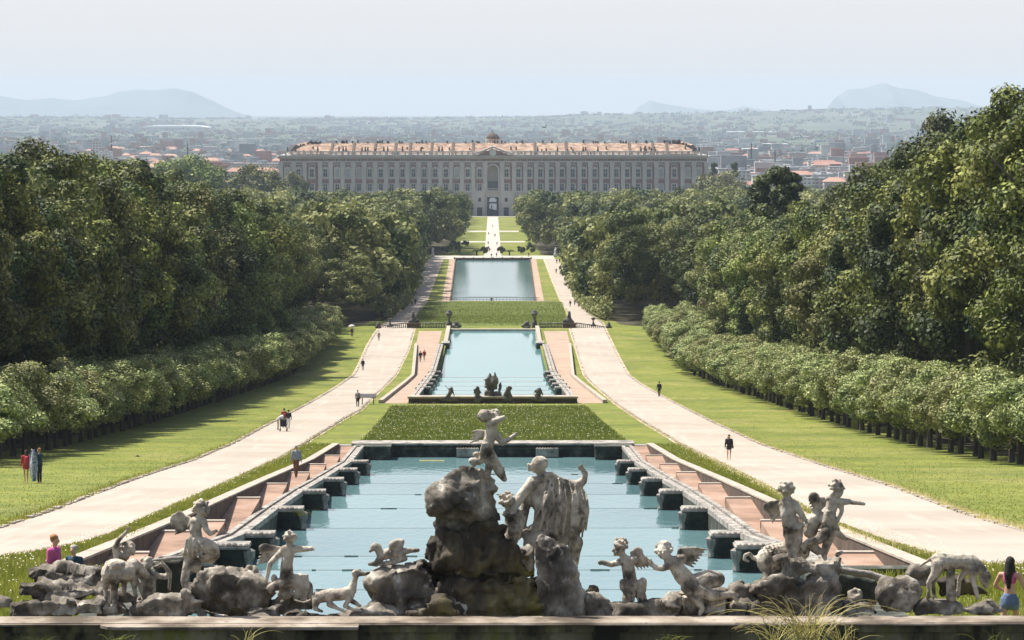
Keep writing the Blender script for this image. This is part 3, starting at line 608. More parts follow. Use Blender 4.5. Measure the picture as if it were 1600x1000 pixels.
    for p in (749.5, 791): part('door', MB().box(X(p)-1.5, X(p)+1.5, D-1.3, D-1.21, Z0, Z(324)).mesh(), M['dark'], P); part('door_hood', MB().box(X(p)-2, X(p)+2, D-1.6, D-1.21, Z(324), Z(322.5)).mesh(), M['palace_stone'], P)
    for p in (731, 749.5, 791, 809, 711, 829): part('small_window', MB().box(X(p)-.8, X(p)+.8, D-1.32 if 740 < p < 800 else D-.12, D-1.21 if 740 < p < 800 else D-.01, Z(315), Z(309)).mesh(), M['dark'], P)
    # lantern dome
    zz = Z(222); c = (0, D+60, W(770, 203.5, D+60).z-23)
    b = MB(); b.lathe(c, [(4.0, -6), (4.0, 17.0), (4.5, 17.1), (4.5, 17.8), (3.8, 17.9)], 16, .1); dm = part('lantern_drum', b.mesh(), M['parapet'], P)
    b = MB(); b.lathe(c, [(4.1, 17.9), (3.9, 19), (3.0, 20.3), (1.4, 21.3), (.3, 21.6), (.2, 23)], 16); part('dome', b.mesh(), M['wallbrown'], P)
    b = MB()
    for i in range(16): a0 = 2*math.pi*(i+.5)/16; b.lathe((c[0]+4.1*math.cos(a0), c[1]+4.1*math.sin(a0), c[2]), [(.35, 10), (.35, 17)], 6)
    part('columns', b.mesh(), M['palace_stone'], dm)
    # figures along the balustrade
    r = random.Random(2)
    for px in (497, 530, 536.5, 541, 566, 571, 575, 600, 606, 629, 658, 686, 691, 840, 871, 911, 934, 1001, 1007, 462, 450, 1083, 1092):
        b = MB(); x = X(px); b.lathe((x, D-.7, zb+.1), [(.55, 0), (.6, .8), (.4, 1.4), (.5, 2.0), (.25, 2.3), (.3, 2.8)], 6); part('roof_finial', b.mesh(), M['wallbrown'], P)
build_palace()

# ------------------------------------------------------------------ foliage
def leaf_cloud(r, clumps, per, size, droop=.0):
    """clumps: array of (x,y,z,rad). returns V,Q"""
    n = len(clumps)*per
    c = np.repeat(clumps, per, axis=0); d = r.normal(size=(n, 3)); d /= np.linalg.norm(d, axis=1, keepdims=True)
    rad = c[:, 3:4]*(.62+.48*r.random((n, 1))**1.3); p = c[:, :3]+d*rad*np.array([1, 1, .8])
    nrm = d*1.0+r.normal(size=(n, 3))*.38+np.array([0, 0, .22]); nrm /= np.linalg.norm(nrm, axis=1, keepdims=True)
    t = np.cross(nrm, r.normal(size=(n, 3))); t /= np.linalg.norm(t, axis=1, keepdims=True); b = np.cross(nrm, t)
    s = (size*(.6+.8*r.random((n, 1))))/2; b = b*.7
    V = np.stack([p-t*s, p-b*s, p+t*s, p+b*s], 1).reshape(-1, 3); Q = np.arange(n*4).reshape(-1, 4); return V, Q
def crown(seed, H, rx, z0, ncl, per, leaf, crad=(.16, .28), shape='oak', lump=.22):
    """big lobes over an ellipsoid, each carrying smaller clumps of leaves"""
    r = np.random.default_rng(seed); cl = []; rz = (H-z0)/2; cz = z0+rz
    nl = max(5, ncl//7); ga = math.pi*(3-math.sqrt(5)); o = r.random()*6.28
    for k in range(nl):
        u = 1-1.75*(k+.5)/nl+r.uniform(-.08, .08); u = max(-.95, min(.98, u)); th = o+k*ga+r.uniform(-.35, .35); s = math.sqrt(1-u*u); q = r.uniform(.62, 1.0); lr = r.uniform(.34, .52)*rx*(.75 if shape == 'cone' else 1)
        if shape == 'cone': s *= max(.1, .55-.5*u); q = 1
        lx, ly, lz = math.cos(th)*s*q*(rx-lr*.7), math.sin(th)*s*q*(rx-lr*.7), cz+u*(q if u < .5 else max(q, .85))*(rz-lr*.6)
        for _ in range(7):
            d = r.normal(size=3)+np.array([math.cos(th)*s, math.sin(th)*s, u*.5+.45])*1.0; d /= np.linalg.norm(d); rr = r.uniform(*crad)*rx*.95; m = lr*r.uniform(.55, 1.0)
            x, y, z = lx+d[0]*m, ly+d[1]*m, lz+d[2]*m*1.05
            if z-rr*.4 < z0*.6: z = z0*.6+rr*.4
            cl.append((x, y, z, rr))
    return leaf_cloud(r, np.array(cl), per, leaf)
def trunk_mb(H, r0, seed, z0, limbs=5, loc=(0, 0, 0)):
    r = random.Random(seed); b = MB(); L = Vector(loc)
    pts = [L+Vector((0, 0, -.5))]; 
    for k in range(1, 6): pts.append(L+Vector((r.uniform(-.03, .03)*H*.4, r.uniform(-.03, .03)*H*.4, H*.75*k/5)))
    b.tube(pts, [r0*1.3, r0, r0*.85, r0*.65, r0*.4, r0*.12], 8)
    for i in range(limbs):
        a = r.random()*6.28; s = pts[2+i % 3]; l = H*r.uniform(.18, .3); e = s+Vector((math.cos(a)*l, math.sin(a)*l, l*.8)); m = (s+e)/2+Vector((0, 0, -l*.1)); b.tube([s, m, e], [r0*.45, r0*.3, r0*.06], 6)
    return b
def proto(kind, seed, H, rx, z0, ncl, per, leaf, m, shape='oak', r0=.4, limbs=5, crad=(.16, .28)):
    t = thing(kind, None, None, (0, 0, 0))
    V, Q = crown(seed, H, rx, z0, ncl, per, leaf, crad, shape); part('crown', (V, Q), M[m], t); part('trunk', trunk_mb(H, r0, seed, z0, limbs).mesh(), M['bark'], t)
    return t
OAK = [proto('tree', 10+i, 20, 5.9, .8, 119, 340, .29, ['leaf_a', 'leaf_b', 'leaf_a', 'leaf_c', 'leaf_b', 'leaf_a'][i], crad=(.16, .27), limbs=6) for i in range(6)]
CLIP = [proto('clipped_tree', 60+i, 5.9, 2.75, 1.0, 56, 240, .18, 'leaf_h', r0=.17, limbs=3, crad=(.22, .34)) for i in range(4)]
def place(p, used, x, y, rz, s, label, cat, group, z=None):
    if id(p) in used: o = copy_tree(p)
    else: o = p; used.add(id(p))
    o.location = (x, y, gz(y) if z is None else z); o.rotation_euler = (0, 0, rz); o.scale = s; tag(o, label, cat, group); return o
used = set()
S1 = [(-200, 230), (0, 236), (60, 238), (110, 232), (150, 246), (240, 264), (330, 300), (430, 330), (500, 372), (530, 402), (600, 405), (640, 330), (735, 303)]
S1R = [(808, 303), (880, 330), (915, 345), (945, 335), (1000, 327), (1060, 332), (1090, 355), (1130, 350), (1160, 342), (1215, 334), (1300, 328), (1340, 306), (1385, 268), (1440, 226), (1480, 192), (1540, 166), (1600, 138), (1800, 100)]
S2 = [(-200, 262), (240, 262), (260, 268), (330, 290), (430, 293), (470, 284), (500, 300), (560, 304), (730, 303)]
S2R = [(808, 303), (950, 306), (1040, 303), (1075, 287), (1130, 282), (1180, 290), (1250, 278), (1330, 268), (1420, 270), (1800, 262)]
def sky_y(px, near):
    pts = (S1 if near else S2) if px < 770 else (S1R if near else S2R)
    return float(np.interp(px, [p[0] for p in pts], [p[1] for p in pts]))
cand = []; r = random.Random(21)
def try_tree(x, y, fr):
    px = PX(x, y)
    if px < -230 or px > 1830: return
    near = y < 690; sy = sky_y(px, near)+r.uniform(-9, 16 if near else 5)
    top = W(px, sy, y).z; h = top-gz(y); hm = r.uniform(21, 26) if near else (r.uniform(19, 23) if y < 1450 else r.uniform(11, 15))
    if not near: h = min(h, hm)
    else: h = min(h, hm+4)
    if h < 6: return
    cand.append((h*F/y, x, y, h, fr))
y = 225.0
while y < 690:
    for sx in (-1, 1):
        lat = float(np.interp(y, [225, 640], [43.5, 35.5])); k = 0
        while lat < .155*y+8 and k < 12:
            try_tree(sx*(lat+r.uniform(-1.6, 1.6)), y+r.uniform(-2.5, 2.5), k); lat += 9.5 if k else 7.5; k += 1
    y += 8.5
for sx in (-1, 1):                        # belt that steps in towards the axis behind the balustrade
    for yy in np.arange(655, 1290, 9.0):
        edge = float(np.interp(yy, [655, 1290], [25.0 if sx > 0 else 25.5, 31.5]))
        for k in range(3 if yy < 900 else 2): try_tree(sx*(edge+k*9.5+r.uniform(-1.2, 1.2)), yy+r.uniform(-2, 2), k)
    for yy in np.arange(1300, 1400, 9): 
        for k in range(3): try_tree(sx*(19.5+k*10+r.uniform(-1, 1)), yy, k)
def far_pts():
    out = []
    for yy in np.arange(700, 2125, 13.5):
        for sx in (-1, 1):
            lat = (58 if yy < 900 else 50) if yy < 1290 else (49 if yy < 1400 else 19.5); lim = .16*yy
            while lat < lim:
                out.append((sx*(lat+r.uniform(-4, 4)), yy+r.uniform(-5, 5))); lat += 13.5
    return out
for (x, y) in far_pts(): try_tree(x, y, 9)
cand.sort(key=lambda c: -c[0])
# what shows : the outer rows hide the rest
vis = [c for c in cand if c[4] <= 3]; rest = [c for c in cand if c[4] > 3]
indiv = vis[:296]; far = vis[296:]+rest
NUM = ['nearest', 'second', 'third', 'fourth', 'fifth', 'sixth', 'seventh', 'eighth', 'ninth', 'tenth', 'eleventh', 'twelfth', 'thirteenth', 'fourteenth', 'fifteenth', 'sixteenth', 'seventeenth', 'eighteenth', 'nineteenth']
def nth(i):
    if i < 19: return NUM[i]
    k = i+1; sfx = 'th' if 10 <= k % 100 <= 20 else {1: 'st', 2: 'nd', 3: 'rd'}.get(k % 10, 'th'); return '%d%s' % (k, sfx)
ORD = {}
for c in indiv: ORD.setdefault((c[1] > 0, c[4], c[2] > 650), []).append(c[2])
for v in ORD.values(): v.sort()
far = [c for c in far]
LN = {0: 'leafy green oak in the wood edge', 1: 'olive tinted tree in the wood'}
KN = ['mid-green tree', 'olive-tinted tree', 'broad green tree', 'dark green tree', 'greyish olive tree', 'bright-topped tree']
RK_ = ['front edge', 'second rank', 'third rank', 'fourth rank']
for (hp, x, y, h, fr) in indiv:
    i = r.randrange(6) if y > 330 or r.random() < .6 else 3; s = h/20; sr = max(.62, min(1.25, s))*r.uniform(.95, 1.12)
    sd_ = 'left' if x < 0 else 'right'; k_ = ORD[(x > 0, fr, y > 650)].index(y); zone = 'behind the clipped row' if y <= 650 else 'beyond the balustrade'
    p = place(OAK[i], used, x, y, r.random()*6.28, (sr, sr, s), '%s, %s from near end, %s of %s wood %s' % (KN[i], nth(k_), RK_[fr], sd_, zone), 'tree', 'wood trees')
# the remaining canopy : one mass
def canopy(name, lst, label, m, seed):
    rr = np.random.default_rng(seed); Vs = []; Qs = []; n = 0
    bank = [crown(200+i, 16, 6.9, 1.0, 40, 75, .78, (.18, .34)) for i in range(5)]; bankn = [crown(220+i, 20, 5.4, 4, 60, 170, .42, (.18, .32)) for i in range(3)]
    for (hp, x, y, h, fr) in lst:
        V, Q = bank[rr.integers(5)] if y > 690 else bankn[rr.integers(3)]; H = 16 if y > 690 else 20; s = h/H; a = rr.random()*6.28; ca, sa = math.cos(a), math.sin(a); sr = max(.85, s) if y > 690 else max(.9, s)
        W_ = np.stack([(V[:, 0]*ca-V[:, 1]*sa)*sr+x, (V[:, 0]*sa+V[:, 1]*ca)*sr+y, V[:, 2]*s+gz(y)], 1)
        Vs.append(W_); Qs.append(Q+n); n += len(V)
    return single(name, (np.concatenate(Vs), np.concatenate(Qs)), M[m], label, 'woodland', kind='stuff')
canopy('woodland_canopy', far, 'unbroken green canopy of the woods stretching back to the palace', 'leaf_far', 3)
print('trees', len(indiv), 'mass', len(far))
# clipped rows
n = 0
for sx in (-1, 1):
    for row, lat in ((0, 32.6), (1, 37.2)):
        y = 222.0 if row == 0 else 224.5; i = 0
        while y < 606 and n < 299:
            f = float(np.interp(y, [222, 640], [1, .93])); x = sx*float(np.interp(y, [222, 606], [lat, lat-5.6]))
            if not (sx < 0 and y > 640):
                s = r.uniform(.93, 1.08); place(CLIP[r.randrange(4)], used, x+r.uniform(-.25, .25), y+r.uniform(-.3, .3), r.random()*6.28, (s*1.08, s*1.16, s*r.uniform(.84, .99)),
                  'rounded pale green clipped tree, %s from near end, %s row %s' % (nth(i), ('front', 'back')[row], ('on the left', 'on the right')[sx > 0]), 'clipped tree', 'clipped tree rows'); n += 1
            y += 5.25; i += 1
# clipped hedges beside the far pool: countable long hedges
def hedge(name, pts, wd_, h, label, seed):
    rr = np.random.default_rng(seed); cl = []; 
    for (x0, y0), (x1, y1) in zip(pts, pts[1:]):
        m_ = int((y1-y0)/1.5)
        for k in range(m_):
            t_ = k/m_; yy = y0+(y1-y0)*t_
            bul = .8+.3*abs(math.sin(yy/2.9))
            for j in range(4): cl.append((x0+(x1-x0)*t_+rr.uniform(-.5, .5)*wd_*bul, yy+rr.uniform(-1, 1), gz(yy)+rr.uniform(.2, .92)*h*bul+.25, .95))
    t = thing(name, label, 'hedge', (pts[0][0], pts[0][1], gz(pts[0][1])), 'clipped hedges beside the far pool')
    V, Q = leaf_cloud(rr, np.array(cl), 26, .55); part('foliage', (V, Q), M['leaf_h'], t)
    tb = MB()
    for (x0, y0), (x1, y1) in zip(pts, pts[1:]):
        for yy in np.arange(y0, y1, 6): x = x0+(x1-x0)*(yy-y0)/(y1-y0); tb.lathe((x, yy, gz(yy)-.2), [(.2, 0), (.15, 2)], 6)
    st = part('stems', tb.mesh(), M['bark'], t); st['kind'] = 'stuff'
hedge('hedge', [(-20.9, 700), (-22.4, 950), (-24.4, 1240)], 2.4, 4.6, 'long rounded hedge on the left of the road beside the far pool', 4)
hedge('hedge', [(21.3, 700), (22.7, 950), (25.2, 1240)], 2.4, 4.6, 'long rounded hedge on the right of the road beside the far pool', 5)
# special trees
def special(px, ytop, d, rx, m, label, kind, shape='oak', seed=0, z0=3, per=170, ncl=80, leaf=.55, cat='tree', crad=(.16, .3)):
    top = W(px, ytop, d); H = top.z-gz(d); t = thing(kind, label, cat, (0, 0, 0)); V, Q = crown(seed, H, rx, z0, ncl, per, leaf, crad, shape)
    part('crown', (V, Q), M[m], t); part('trunk', trunk_mb(H, .45, seed, z0, 5 if shape != 'cone' else 0).mesh(), M['bark'], t); t.location = (top.x, d, gz(d)); return t
special(1216, 254, 560, 4.6, 'leaf_c', 'very tall dark tree rising above the right wood', 'tree', seed=71, z0=12, ncl=120)
special(1190, 315, 548, 5.4, 'leaf_c', 'dark tree just below left of the very tall dark tree', 'tree', seed=77, z0=4, ncl=100)
special(1255, 322, 540, 5.0, 'leaf_a', 'dense green tree just below right of the very tall dark tree', 'tree', seed=78, z0=4, ncl=100)
special(1524, 150, 300, 1.6, 'leaf_a', 'dark leafy tree breaking the top outline of the right wood', 'tree', seed=79, z0=14, ncl=60, leaf=.4)
special(1116, 249, 2085, 5.2, 'leaf_c', 'left of two dark conical cypresses beside the palace', 'cypress', 'cone', 72, 1, 60, 60, 1.0)
special(1147, 251, 2085, 5.6, 'leaf_c', 'right of two dark conical cypresses beside the palace', 'cypress', 'cone', 73, 1, 60, 60, 1.0)
special(292, 262, 1550, 19, 'leaf_a', 'broad flat-topped umbrella pine above the left wood', 'umbrella pine', seed=74, z0=16, ncl=150, per=90, leaf=1.1)
special(400, 258, 1750, 14, 'leaf_a', 'dense round green tree between umbrella pine and palace', 'tree', seed=75, z0=4, ncl=110, per=80, leaf=1.1)
special(455, 272, 1900, 10, 'leaf_b', 'round olive tree against the left corner of the palace', 'tree', seed=76, z0=2, ncl=80, per=70, leaf=1.1)
special(1125, 274, 1850, 16, 'leaf_b', 'broad pale olive tree before the right corner of the palace', 'tree', seed=80, z0=4, ncl=110, per=80, leaf=1.1)
special(997, 292, 1800, 9, 'leaf_c', 'dark round tree against the right half of the palace base', 'tree', seed=81, z0=3, ncl=80, per=80, leaf=1.1)
# bare tree
def bare(px, ytop, ybase, d):
    base = W(px, ybase, d); base.z = gz(d); H = W(px, ytop, d).z-base.z; r = random.Random(4); b = MB()
    def br(p, dr, l, rad, k):
        q = p+dr*l; b.tube([p, (p+q)/2+Vector((r.uniform(-.1, .1), 0, r.uniform(-.1, .1)))*l*.4, q], [rad, rad*.8, rad*.6], 5)
        if k == 0: return
        for _ in range(3 if k > 2 else 2):
            nd = (dr+Vector((r.uniform(-.8, .8), r.uniform(-.6, .6), r.uniform(-.1, .5)))).normalized(); br(q, nd, l*r.uniform(.6, .8), rad*.6, k-1)
    t = thing('bare_tree', 'leafless branching tree among the green trees of the right wood', 'tree', base)
    br(base, Vector((0, 0, 1)), H*.42, .45, 0); tr = part('trunk', b.mesh(), M['bark'], t)
    b.__init__(); 
    for _ in range(4): br(base+Vector((0, 0, H*.4)), Vector((r.uniform(-.8, .8), r.uniform(-.4, .2), 1)).normalized(), H*.22, .26, 4)
    part('branches', b.mesh(), M['bark'], t)
bare(1094, 345, 470, 618)
# small garden bushes by the esplanade
def bush(px, py, hpx, rpx, d, label, m='leaf_c'):
    g = G(px, py); s = g.y/F; t = thing('bush', label, 'bush', g); V, Q = crown(int(px), hpx*s, rpx*s, .1, 26, 50, .45, (.25, .4)); V = V+np.array(g); part('foliage', (V, Q), M[m], t)
    part('stem', MB().lathe(g, [(.15, -.2), (.1, hpx*s*.5)], 6).mesh(), M['bark'], t)
for a in [(757, 396, 10, 6, 0, 'dark round bush left of the garden path'), (783, 396, 10, 6, 0, 'dark round bush right of the garden path'), (712, 395, 20, 10, 0, 'leafy bush at the left end of the esplanade', 'leaf_a'), (814, 396, 11, 7, 0, 'small bush at the right of the esplanade lawn'),
          (830, 395, 17, 8, 0, 'taller bush below the right wood at the esplanade', 'leaf_a'), (699, 396, 12, 7, 0, 'low pale bush beside the left statue', 'leaf_b'), (727, 384, 7, 5, 0, 'tiny bush on the left garden lawn')]: bush(*a)

# ------------------------------------------------------------------ town in the plain
def ridge_z(x, d):
    px = PX(x, d); b = ZC-float(np.interp(d, PD, PZ))
    if 13000 < d < 22000:
        pts = [(-100, 184), (200, 185), (400, 188), (560, 188), (700, 186), (850, 184), (930, 180), (1100, 177), (1220, 174), (1320, 171), (1500, 168), (1700, 168)]
        top = W(px, float(np.interp(px, [p[0] for p in pts], [p[1] for p in pts])), 17500).z; bb = b-3; return max(b, bb+max(0, top-bb)*(1-abs((d-17500)/4500))**.6)
    return b
HC = [(.62, .58, .52), (.55, .42, .34), (.66, .64, .62), (.5, .45, .38), (.6, .5, .42)]
MH = [mat('house_wall', c, .9, [(.4, tuple(v*.9 for v in c)), (.6, c)], .05, 3, objrand=.15) for c in HC]
# window rows on far house walls
for m in MH:
    N = m.node_tree.nodes; L = m.node_tree.links; br = N.new('ShaderNodeTexBrick'); tc = N.new('ShaderNodeTexCoord'); mp = N.new('ShaderNodeMapping'); mp.inputs['Rotation'].default_value = (R(90), 0, 0)
    L.new(tc.outputs['Object'], mp.inputs[0]); L.new(mp.outputs[0], br.inputs[0]); br.offset = 0; br.inputs['Scale'].default_value = 1; br.inputs['Brick Width'].default_value = 3.6; br.inputs['Row Height'].default_value = 3.2; br.inputs['Mortar Size'].default_value = 1.0
    br.inputs['Color1'].default_value = (.12, .12, .13, 1); br.inputs['Color2'].default_value = (.2, .19, .18, 1); b = N['Principled BSDF']; src = b.inputs['Base Color'].links[0].from_socket; L.new(src, br.inputs['Mortar']); L.new(br.outputs['Color'], b.inputs['Base Color'])
MROOF = mat('house_roof', (.4, .2, .13), .9, [(.35, (.30, .16, .12)), (.65, (.42, .26, .2))], .02, 4, objrand=.2)
MFLAT = mat('flat_roof', (.6, .58, .56), .9, [(.38, (.22, .23, .24)), (.62, (.56, .55, .54))], .02, 4, objrand=.12)
r = random.Random(9); nb = 0
def house(x, y, w_, dp, h, i, label, red, name='apartment_house', cat='building', group='houses behind the palace'):
    z = gz(y); t = thing(name, label, cat, (x, y, z), group); x0, x1 = x-w_/2, x+w_/2
    part('wall', MB().box(x0, x1, y, y+dp, z-3, z+h).mesh(), MH[i], t)
    if red: b = MB(); rh = dp*.22; b.add([(x0-.6, y-.6, z+h), (x1+.6, y-.6, z+h), (x1+.6, y+dp+.6, z+h), (x0-.6, y+dp+.6, z+h), (x0+dp*.3, y+dp/2, z+h+rh), (x1-dp*.3, y+dp/2, z+h+rh)], [(0, 1, 5, 4), (1, 2, 5), (2, 3, 4, 5), (3, 0, 4), (3, 2, 1, 0)]); part('roof', b.mesh(), MROOF, t)
    else: b = MB(); b.box(x0-.3, x1+.3, y-.3, y+dp+.3, z+h, z+h+1); b.box(x-2, x+3, y+dp*.4, y+dp*.7, z+h+1, z+h+3.5); part('roof', b.mesh(), MFLAT, t)
cw = ['cream', 'ochre', 'white', 'tan', 'pinkish']
hl = []
for k in range(240):
    y = 1/r.uniform(1/6200, 1/2900); left = r.random() < .55; px = r.uniform(130, 432) if left else r.uniform(1105, 1440)
    hl.append((px, y, r.random() < .38, r.randrange(5), r.uniform(9, 20) if r.random() < .75 else r.uniform(20, 34), r.uniform(11, 16), r.choice([6, 7, 9, 11, 13])*.9))
hl.sort(); cl_, cr_ = 0, 0
for (px, y, red, i, wd, dp_, h_) in hl:
    left = px < 770; k = cl_ if left else cr_
    if left: cl_ += 1
    else: cr_ += 1
    house((px-770)/F*y, y, wd, dp_, h_, i, '%s house with a %s roof, %s from the left in the %s-hand town' % (cw[i], 'red' if red else 'pale flat', nth(k), 'left' if left else 'right'), red)
house((395-770)/F*3000, 3000, 42, 14, 15, 3, 'long ochre block with rows of windows just left of the palace', True, group=None)
house((412-770)/F*3350, 3350, 60, 14, 17, 0, 'long cream block behind the ochre one left of the palace', False, group=None)
house((150-770)/F*4300, 4300, 10, 12, 33, 2, 'pale tower block rising above the left wood', False, 'tower_block', group=None)
house((166-770)/F*4300, 4290, 16, 12, 20, 2, 'pale block beside the tower block above the left wood', False, group=None)
# white sheds
def shed(px, py, wpx, hpx, label, curved=False):
    a, b_ = ray(px, py); d = 2500.0
    while d < 24000 and ZC+b_*d > gz(d): d += 25
    g = Vector((a*d, d, gz(d))); s = d/F; w_, h = wpx*s, max(hpx*s, 6)
    t = thing('warehouse', label, 'warehouse', g); b = MB(); b.box(g.x-w_/2, g.x+w_/2, d, d+w_*.6, g.z-4, g.z+h*.6); part('wall', b.mesh(), MFLAT, t)
    b = MB(); n = 10; vs = []
    for j in (0, 1):
        for i in range(n+1):
            u = i/n; vs.append((g.x-w_/2*1.02+w_*1.04*u, d-2+j*w_*.6, g.z+h*.6+(h*.4*math.sin(math.pi*u)**.4 if curved else h*.15)))
            vs.append((g.x-w_/2*1.02+w_*1.04*u, d-2+j*w_*.6, g.z+h*.6))
    m_ = 2*(n+1)
    for i in range(n): b_f = 0
    fs = []
    for i in range(n): fs += [(2*i, 2*i+1, 2*i+3, 2*i+2), (m_+2*i, m_+2*i+2, m_+2*i+3, m_+2*i+1), (2*i, 2*i+2, m_+2*i+2, m_+2*i), (2*i+1, m_+2*i+1, m_+2*i+3, 2*i+3)]
    b.add(vs, fs); part('roof', b.mesh(), M['white'], t)
for a in [(268, 204, 108, 8, 'huge white curved-roof hangar on the plain at the left', True), (235, 233, 34, 3, 'long low white shed behind the left wood'), (85, 229, 16, 3, 'small white shed at the far left'), (355, 226, 20, 3, 'white shed below the hangar, right of it'), (390, 230, 34, 4, 'white sheds right of the hangar close to town'),
          (1173, 209, 78, 4, 'long white warehouse at the right of the palace roof'), (1095, 215, 14, 3, 'small white shed just right of the palace roof end'), (1252, 216, 24, 4, 'white warehouse right of the long one'), (1290, 222, 40, 3, 'narrow white warehouse lower right on the plain'), (1200, 228, 60, 3, 'pair of long white sheds on the right plain'), (1190, 236, 58, 4, 'pale factory roof near the right town'),
          (1320, 232, 84, 3, 'very long low white warehouse on the right plain'), (1300, 250, 30, 4, 'white flat building beside the right wood'), (1290, 262, 38, 8, 'white modern building above the right wood'), (600, 208, 14, 3, 'small white shed above the palace roof at left'), (488, 208, 13, 3, 'white shed above the left end of the palace'),
          (1048, 208, 12, 3, 'tiny white shed above the right part of the palace roof'), (1000, 190, 14, 2, 'tiny far white shed on the ridge')]: shed(*a)
# pale small roof inside the right wood
gx = W(1090, 340, 1000); t = thing('garden_house', 'pale long-roofed house showing between the trees of the right wood', 'house', (gx.x, 1000, gz(1000)))
part('wall', MB().box(gx.x-4.6, gx.x+4.6, 1000, 1006, gz(1000)-1, gx.z-.2).mesh(), MH[2], t); part('roof', MB().add([(gx.x-5, 999.5, gx.z-.2), (gx.x+5, 999.5, gx.z-.2), (gx.x+5, 1006.5, gx.z-.2), (gx.x-5, 1006.5, gx.z-.2), (gx.x-4, 1003, gx.z+1.2), (gx.x+4, 1003, gx.z+1.2)], [(0, 1, 5, 4), (1, 2, 5), (2, 3, 4, 5), (3, 0, 4), (3, 2, 1, 0)]).mesh(), MFLAT, t)
# masts and chimneys
for (px, yt, yb, d, lb) in [(174, 213, 242, 4500, 'red and white lattice mast above the left wood'), (1174, 224, 256, 4200, 'tall dark mast in the town right of the palace'), (1211, 234, 254, 4300, 'shorter dark mast right of the tall mast'), (293, 223, 246, 4400, 'thin dark mast in the left town')]:
    p = W(px, yt, d); t = thing('mast', lb, 'mast', (p.x, d, gz(d))); b = MB(); hh = p.z-gz(d)
    b.lathe((p.x, d, gz(d)-2), [(1.1, 0), (.9, hh*.6), (.7, hh+2)], 6); part('pole', b.mesh(), M['wallbrown'] if px < 200 else M['dark'], t); part('platform', MB().lathe((p.x, d, gz(d)+hh*.75), [(1.7, 0), (1.7, 1.2)], 8).mesh(), M['white'] if px < 200 else M['dark'], t)
# the spread of far houses and tree clumps : uncountable
Vs = []; 
def scatter_boxes(n, seed, mtl, name, label, dmin, dmax, smin, smax, hmin, hmax, cat):
    rr = random.Random(seed); b = MB(); cnt = 0
    while cnt < n:
        py = rr.uniform(0, 1); d = 1/(1/dmax+(1/dmin-1/dmax)*py**1.3); px = rr.uniform(-250, 1850); x = (px-770)/F*d
        if noise.noise(Vector((px*.006, math.log(d)*9, seed))) < -.02: continue
        s = rr.uniform(smin, smax)*(1+d/16000); h = rr.uniform(hmin, hmax)*(1 if rr.random() < .93 else 2.5); z = ridge_z(x, d)
        b.box(x-s, x+s, d-s*.5, d+s*.5, z-8, z+h); cnt += 1
    return single(name, b.mesh(), mtl, label, cat, kind='stuff')
scatter_boxes(4200, 5, MFLAT, 'town_spread', 'countless pale houses spread over the hazy plain', 3300, 21000, 3.5, 10, 4, 10, 'town')
scatter_boxes(2600, 6, MROOF, 'town_spread', 'countless red roofed houses across the hazy plain', 3000, 19000, 3.5, 9, 4, 9, 'town')
rr = np.random.default_rng(8); cl = []
while len(cl) < 11000:
    q = rr.random(); d = 1/(1/21000+(1/2700-1/21000)*q**1.25); px = rr.uniform(-250, 1850); x = (px-770)/F*d
    if noise.noise(Vector((px*.008, math.log(d)*11, 77))) < -.05: continue
    s = rr.uniform(8, 20)*(1+d/9000); cl.append((x, d, ridge_z(x, d)-s*.25, s*.7)); cl.append((x+s*rr.uniform(-1.4, 1.4), d+s*.4, ridge_z(x, d)-s*.3, s*.6))
cl = np.array(cl); V, Q = leaf_cloud(rr, cl, 40, np.repeat(3.0+cl[:, 1:2]/2300, 40, axis=0))
single('plain_trees', (V, Q), M['leaf_plain'], 'countless hazy tree clumps between the houses of the plain', 'trees', kind='stuff')
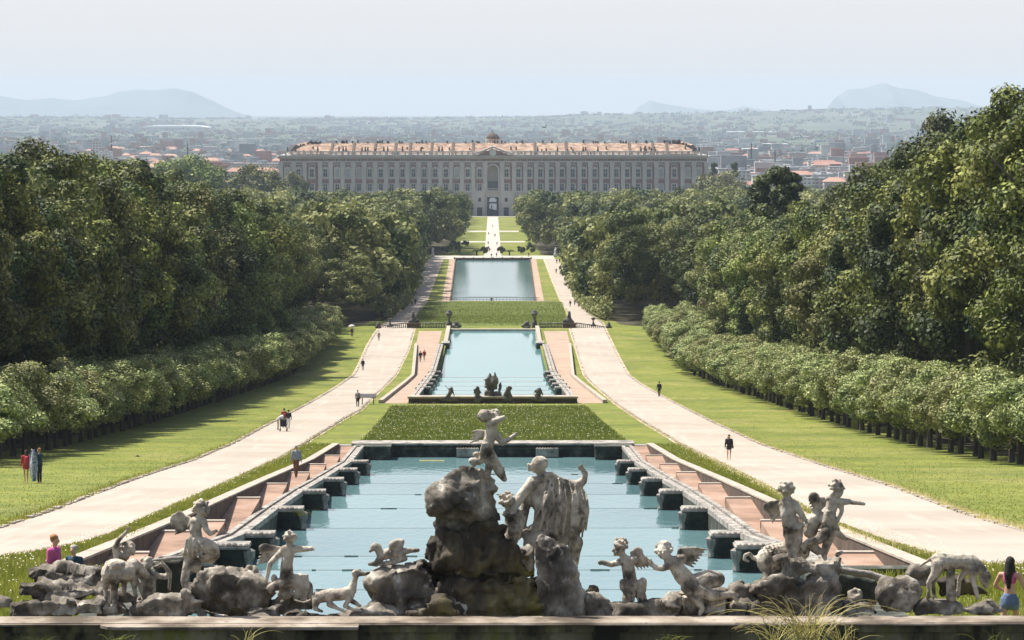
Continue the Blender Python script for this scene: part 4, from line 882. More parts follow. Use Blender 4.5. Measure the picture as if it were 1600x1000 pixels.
# ------------------------------------------------------------------ sculpted solids : hulls and tapered limbs fused by a voxel remesh
_tmp = bpy.data.meshes.new('tmp')
def _ico():
    b = bmesh.new(); bmesh.ops.create_icosphere(b, subdivisions=2, radius=1); v = np.array([x.co[:] for x in b.verts]); b.free(); return v
ICO = _ico()
class Fig:
    """parts given in units of a photo crop (origin ox, oy; s crop units per photo pixel) at distance d; third coordinate = depth away from camera"""
    def __init__(s, d, ox, oy, sc): s.d, s.ox, s.oy, s.sc = d, ox, oy, sc; s.h = []
    def P(s, p):
        v = W(s.ox+p[0]/s.sc, s.oy+p[1]/s.sc, s.d); z = p[2] if len(p) > 2 else 0
        v.y += z*s.u; return v
    @property
    def u(s): return s.d/F/s.sc
    def hull(s, pts): s.h.append(np.array([s.P(p)[:] for p in pts])); return s
    def slab(s, outline, z0, z1, inset=.0):
        """extruded traced outline, front slightly smaller"""
        c = np.mean(np.array(outline, float), axis=0); 
        pts = []
        for (x, y) in outline:
            pts.append((x, y, (z0+z1)/2)); pts.append((c[0]+(x-c[0])*(1-inset), c[1]+(y-c[1])*(1-inset), z0)); pts.append((c[0]+(x-c[0])*(1-inset), c[1]+(y-c[1])*(1-inset), z1))
        return s.hull(pts)
    def cap(s, a, b, ra, rb=None, fl=1.0):
        rb = ra if rb is None else rb; A, B = np.array(s.P(a)[:]), np.array(s.P(b)[:]); k = np.array([1, fl, 1])
        s.h.append(np.concatenate([A+ICO*ra*s.u*k, B+ICO*rb*s.u*k])); return s
    def chain(s, pts, fl=1.0):
        """pts: list of ((x,y,z), r)"""
        for (a, ra), (b, rb) in zip(pts, pts[1:]): s.cap(a, b, ra, rb, fl)
        return s
    def ell(s, c, rx, ry, rz=None, rot=0):
        rz = rx if rz is None else rz; C_ = np.array(s.P(c)[:]); p = ICO*np.array([rx, rz, ry])*s.u; co, si = math.cos(rot), math.sin(rot)
        q = p.copy(); q[:, 0] = p[:, 0]*co-p[:, 2]*si; q[:, 2] = p[:, 0]*si+p[:, 2]*co; s.h.append(C_+q); return s
    def curls(s, c, r, n=16, k=.3, seed=1, up=-.2, squash=1.0, face=None):
        rr = random.Random(seed)
        for _ in range(n):
            a = rr.random()*6.28; u = rr.uniform(up, 1); q = math.sqrt(1-u*u)
            if face and (math.cos(a)*face[0]+math.sin(a)*face[1])*q > .38 and u < .62: continue
            s.ell((c[0]+math.cos(a)*q*r*.86, c[1]-u*r*.86*squash, (c[2] if len(c) > 2 else 0)+math.sin(a)*q*r*.86), r*k*rr.uniform(.8, 1.2), r*k)
        return s
    def head(s, c, r, face=(1, 0), hair=1, seed=1, n=16):
        """face: direction the nose points in image x and in depth (towards camera negative)"""
        fx, fz = face; l = math.hypot(fx, fz) or 1; fx, fz = fx/l, fz/l; x, y, z = c[0], c[1], (c[2] if len(c) > 2 else 0)
        s.ell(c, r*.82, r, r*.82); s.ell((x+fx*r*.22, y+r*.32, z+fz*r*.22), r*.6, r*.62, r*.6)           # skull, jaw
        s.cap((x+fx*r*.85, y-r*.05, z+fz*r*.85), (x+fx*r*1.02, y+r*.22, z+fz*r*1.02), r*.09, r*.14)      # nose
        s.cap((x+fx*r*.74-fz*r*.35, y-r*.12, z+fz*r*.74+fx*r*.35), (x+fx*r*.74+fz*r*.35, y-r*.12, z+fz*r*.74-fx*r*.35), r*.13)   # brow
        s.ell((x+fx*r*.76, y+r*.52, z+fz*r*.76), r*.16, r*.07); s.ell((x+fx*r*.68, y+r*.78, z+fz*r*.68), r*.2, r*.16)            # lips, chin
        for q in (-1, 1): s.ell((x+fx*r*.55-q*fz*r*.42, y+r*.35, z+fz*r*.55+q*fx*r*.42), r*.28, r*.28); s.ell((x-q*fz*r*.84, y+r*.1, z+q*fx*r*.84), r*.14, r*.2)
        if hair: s.curls((x-fx*r*.16, y-r*.06, z-fz*r*.16), r*1.10, n+10, .25, seed, -.4, 1.0, (fx, fz))
        return s
    def hand(s, c, dr, r, curl=.4):
        """palm + five fingers pointing along dr (image dir + depth)"""
        d3 = Vector(dr).normalized(); x, y, z = c; sd = d3.cross(Vector((0, 0, 1))); sd = sd.normalized() if sd.length > .1 else Vector((1, 0, 0))
        V = lambda v: (x+v.x, y+v.y, z+v.z)
        s.cap(V(Vector()), V(d3*r*1.1), r*.75, r*.8, .6)
        for i in range(4):
            o = sd*(i-1.5)*r*.5; l = r*(1.35, 1.65, 1.55, 1.15)[i]; m = d3*r*1.3+o; e = m+d3*l*(1-curl*.5)+Vector((0, 0, -l*curl))
            s.cap(V(m), V(m+(e-m)*.5), r*.24, r*.22); s.cap(V(m+(e-m)*.5), V(e+Vector((0, 0, -l*curl*.4))), r*.22, r*.17)
        s.cap(V(d3*r*.3+sd*r*.7), V(d3*r*1.3+sd*r*1.35+Vector((0, 0, -r*.3))), r*.28, r*.2); return s
    def wing(s, root, tip, width, n=6, th=9, seed=2, curl=.25):
        rx, ry = root[:2]; z = root[2] if len(root) > 2 else 0; dx, dy = tip[0]-rx, tip[1]-ry; l = math.hypot(dx, dy); dx, dy = dx/l, dy/l; nx, ny = -dy, dx
        zt = (tip[2] if len(tip) > 2 else z)
        for i in range(n):
            o = (i/(n-1)-.5)*width; k = 1-.30*(i/(n-1))
            m = (rx+dx*l*.5*k+nx*o*.9, ry+dy*l*.5*k+ny*o*.9, (z+zt)/2+(th*.5 if i % 2 else 0)); e = (rx+dx*l*k+nx*(o*1.1), ry+dy*l*k+ny*(o*1.1), zt+(th*.4 if i % 2 else 0)); st = (rx+nx*o*.35, ry+ny*o*.35, z)
            s.chain([(st, width/n*.75), (m, width/n*.68), (e, width/n*.40)], .8)
        return s
    def build(s, name, m, voxel, label=None, cat=None, group=None, parent=None, rough=.0, rs=3.0, smooth=2, lump=0.0, ls=.6, loc=None, crag=0.0):
        bm = bmesh.new()
        for pts in s.h:
            t = bmesh.new()
            for p in pts: t.verts.new(p)
            bmesh.ops.convex_hull(t, input=t.verts[:], use_existing_faces=False)
            loose = [v for v in t.verts if not v.link_faces]; bmesh.ops.delete(t, geom=loose, context='VERTS'); bmesh.ops.recalc_face_normals(t, faces=t.faces[:])
            me = bpy.data.meshes.new('t'); t.to_mesh(me); t.free(); bm.from_mesh(me); bpy.data.meshes.remove(me)
        me = bpy.data.meshes.new(name); bm.to_mesh(me); bm.free()
        o = bpy.data.objects.new('tmp', me); COL.objects.link(o); md = o.modifiers.new('r', 'REMESH'); md.mode = 'VOXEL'; md.voxel_size = voxel
        dg = bpy.context.evaluated_depsgraph_get(); m2 = bpy.data.meshes.new_from_object(o.evaluated_get(dg)); bpy.data.objects.remove(o); bpy.data.meshes.remove(me)
        b = bmesh.new(); b.from_mesh(m2)
        for _ in range(smooth): bmesh.ops.smooth_vert(b, verts=b.verts[:], factor=.5, use_axis_x=True, use_axis_y=True, use_axis_z=True)
        if rough or lump or crag:
            b.normal_update(); N_ = noise
            for v in b.verts:
                p = v.co; dsp = 0
                if rough: dsp += N_.noise(p*rs)*rough+N_.noise(p*rs*2.7)*rough*.5
                if lump: dsp += N_.noise(p*ls)*lump
                if crag:
                    for fq, am in ((.9, 1.0), (2.1, .55), (4.6, .28)):
                        dd_, pp_ = N_.voronoi(Vector((p.x*fq, p.y*fq, p.z*fq*1.3))); q_ = pp_[0]; rv = Vector((N_.noise(q_*7.1+Vector((3, 0, 0))), N_.noise(q_*7.1), N_.noise(q_*7.1+Vector((0, 9, 0)))))
                        dsp += max(-.5, min(.5, (Vector((p.x*fq, p.y*fq, p.z*fq*1.3))-q_).dot(rv)*2.6))*crag*am; dsp -= max(0, .10-(dd_[1]-dd_[0]))*crag*am*2.2
                v.co += v.normal*dsp
        b.to_mesh(m2); b.free(); m2.name = name
        if parent is not None: return part(name, m2, m, parent, smooth=True)
        if loc is None:
            co = np.empty(len(m2.vertices)*3, np.float32); m2.vertices.foreach_get('co', co); co = co.reshape(-1, 3); loc = (float(co[:, 0].mean()), float(co[:, 1].mean()), float(co[:, 2].min()))
        return single(name, m2, m, label, cat, group, loc=loc, smooth=True)
DA = 70.0
A = lambda dz=0: Fig(DA+dz, 0, 740, 3.845); Bc = lambda dz=0: Fig(DA+dz, 370, 740, 3.845); Cc = lambda dz=0: Fig(DA+dz, 640, 620, 2.631); C5 = lambda dz=0: Fig(DA+dz, 640, 700, 5.0)
Dd = lambda dz=0: Fig(DA+dz, 900, 740, 3.847); E = lambda dz=0: Fig(DA+dz, 1160, 730, 3.636); Gc = lambda dz=0: Fig(DA+dz, 240, 770, 4.762)
RK = dict(voxel=.05, rough=.03, rs=4.5, crag=.15, smooth=0)
ST_ = dict(voxel=.0165, rough=.004, rs=16, smooth=1)
GS = 'figures of the fountain group'
# ---- ledge of the big basin
zl = W(800, 968, 68.6).z
t = thing('basin_ledge', 'long moulded stone ledge carrying the fountain rocks across the foreground', 'ledge', (0, 68, zl-1.2))
b = MB(); b.box(-20, 20, 68.3, 69.2, zl-.07, zl-.02); b.box(-20, 20, 68.22, 69.15, zl-.065, zl-.035)
x0, x1 = W(190, 970, 68).x, W(560, 970, 68).x; x2, x3 = W(620, 975, 68).x, W(915, 970, 68).x
b.box(x0, x1, 67.85, 68.3, zl-.085, zl-.03); b.lathe((x0, 68.28, zl-.085), [(.43, 0), (.43, .052)], 20)
part('coping', b.mesh(), M['ledge'], t)
b = MB(); b.box(-20, 20, 68.4, 69.2, zl-2.4, zl-.07); b.box(-13, 13, 69.2, 72.5, zl-3, zl-.95); b.box(x0+.05, x1-.02, 67.97, 68.4, zl-2.4, zl-.085); b.lathe((x0, 68.3, zl-2.4), [(.33, 0), (.33, 2.31)], 20); part('front_face', b.mesh(), M['ledge_face'], t)
b = MB(); b.box(-20, 20, 68.33, 68.4, zl-.20, zl-.07); b.box(-20, 20, 68.28, 68.39, zl-1.1, zl-.75); part('moulding', b.mesh(), M['ledge_face'], t)
struct('basin_water', MB().add([(-25, 40, zl-1.15), (25, 40, zl-1.15), (25, 68.27, zl-1.15), (-25, 68.27, zl-1.15)], [(0, 1, 2, 3)]).mesh(), water_mat('dark_water', (.01, .014, .008), (.03, .035, .018), .1))
# ---- rocks, left to right
def rock(f, label, m='rock', name='rock', cat='rock', group='rocks of the fountain', **k):
    kk = dict(RK); kk.update(k); return f.build(name, M[m], label=label, cat=cat, group=group, **kk)
f = A(.6); f.slab([(130, 600), (180, 550), (240, 545), (330, 580), (480, 575), (610, 585), (620, 680), (400, 690), (150, 640)], -60, 110, .15); rock(f, 'topmost of three flat layered rock slabs at the left end')
f = A(.2); f.slab([(100, 650), (200, 640), (300, 690), (440, 700), (600, 680), (660, 710), (440, 775), (300, 760), (100, 740)], -90, 90, .12); f.slab([(600, 680), (700, 700), (700, 770), (560, 760)], -40, 90, .1); rock(f, 'middle of three flat layered rock slabs at the left end')
f = A(-.2); f.slab([(60, 770), (130, 745), (270, 770), (420, 800), (560, 750), (640, 760), (650, 850), (45, 865)], -120, 90, .1); rock(f, 'lowest of three flat layered rock slabs at the left end')
f = A(0); f.slab([(0, 735), (60, 740), (100, 760), (60, 820), (-40, 820)], -60, 60, .1); rock(f, 'small pale rock cut by the left frame edge')
f = A(-.3); f.slab([(780, 790), (880, 720), (940, 705), (1100, 720), (1160, 760), (1170, 850), (1130, 890), (780, 870)], -130, 60, .3); f.slab([(1100, 720), (1300, 760), (1150, 790)], -110, -30, .4); f.chain([((1180, 800, -60), 22), ((1290, 830, -70), 22), ((1400, 855, -60), 12)]); f.chain([((1120, 700, -90), 26), ((1160, 790, -100), 24), ((1240, 880, -90), 20)]); rock(f, 'smooth bulging pale rock with thin ridges left of the seated winged boy', crag=.1)
f = Gc(.2); f.slab([(390, 640), (420, 560), (520, 530), (600, 550), (740, 620), (900, 700), (910, 780), (860, 900), (560, 920), (370, 760)], -110, 120, .25); f.slab([(240, 740), (380, 560), (480, 520), (520, 640), (420, 900), (300, 870)], -20, 140, .1); f.slab([(360, 830), (900, 800), (940, 960), (420, 960)], 0, 120, .1)
rock(f, 'large faceted brown rock between the two left winged boys')
f = Gc(-.5); f.slab([(690, 960), (720, 910), (800, 898), (880, 905), (915, 968)], -60, 60, .15); rock(f, 'small rounded stone lying on the ledge below the large faceted rock', crag=.05)
f = Bc(-.4); f.slab([(255, 850), (290, 805), (390, 800), (530, 830), (560, 870), (540, 905), (260, 900)], -70, 70, .2); f.slab([(530, 850), (700, 840), (850, 790), (960, 820), (1010, 860), (1010, 930), (640, 915)], -70, 90, .2); rock(f, 'low pale rocks under the lying hound', crag=.12)
f = Bc(.1); f.slab([(790, 610), (860, 570), (1000, 520), (1130, 505), (1200, 600), (1250, 700), (1080, 800), (950, 790), (840, 740), (780, 660)], -140, 160, .2); f.slab([(930, 700), (1250, 700), (1400, 760), (1450, 930), (1000, 930)], -160, 100, .1); f.cap((950, 670, -150), (930, 700, -150), 14); rock(f, 'brown overhanging rock carrying the broken winged fragments')
f = Bc(-.2); f.slab([(1000, 800), (1250, 720), (1350, 800), (1420, 940), (1000, 940)], -180, 0, .25); rock(f, 'mossy dark rock at the foot left of the pinnacle', m='darkrock')
# pinnacle
f = C5(.1); f.hull([(130, 350, 0), (140, 345, -60), (145, 480, -60), (200, 560, 0), (300, 210, -40), (180, 300, 60), (460, 125, 60), (330, 330, -150), (470, 470, -160), (200, 440, -140), (580, 170, 60), (520, 420, -120), (600, 600, 60), (560, 240, -60)])
f.hull([(460, 125, 0), (580, 150, -20), (655, 240, 20), (660, 280, 60), (630, 400, 40), (560, 600, 80), (450, 420, -80), (680, 480, 60), (740, 600, 120), (420, 600, 140)])
f.hull([(190, 470, -30), (215, 680, 20), (640, 760, 60), (640, 420, 60), (230, 450, 160), (640, 420, 180), (200, 620, 120)])
rock(f, 'towering boulder forming the top of the central rock pinnacle', crag=.10)
f = C5(0); f.hull([(150, 740, -20), (200, 640, -20), (320, 620, -130), (440, 715, -140), (120, 860, -40), (160, 930, -60), (330, 960, -160), (380, 780, -130), (300, 650, 100), (120, 860, 100)])
f.hull([(160, 900, -60), (900, 900, 0), (900, 1120, 0), (160, 1120, -60), (160, 900, 150), (900, 900, 150), (900, 1120, 150), (160, 1120, 150)]); f.hull([(380, 640, -30), (640, 600, 20), (745, 600, 40), (735, 740, 40), (860, 850, -20), (980, 1010, -40), (380, 1000, -90), (380, 740, -70), (500, 620, 140), (860, 850, 200), (980, 1010, 200), (380, 1000, 200)])
rock(f, 'dark middle section of the central rock pinnacle', m='darkrock', crag=.2)
f = C5(.2); f.hull([(600, 500, 20), (700, 560, 0), (745, 640, 10), (735, 760, 10), (640, 720, -50), (600, 600, 140), (740, 760, 140)]); rock(f, 'dark vertical face on the right of the central rock pinnacle', m='darkrock')
f = Cc(0); f.hull([(100, 740, 0), (110, 760, -70), (440, 730, -60), (510, 760, -50), (560, 940, -60), (540, 860, -70), (90, 940, -80), (100, 740, 120), (560, 760, 120), (560, 940, 120), (300, 940, -95), (440, 850, -90)]); f.hull([(0, 700, 0), (60, 665, 0), (110, 700, -20), (140, 790, -30), (0, 780, -20), (100, 700, 70), (0, 700, 70)])
rock(f, 'broad dark base of the central rock pinnacle', m='darkrock', crag=.22)
f = Cc(-.1); f.hull([(508, 590, -20), (535, 552, -10), (622, 598, 0), (668, 655, 20), (700, 715, 10), (722, 800, 10), (738, 900, 10), (738, 945, 0), (540, 940, -40), (515, 700, -40), (600, 720, -90), (590, 870, -100), (540, 600, 90), (730, 940, 100), (540, 940, 100)]); rock(f, 'tall leaning brown rock in front of the cloaked man', crag=.07)
f = C5(.1); f.hull([(740, 760, 0), (870, 800, -10), (960, 800, 0), (960, 980, 0), (740, 980, 0), (740, 760, 100), (960, 800, 100), (960, 980, 100), (860, 980, -40)]); rock(f, 'grey speckled boulder between pinnacle and leaning rock', crag=.1)
f = Dd(0); f.slab([(50, 735), (110, 710), (170, 740), (250, 860), (230, 900), (60, 895)], -60, 60, .2); rock(f, 'small pointed pale rock right of the leaning rock', crag=.1)
f = Dd(.3); f.slab([(45, 710), (80, 670), (130, 685), (135, 725), (60, 735)], -30, 30, .2); rock(f, 'small black stone behind the pointed pale rock', m='darkrock', crag=.05)
f = Dd(-.1); f.slab([(225, 790), (330, 770), (500, 750), (620, 740), (700, 790), (620, 880), (230, 880)], -70, 90, .15); f.slab([(560, 720), (760, 700), (900, 720), (910, 860), (560, 880)], -20, 140, .1); rock(f, 'long flat brown rock under the two right-hand winged boys', crag=.12)
f = Dd(-.5); f.slab([(570, 880), (620, 855), (680, 860), (690, 895), (580, 895)], -30, 30, .1); rock(f, 'small flat stone on the ledge below the reclining boy', crag=.04)
f = Dd(-.5); f.slab([(810, 860), (860, 845), (930, 855), (960, 880), (940, 915), (820, 912)], -50, 50, .15); rock(f, 'rounded stone on the ledge right of the reclining boy', crag=.04)
f = Dd(0); f.slab([(905, 800), (960, 770), (1080, 745), (1140, 800), (1140, 880), (1000, 900), (910, 860)], -90, 60, .2); f.slab([(920, 690), (1050, 660), (1100, 740), (930, 800)], 0, 90, .15); rock(f, 'jumbled brown rocks between reclining boy and the boar', crag=.15)
f = Dd(.3); f.slab([(1000, 640), (1040, 680), (1010, 720), (930, 710), (920, 690)], 40, 100, .1); rock(f, 'pale broken stone beside the foot of the reclining boy', crag=.05)
f = E(0); f.slab([(30, 670), (170, 600), (250, 580), (340, 605), (300, 660), (150, 760), (60, 740)], -120, 60, .25); f.slab([(60, 720), (250, 700), (560, 580), (560, 700), (540, 760), (400, 860), (140, 860), (60, 800)], -90, 120, .1); f.slab([(190, 520), (240, 500), (370, 510), (370, 590), (220, 600)], -60, 80, .1); f.slab([(370, 520), (540, 530), (570, 580), (540, 600), (370, 590)], -50, 80, .1); f.slab([(0, 760), (80, 760), (200, 850), (130, 870), (0, 830)], -90, 20, .1)
rock(f, 'great dark brown rock carrying the two standing boys at the right', crag=.18)
f = E(.2); f.slab([(480, 780), (560, 745), (640, 770), (740, 770), (755, 830), (640, 850), (500, 840)], -30, 70, .15); rock(f, 'low brown rocks between the boys and the standing beast', crag=.1)
f = E(0); f.slab([(750, 700), (800, 650), (900, 640), (980, 650), (1015, 700), (1000, 760), (940, 830), (760, 830)], -60, 80, .25); f.slab([(840, 700), (1000, 700), (960, 830), (860, 825)], -85, 40, .25); rock(f, 'faceted brown rock left of the standing beast', crag=.15)
f = E(-.1); f.slab([(955, 790), (1020, 745), (1240, 755), (1265, 790), (1250, 830), (960, 832)], -80, 60, .12); f.slab([(1260, 790), (1380, 755), (1420, 790), (1430, 828), (1262, 830)], -60, 60, .12); rock(f, 'long pale rock slab under the standing beast', crag=.09)
f = E(-.1); f.slab([(1370, 740), (1420, 750), (1480, 800), (1480, 822), (1420, 825), (1390, 780)], -40, 30, .1); rock(f, 'small pale wedge rock at the right end of the slab', crag=.07)
f = E(.5); f.slab([(1100, 640), (1240, 610), (1330, 670), (1410, 710), (1415, 745), (1100, 745)], -20, 80, .15); rock(f, 'dark rock behind the legs of the standing beast', m='darkrock', crag=.12)
f = E(.7); f.slab([(920, 600), (960, 560), (1040, 570), (1090, 620), (1060, 700), (1000, 690), (930, 640)], -40, 60, .2); rock(f, 'rounded mottled rock behind the tail of the standing beast', crag=.1)
f = E(.4); f.ell((640, 735, 0), 46, 38, 40); f.curls((640, 735, 0), 46, 26, .28, 3, -.5); rock(f, 'small fluffy rounded carved stone between the right rocks', m='stone', crag=.0, rough=.01, voxel=.025)
for (mk, pts, lb) in [
    (A(.3), [(560, 800), (700, 760), (790, 800), (800, 870), (560, 880)], 'low brown stone under the calf and the lifting child'),
    (A(.5), [(640, 700), (760, 690), (880, 740), (860, 800), (650, 800)], 'brown stone showing between the legs of the calf'),
    (Gc(-.2), [(640, 880), (760, 840), (960, 830), (960, 960), (640, 960)], 'low dark stone between large faceted rock and the hound'),
    (Bc(.2), [(180, 760), (330, 700), (470, 770), (480, 840), (180, 860)], 'brown boulder under the winged boy reaching right'),
    (Bc(-.1), [(800, 800), (900, 770), (1010, 800), (1010, 870), (800, 850)], 'low brown stone wedged under the overhanging rock'),
    (Dd(.0), [(150, 820), (260, 790), (330, 830), (330, 900), (160, 900)], 'low brown stone beside the pointed pale rock'),
    (E(.1), [(560, 770), (700, 760), (780, 790), (780, 840), (540, 840)], 'low flat brown stone in front of the fluffy carved stone'),
    (E(.3), [(-120, 720), (40, 690), (120, 760), (100, 850), (-130, 850)], 'broad brown stone at the left foot of the great rock')]:
    mk.slab(pts, -40, 90, .2); rock(mk, lb, crag=.13)
# curved low basin wall right
f = E(2.0); f.chain([((380, 560, 0), 16), ((560, 580, -20), 18), ((740, 600, -60), 18), ((880, 640, -140), 16)]); f.chain([((400, 575, 20), 14), ((560, 596, 0), 14), ((720, 618, -30), 14), ((840, 655, -110), 12)])
f.build('curved_coping', M['piertop'], .04, 'curved weathered coping of the basin behind the right-hand rocks', 'coping', rough=.02)
f = E(2.3); f.hull([(540, 600, 0), (770, 640, -20), (770, 790, -20), (540, 790, 0), (540, 600, 60), (770, 640, 60), (770, 790, 60), (540, 790, 60)]); f.build('curved_wall', M['pierdark'], .06, 'dark mossy curved wall under the coping behind the right rocks', 'wall', rough=.03)
f = A(2.3); f.hull([(930, 530, 0), (1120, 510, 10), (1120, 720, 10), (930, 720, 0), (930, 530, 60), (1120, 520, 60), (1120, 720, 60), (930, 720, 60)]); f.build('curved_wall', M['pierdark'], .06, 'dark mossy wall behind the child lifting its arms at the left', 'wall', rough=.03)
f = A(2.2); f.chain([((900, 525, 0), 13), ((1000, 512, 0), 15), ((1130, 505, 10), 15)]); f.chain([((930, 512, 40), 12), ((1130, 494, 50), 12)]); f.build('curved_coping', M['piertop'], .04, 'weathered coping behind the child lifting its arms at the left', 'coping', rough=.02)

def fig(f, name, label, cat, m='stone', **k):
    kk = dict(ST_); kk.update(k); return f.build(name, M[m], label=label, cat=cat, group=None, **kk)
# ---- calf seen from behind
f = A(-.3); f.ell((655, 600, 0), 52, 68, 60).ell((740, 600, 60), 70, 70, 90).ell((690, 550, 40), 70, 36, 80); f.chain([((634, 640, 0), 32), ((632, 700, 10), 16), ((636, 760, -5), 13), ((634, 786, -8), 16)]); f.chain([((690, 640, 0), 34), ((692, 700, 15), 18), ((690, 760, 5), 15), ((690, 792, -5), 18)])
f.chain([((790, 640, 100), 30), ((798, 700, 100), 16), ((806, 750, 95), 14)]); f.chain([((730, 640, 120), 26), ((735, 740, 120), 15)]); f.chain([((650, 548, -50), 8), ((636, 580, -66), 7), ((655, 605, -60), 8)]); f.chain([((790, 560, 110), 40), ((840, 600, 130), 30), ((870, 640, 150), 24)]); f.chain([((672, 700, 20), 14), ((672, 800, 20), 17)])
f.slab([(612, 800), (700, 790), (710, 840), (620, 845)], -30, 40, .1)
fig(f, 'animal_statue', 'pale stone calf seen from behind with raised tail stump, at the left', 'statue', lump=.01)
# ---- boy with raised arm behind the calf
f = A(.2); f.ell((720, 540, 30), 42, 60, 40); f.cap((715, 500, 20), (750, 500, 20), 32, 28); f.chain([((700, 495, 20), 24), ((692, 440, 10), 19), ((715, 395, 0), 15), ((755, 355, 0), 12)]); f.hand((762, 345, 0), (.6, -1, 0), 12, .2); f.cap((748, 500, 20), (762, 475, 20), 22, 20); f.head((772, 458, 20), 42, (1, .3), 0); f.curls((765, 450, 20), 45, 20, .25, 5, -.1); f.ell((752, 495, -10), 30, 22, 20)
fig(f, 'boy_statue', 'stone boy flinging one arm up behind the calf', 'statue')
# ---- child lifting arms
f = A(.5); f.head((880, 545, 0), 42, (-.2, -1), 1, 6); f.cap((885, 590, 5), (890, 640, 5), 22, 44).cap((890, 640, 5), (890, 740, 5), 46, 42); f.chain([((915, 610, 0), 22), ((1000, 620, -10), 17), ((1018, 590, -10), 15), ((985, 545, -20), 12)]); f.hand((982, 540, -20), (-.3, -1, 0), 10, .3); f.chain([((850, 610, -5), 24), ((820, 580, -20), 30), ((800, 600, -10), 24)]); f.chain([((930, 570, 30), 12), ((975, 545, 30), 14), ((1020, 600, 30), 12), ((1015, 700, 30), 11)]); f.cap((820, 640, 0), (870, 750, 0), 12, 14)
fig(f, 'child_statue', 'stone child with curly hair lifting both arms beside the calf', 'statue')
# ---- winged boy seated at the left
f = Gc(-.4); f.head((362, 118, 0), 62, (.8, -.7), 1, 8, 26); f.cap((345, 180, 0), (335, 210, 0), 30, 34); f.chain([((325, 215, 0), 44), ((310, 280, 5), 46), ((322, 350, 0), 48)]); f.cap((300, 210, 0), (370, 215, 0), 32, 30)
f.chain([((375, 215, -10), 28), ((395, 270, -40), 22), ((425, 300, -50), 19), ((455, 285, -60), 16)]); f.hand((458, 282, -60), (1, -.3, -.3), 13, .4); f.chain([((290, 215, 10), 26), ((262, 260, 20), 18)])
f.wing((270, 215, 40), (140, 250, 60), 120, 6, 8); f.ell((150, 215, 55), 36, 60, 14); f.ell((190, 180, 50), 40, 45, 14)
f.chain([((320, 370, 0), 54), ((400, 380, -40), 48), ((450, 400, -50), 38)]); f.chain([((450, 400, -50), 38), ((470, 460, -30), 30), ((430, 500, 0), 26)]); f.chain([((300, 400, 20), 56), ((270, 480, 10), 44), ((245, 570, -10), 34), ((230, 650, -30), 30), ((240, 710, -50), 22), ((275, 730, -80), 16)])
f.ell((240, 440, 0), 40, 44, 40).ell((270, 360, -30), 34, 44, 30).ell((400, 480, 0), 70, 40, 50).ell((310, 540, 20), 50, 60, 40)
for i in range(6): f.chain([((250+i*28, 340, -46), 9), ((240+i*30, 400, -52), 11), ((225+i*34, 470, -40), 8)])
for i in range(4): f.chain([((330+i*20, 330, -50), 8), ((370+i*22, 400, -80+i*6), 9), ((420+i*18, 480, -50), 8)])
fig(f, 'winged_boy_statue', 'winged curly-haired stone boy seated in drapery on the large faceted rock', 'statue')
# ---- winged boy reaching right
f = Bc(-.1); f.head((318, 385, 0), 40, (.2, .9), 1, 9, 22); f.cap((318, 425, 0), (305, 460, 0), 20, 28); f.chain([((318, 455, 0), 34), ((300, 540, 0), 38), ((300, 620, 0), 44)], .85); f.cap((285, 455, 0), (350, 455, 0), 25, 24); f.chain([((345, 452, 0), 24), ((400, 452, -10), 19), ((445, 450, -15), 15)]); f.hand((440, 450, -15), (1, 0, 0), 13, .7)
f.wing((270, 470, 30), (110, 500, 40), 90, 6, 8); f.ell((170, 455, 36), 46, 34, 14); f.chain([((260, 480, 10), 20), ((200, 540, -5), 17), ((178, 640, -10), 13)]); f.chain([((310, 640, 0), 44), ((250, 665, -40), 34), ((205, 680, -50), 24), ((215, 710, -40), 16)]); f.chain([((340, 650, 10), 38), ((380, 700, 20), 30), ((370, 760, 20), 22)]); f.chain([((380, 620, 30), 22), ((430, 680, 40), 26), ((440, 760, 30), 20)]); f.ell((290, 720, 10), 50, 44, 40).ell((225, 630, -10), 20, 30, 16)
for i in range(5): f.chain([((350+i*18, 610, 0), 9), ((360+i*18, 680, -10), 10), ((345+i*16, 760, 0), 8)])
fig(f, 'winged_boy_statue', 'winged stone boy on the rock stretching one arm to the right', 'statue')
f = Bc(.5); f.ell((85, 595, 0), 44, 36, 36); f.curls((85, 590, 0), 44, 26, .28, 4, -.3); fig(f, 'carved_head', 'curly carved stone head peeping over the large faceted rock', 'statue')
# ---- hound
f = Bc(-.5); f.chain([((480, 745, 0), 38), ((560, 730, 0), 40), ((640, 725, 0), 38), ((690, 700, 0), 32)], 1.0); f.chain([((690, 700, 0), 30), ((705, 650, 0), 20), ((715, 610, 0), 18)]); f.ell((718, 598, 0), 30, 27, 22); f.chain([((735, 600, 0), 18), ((775, 602, 0), 13), ((795, 595, 0), 9)]); f.chain([((705, 590, -18), 11), ((722, 625, -20), 9)]); f.chain([((690, 730, -20), 20), ((650, 790, -35), 13), ((700, 812, -40), 10), ((745, 818, -40), 9)]); f.chain([((680, 760, 10), 18), ((740, 795, 10), 11)]); f.chain([((480, 760, -20), 28), ((470, 805, -40), 14), ((515, 822, -50), 9)]); f.chain([((560, 780, -30), 22), ((600, 800, -45), 12), ((650, 822, -50), 9)]); f.chain([((450, 760, 0), 9), ((400, 775, 0), 7), ((350, 760, 0), 5)])
fig(f, 'hound_statue', 'lying pale stone hound lifting its head beside the brown overhanging rock', 'statue')
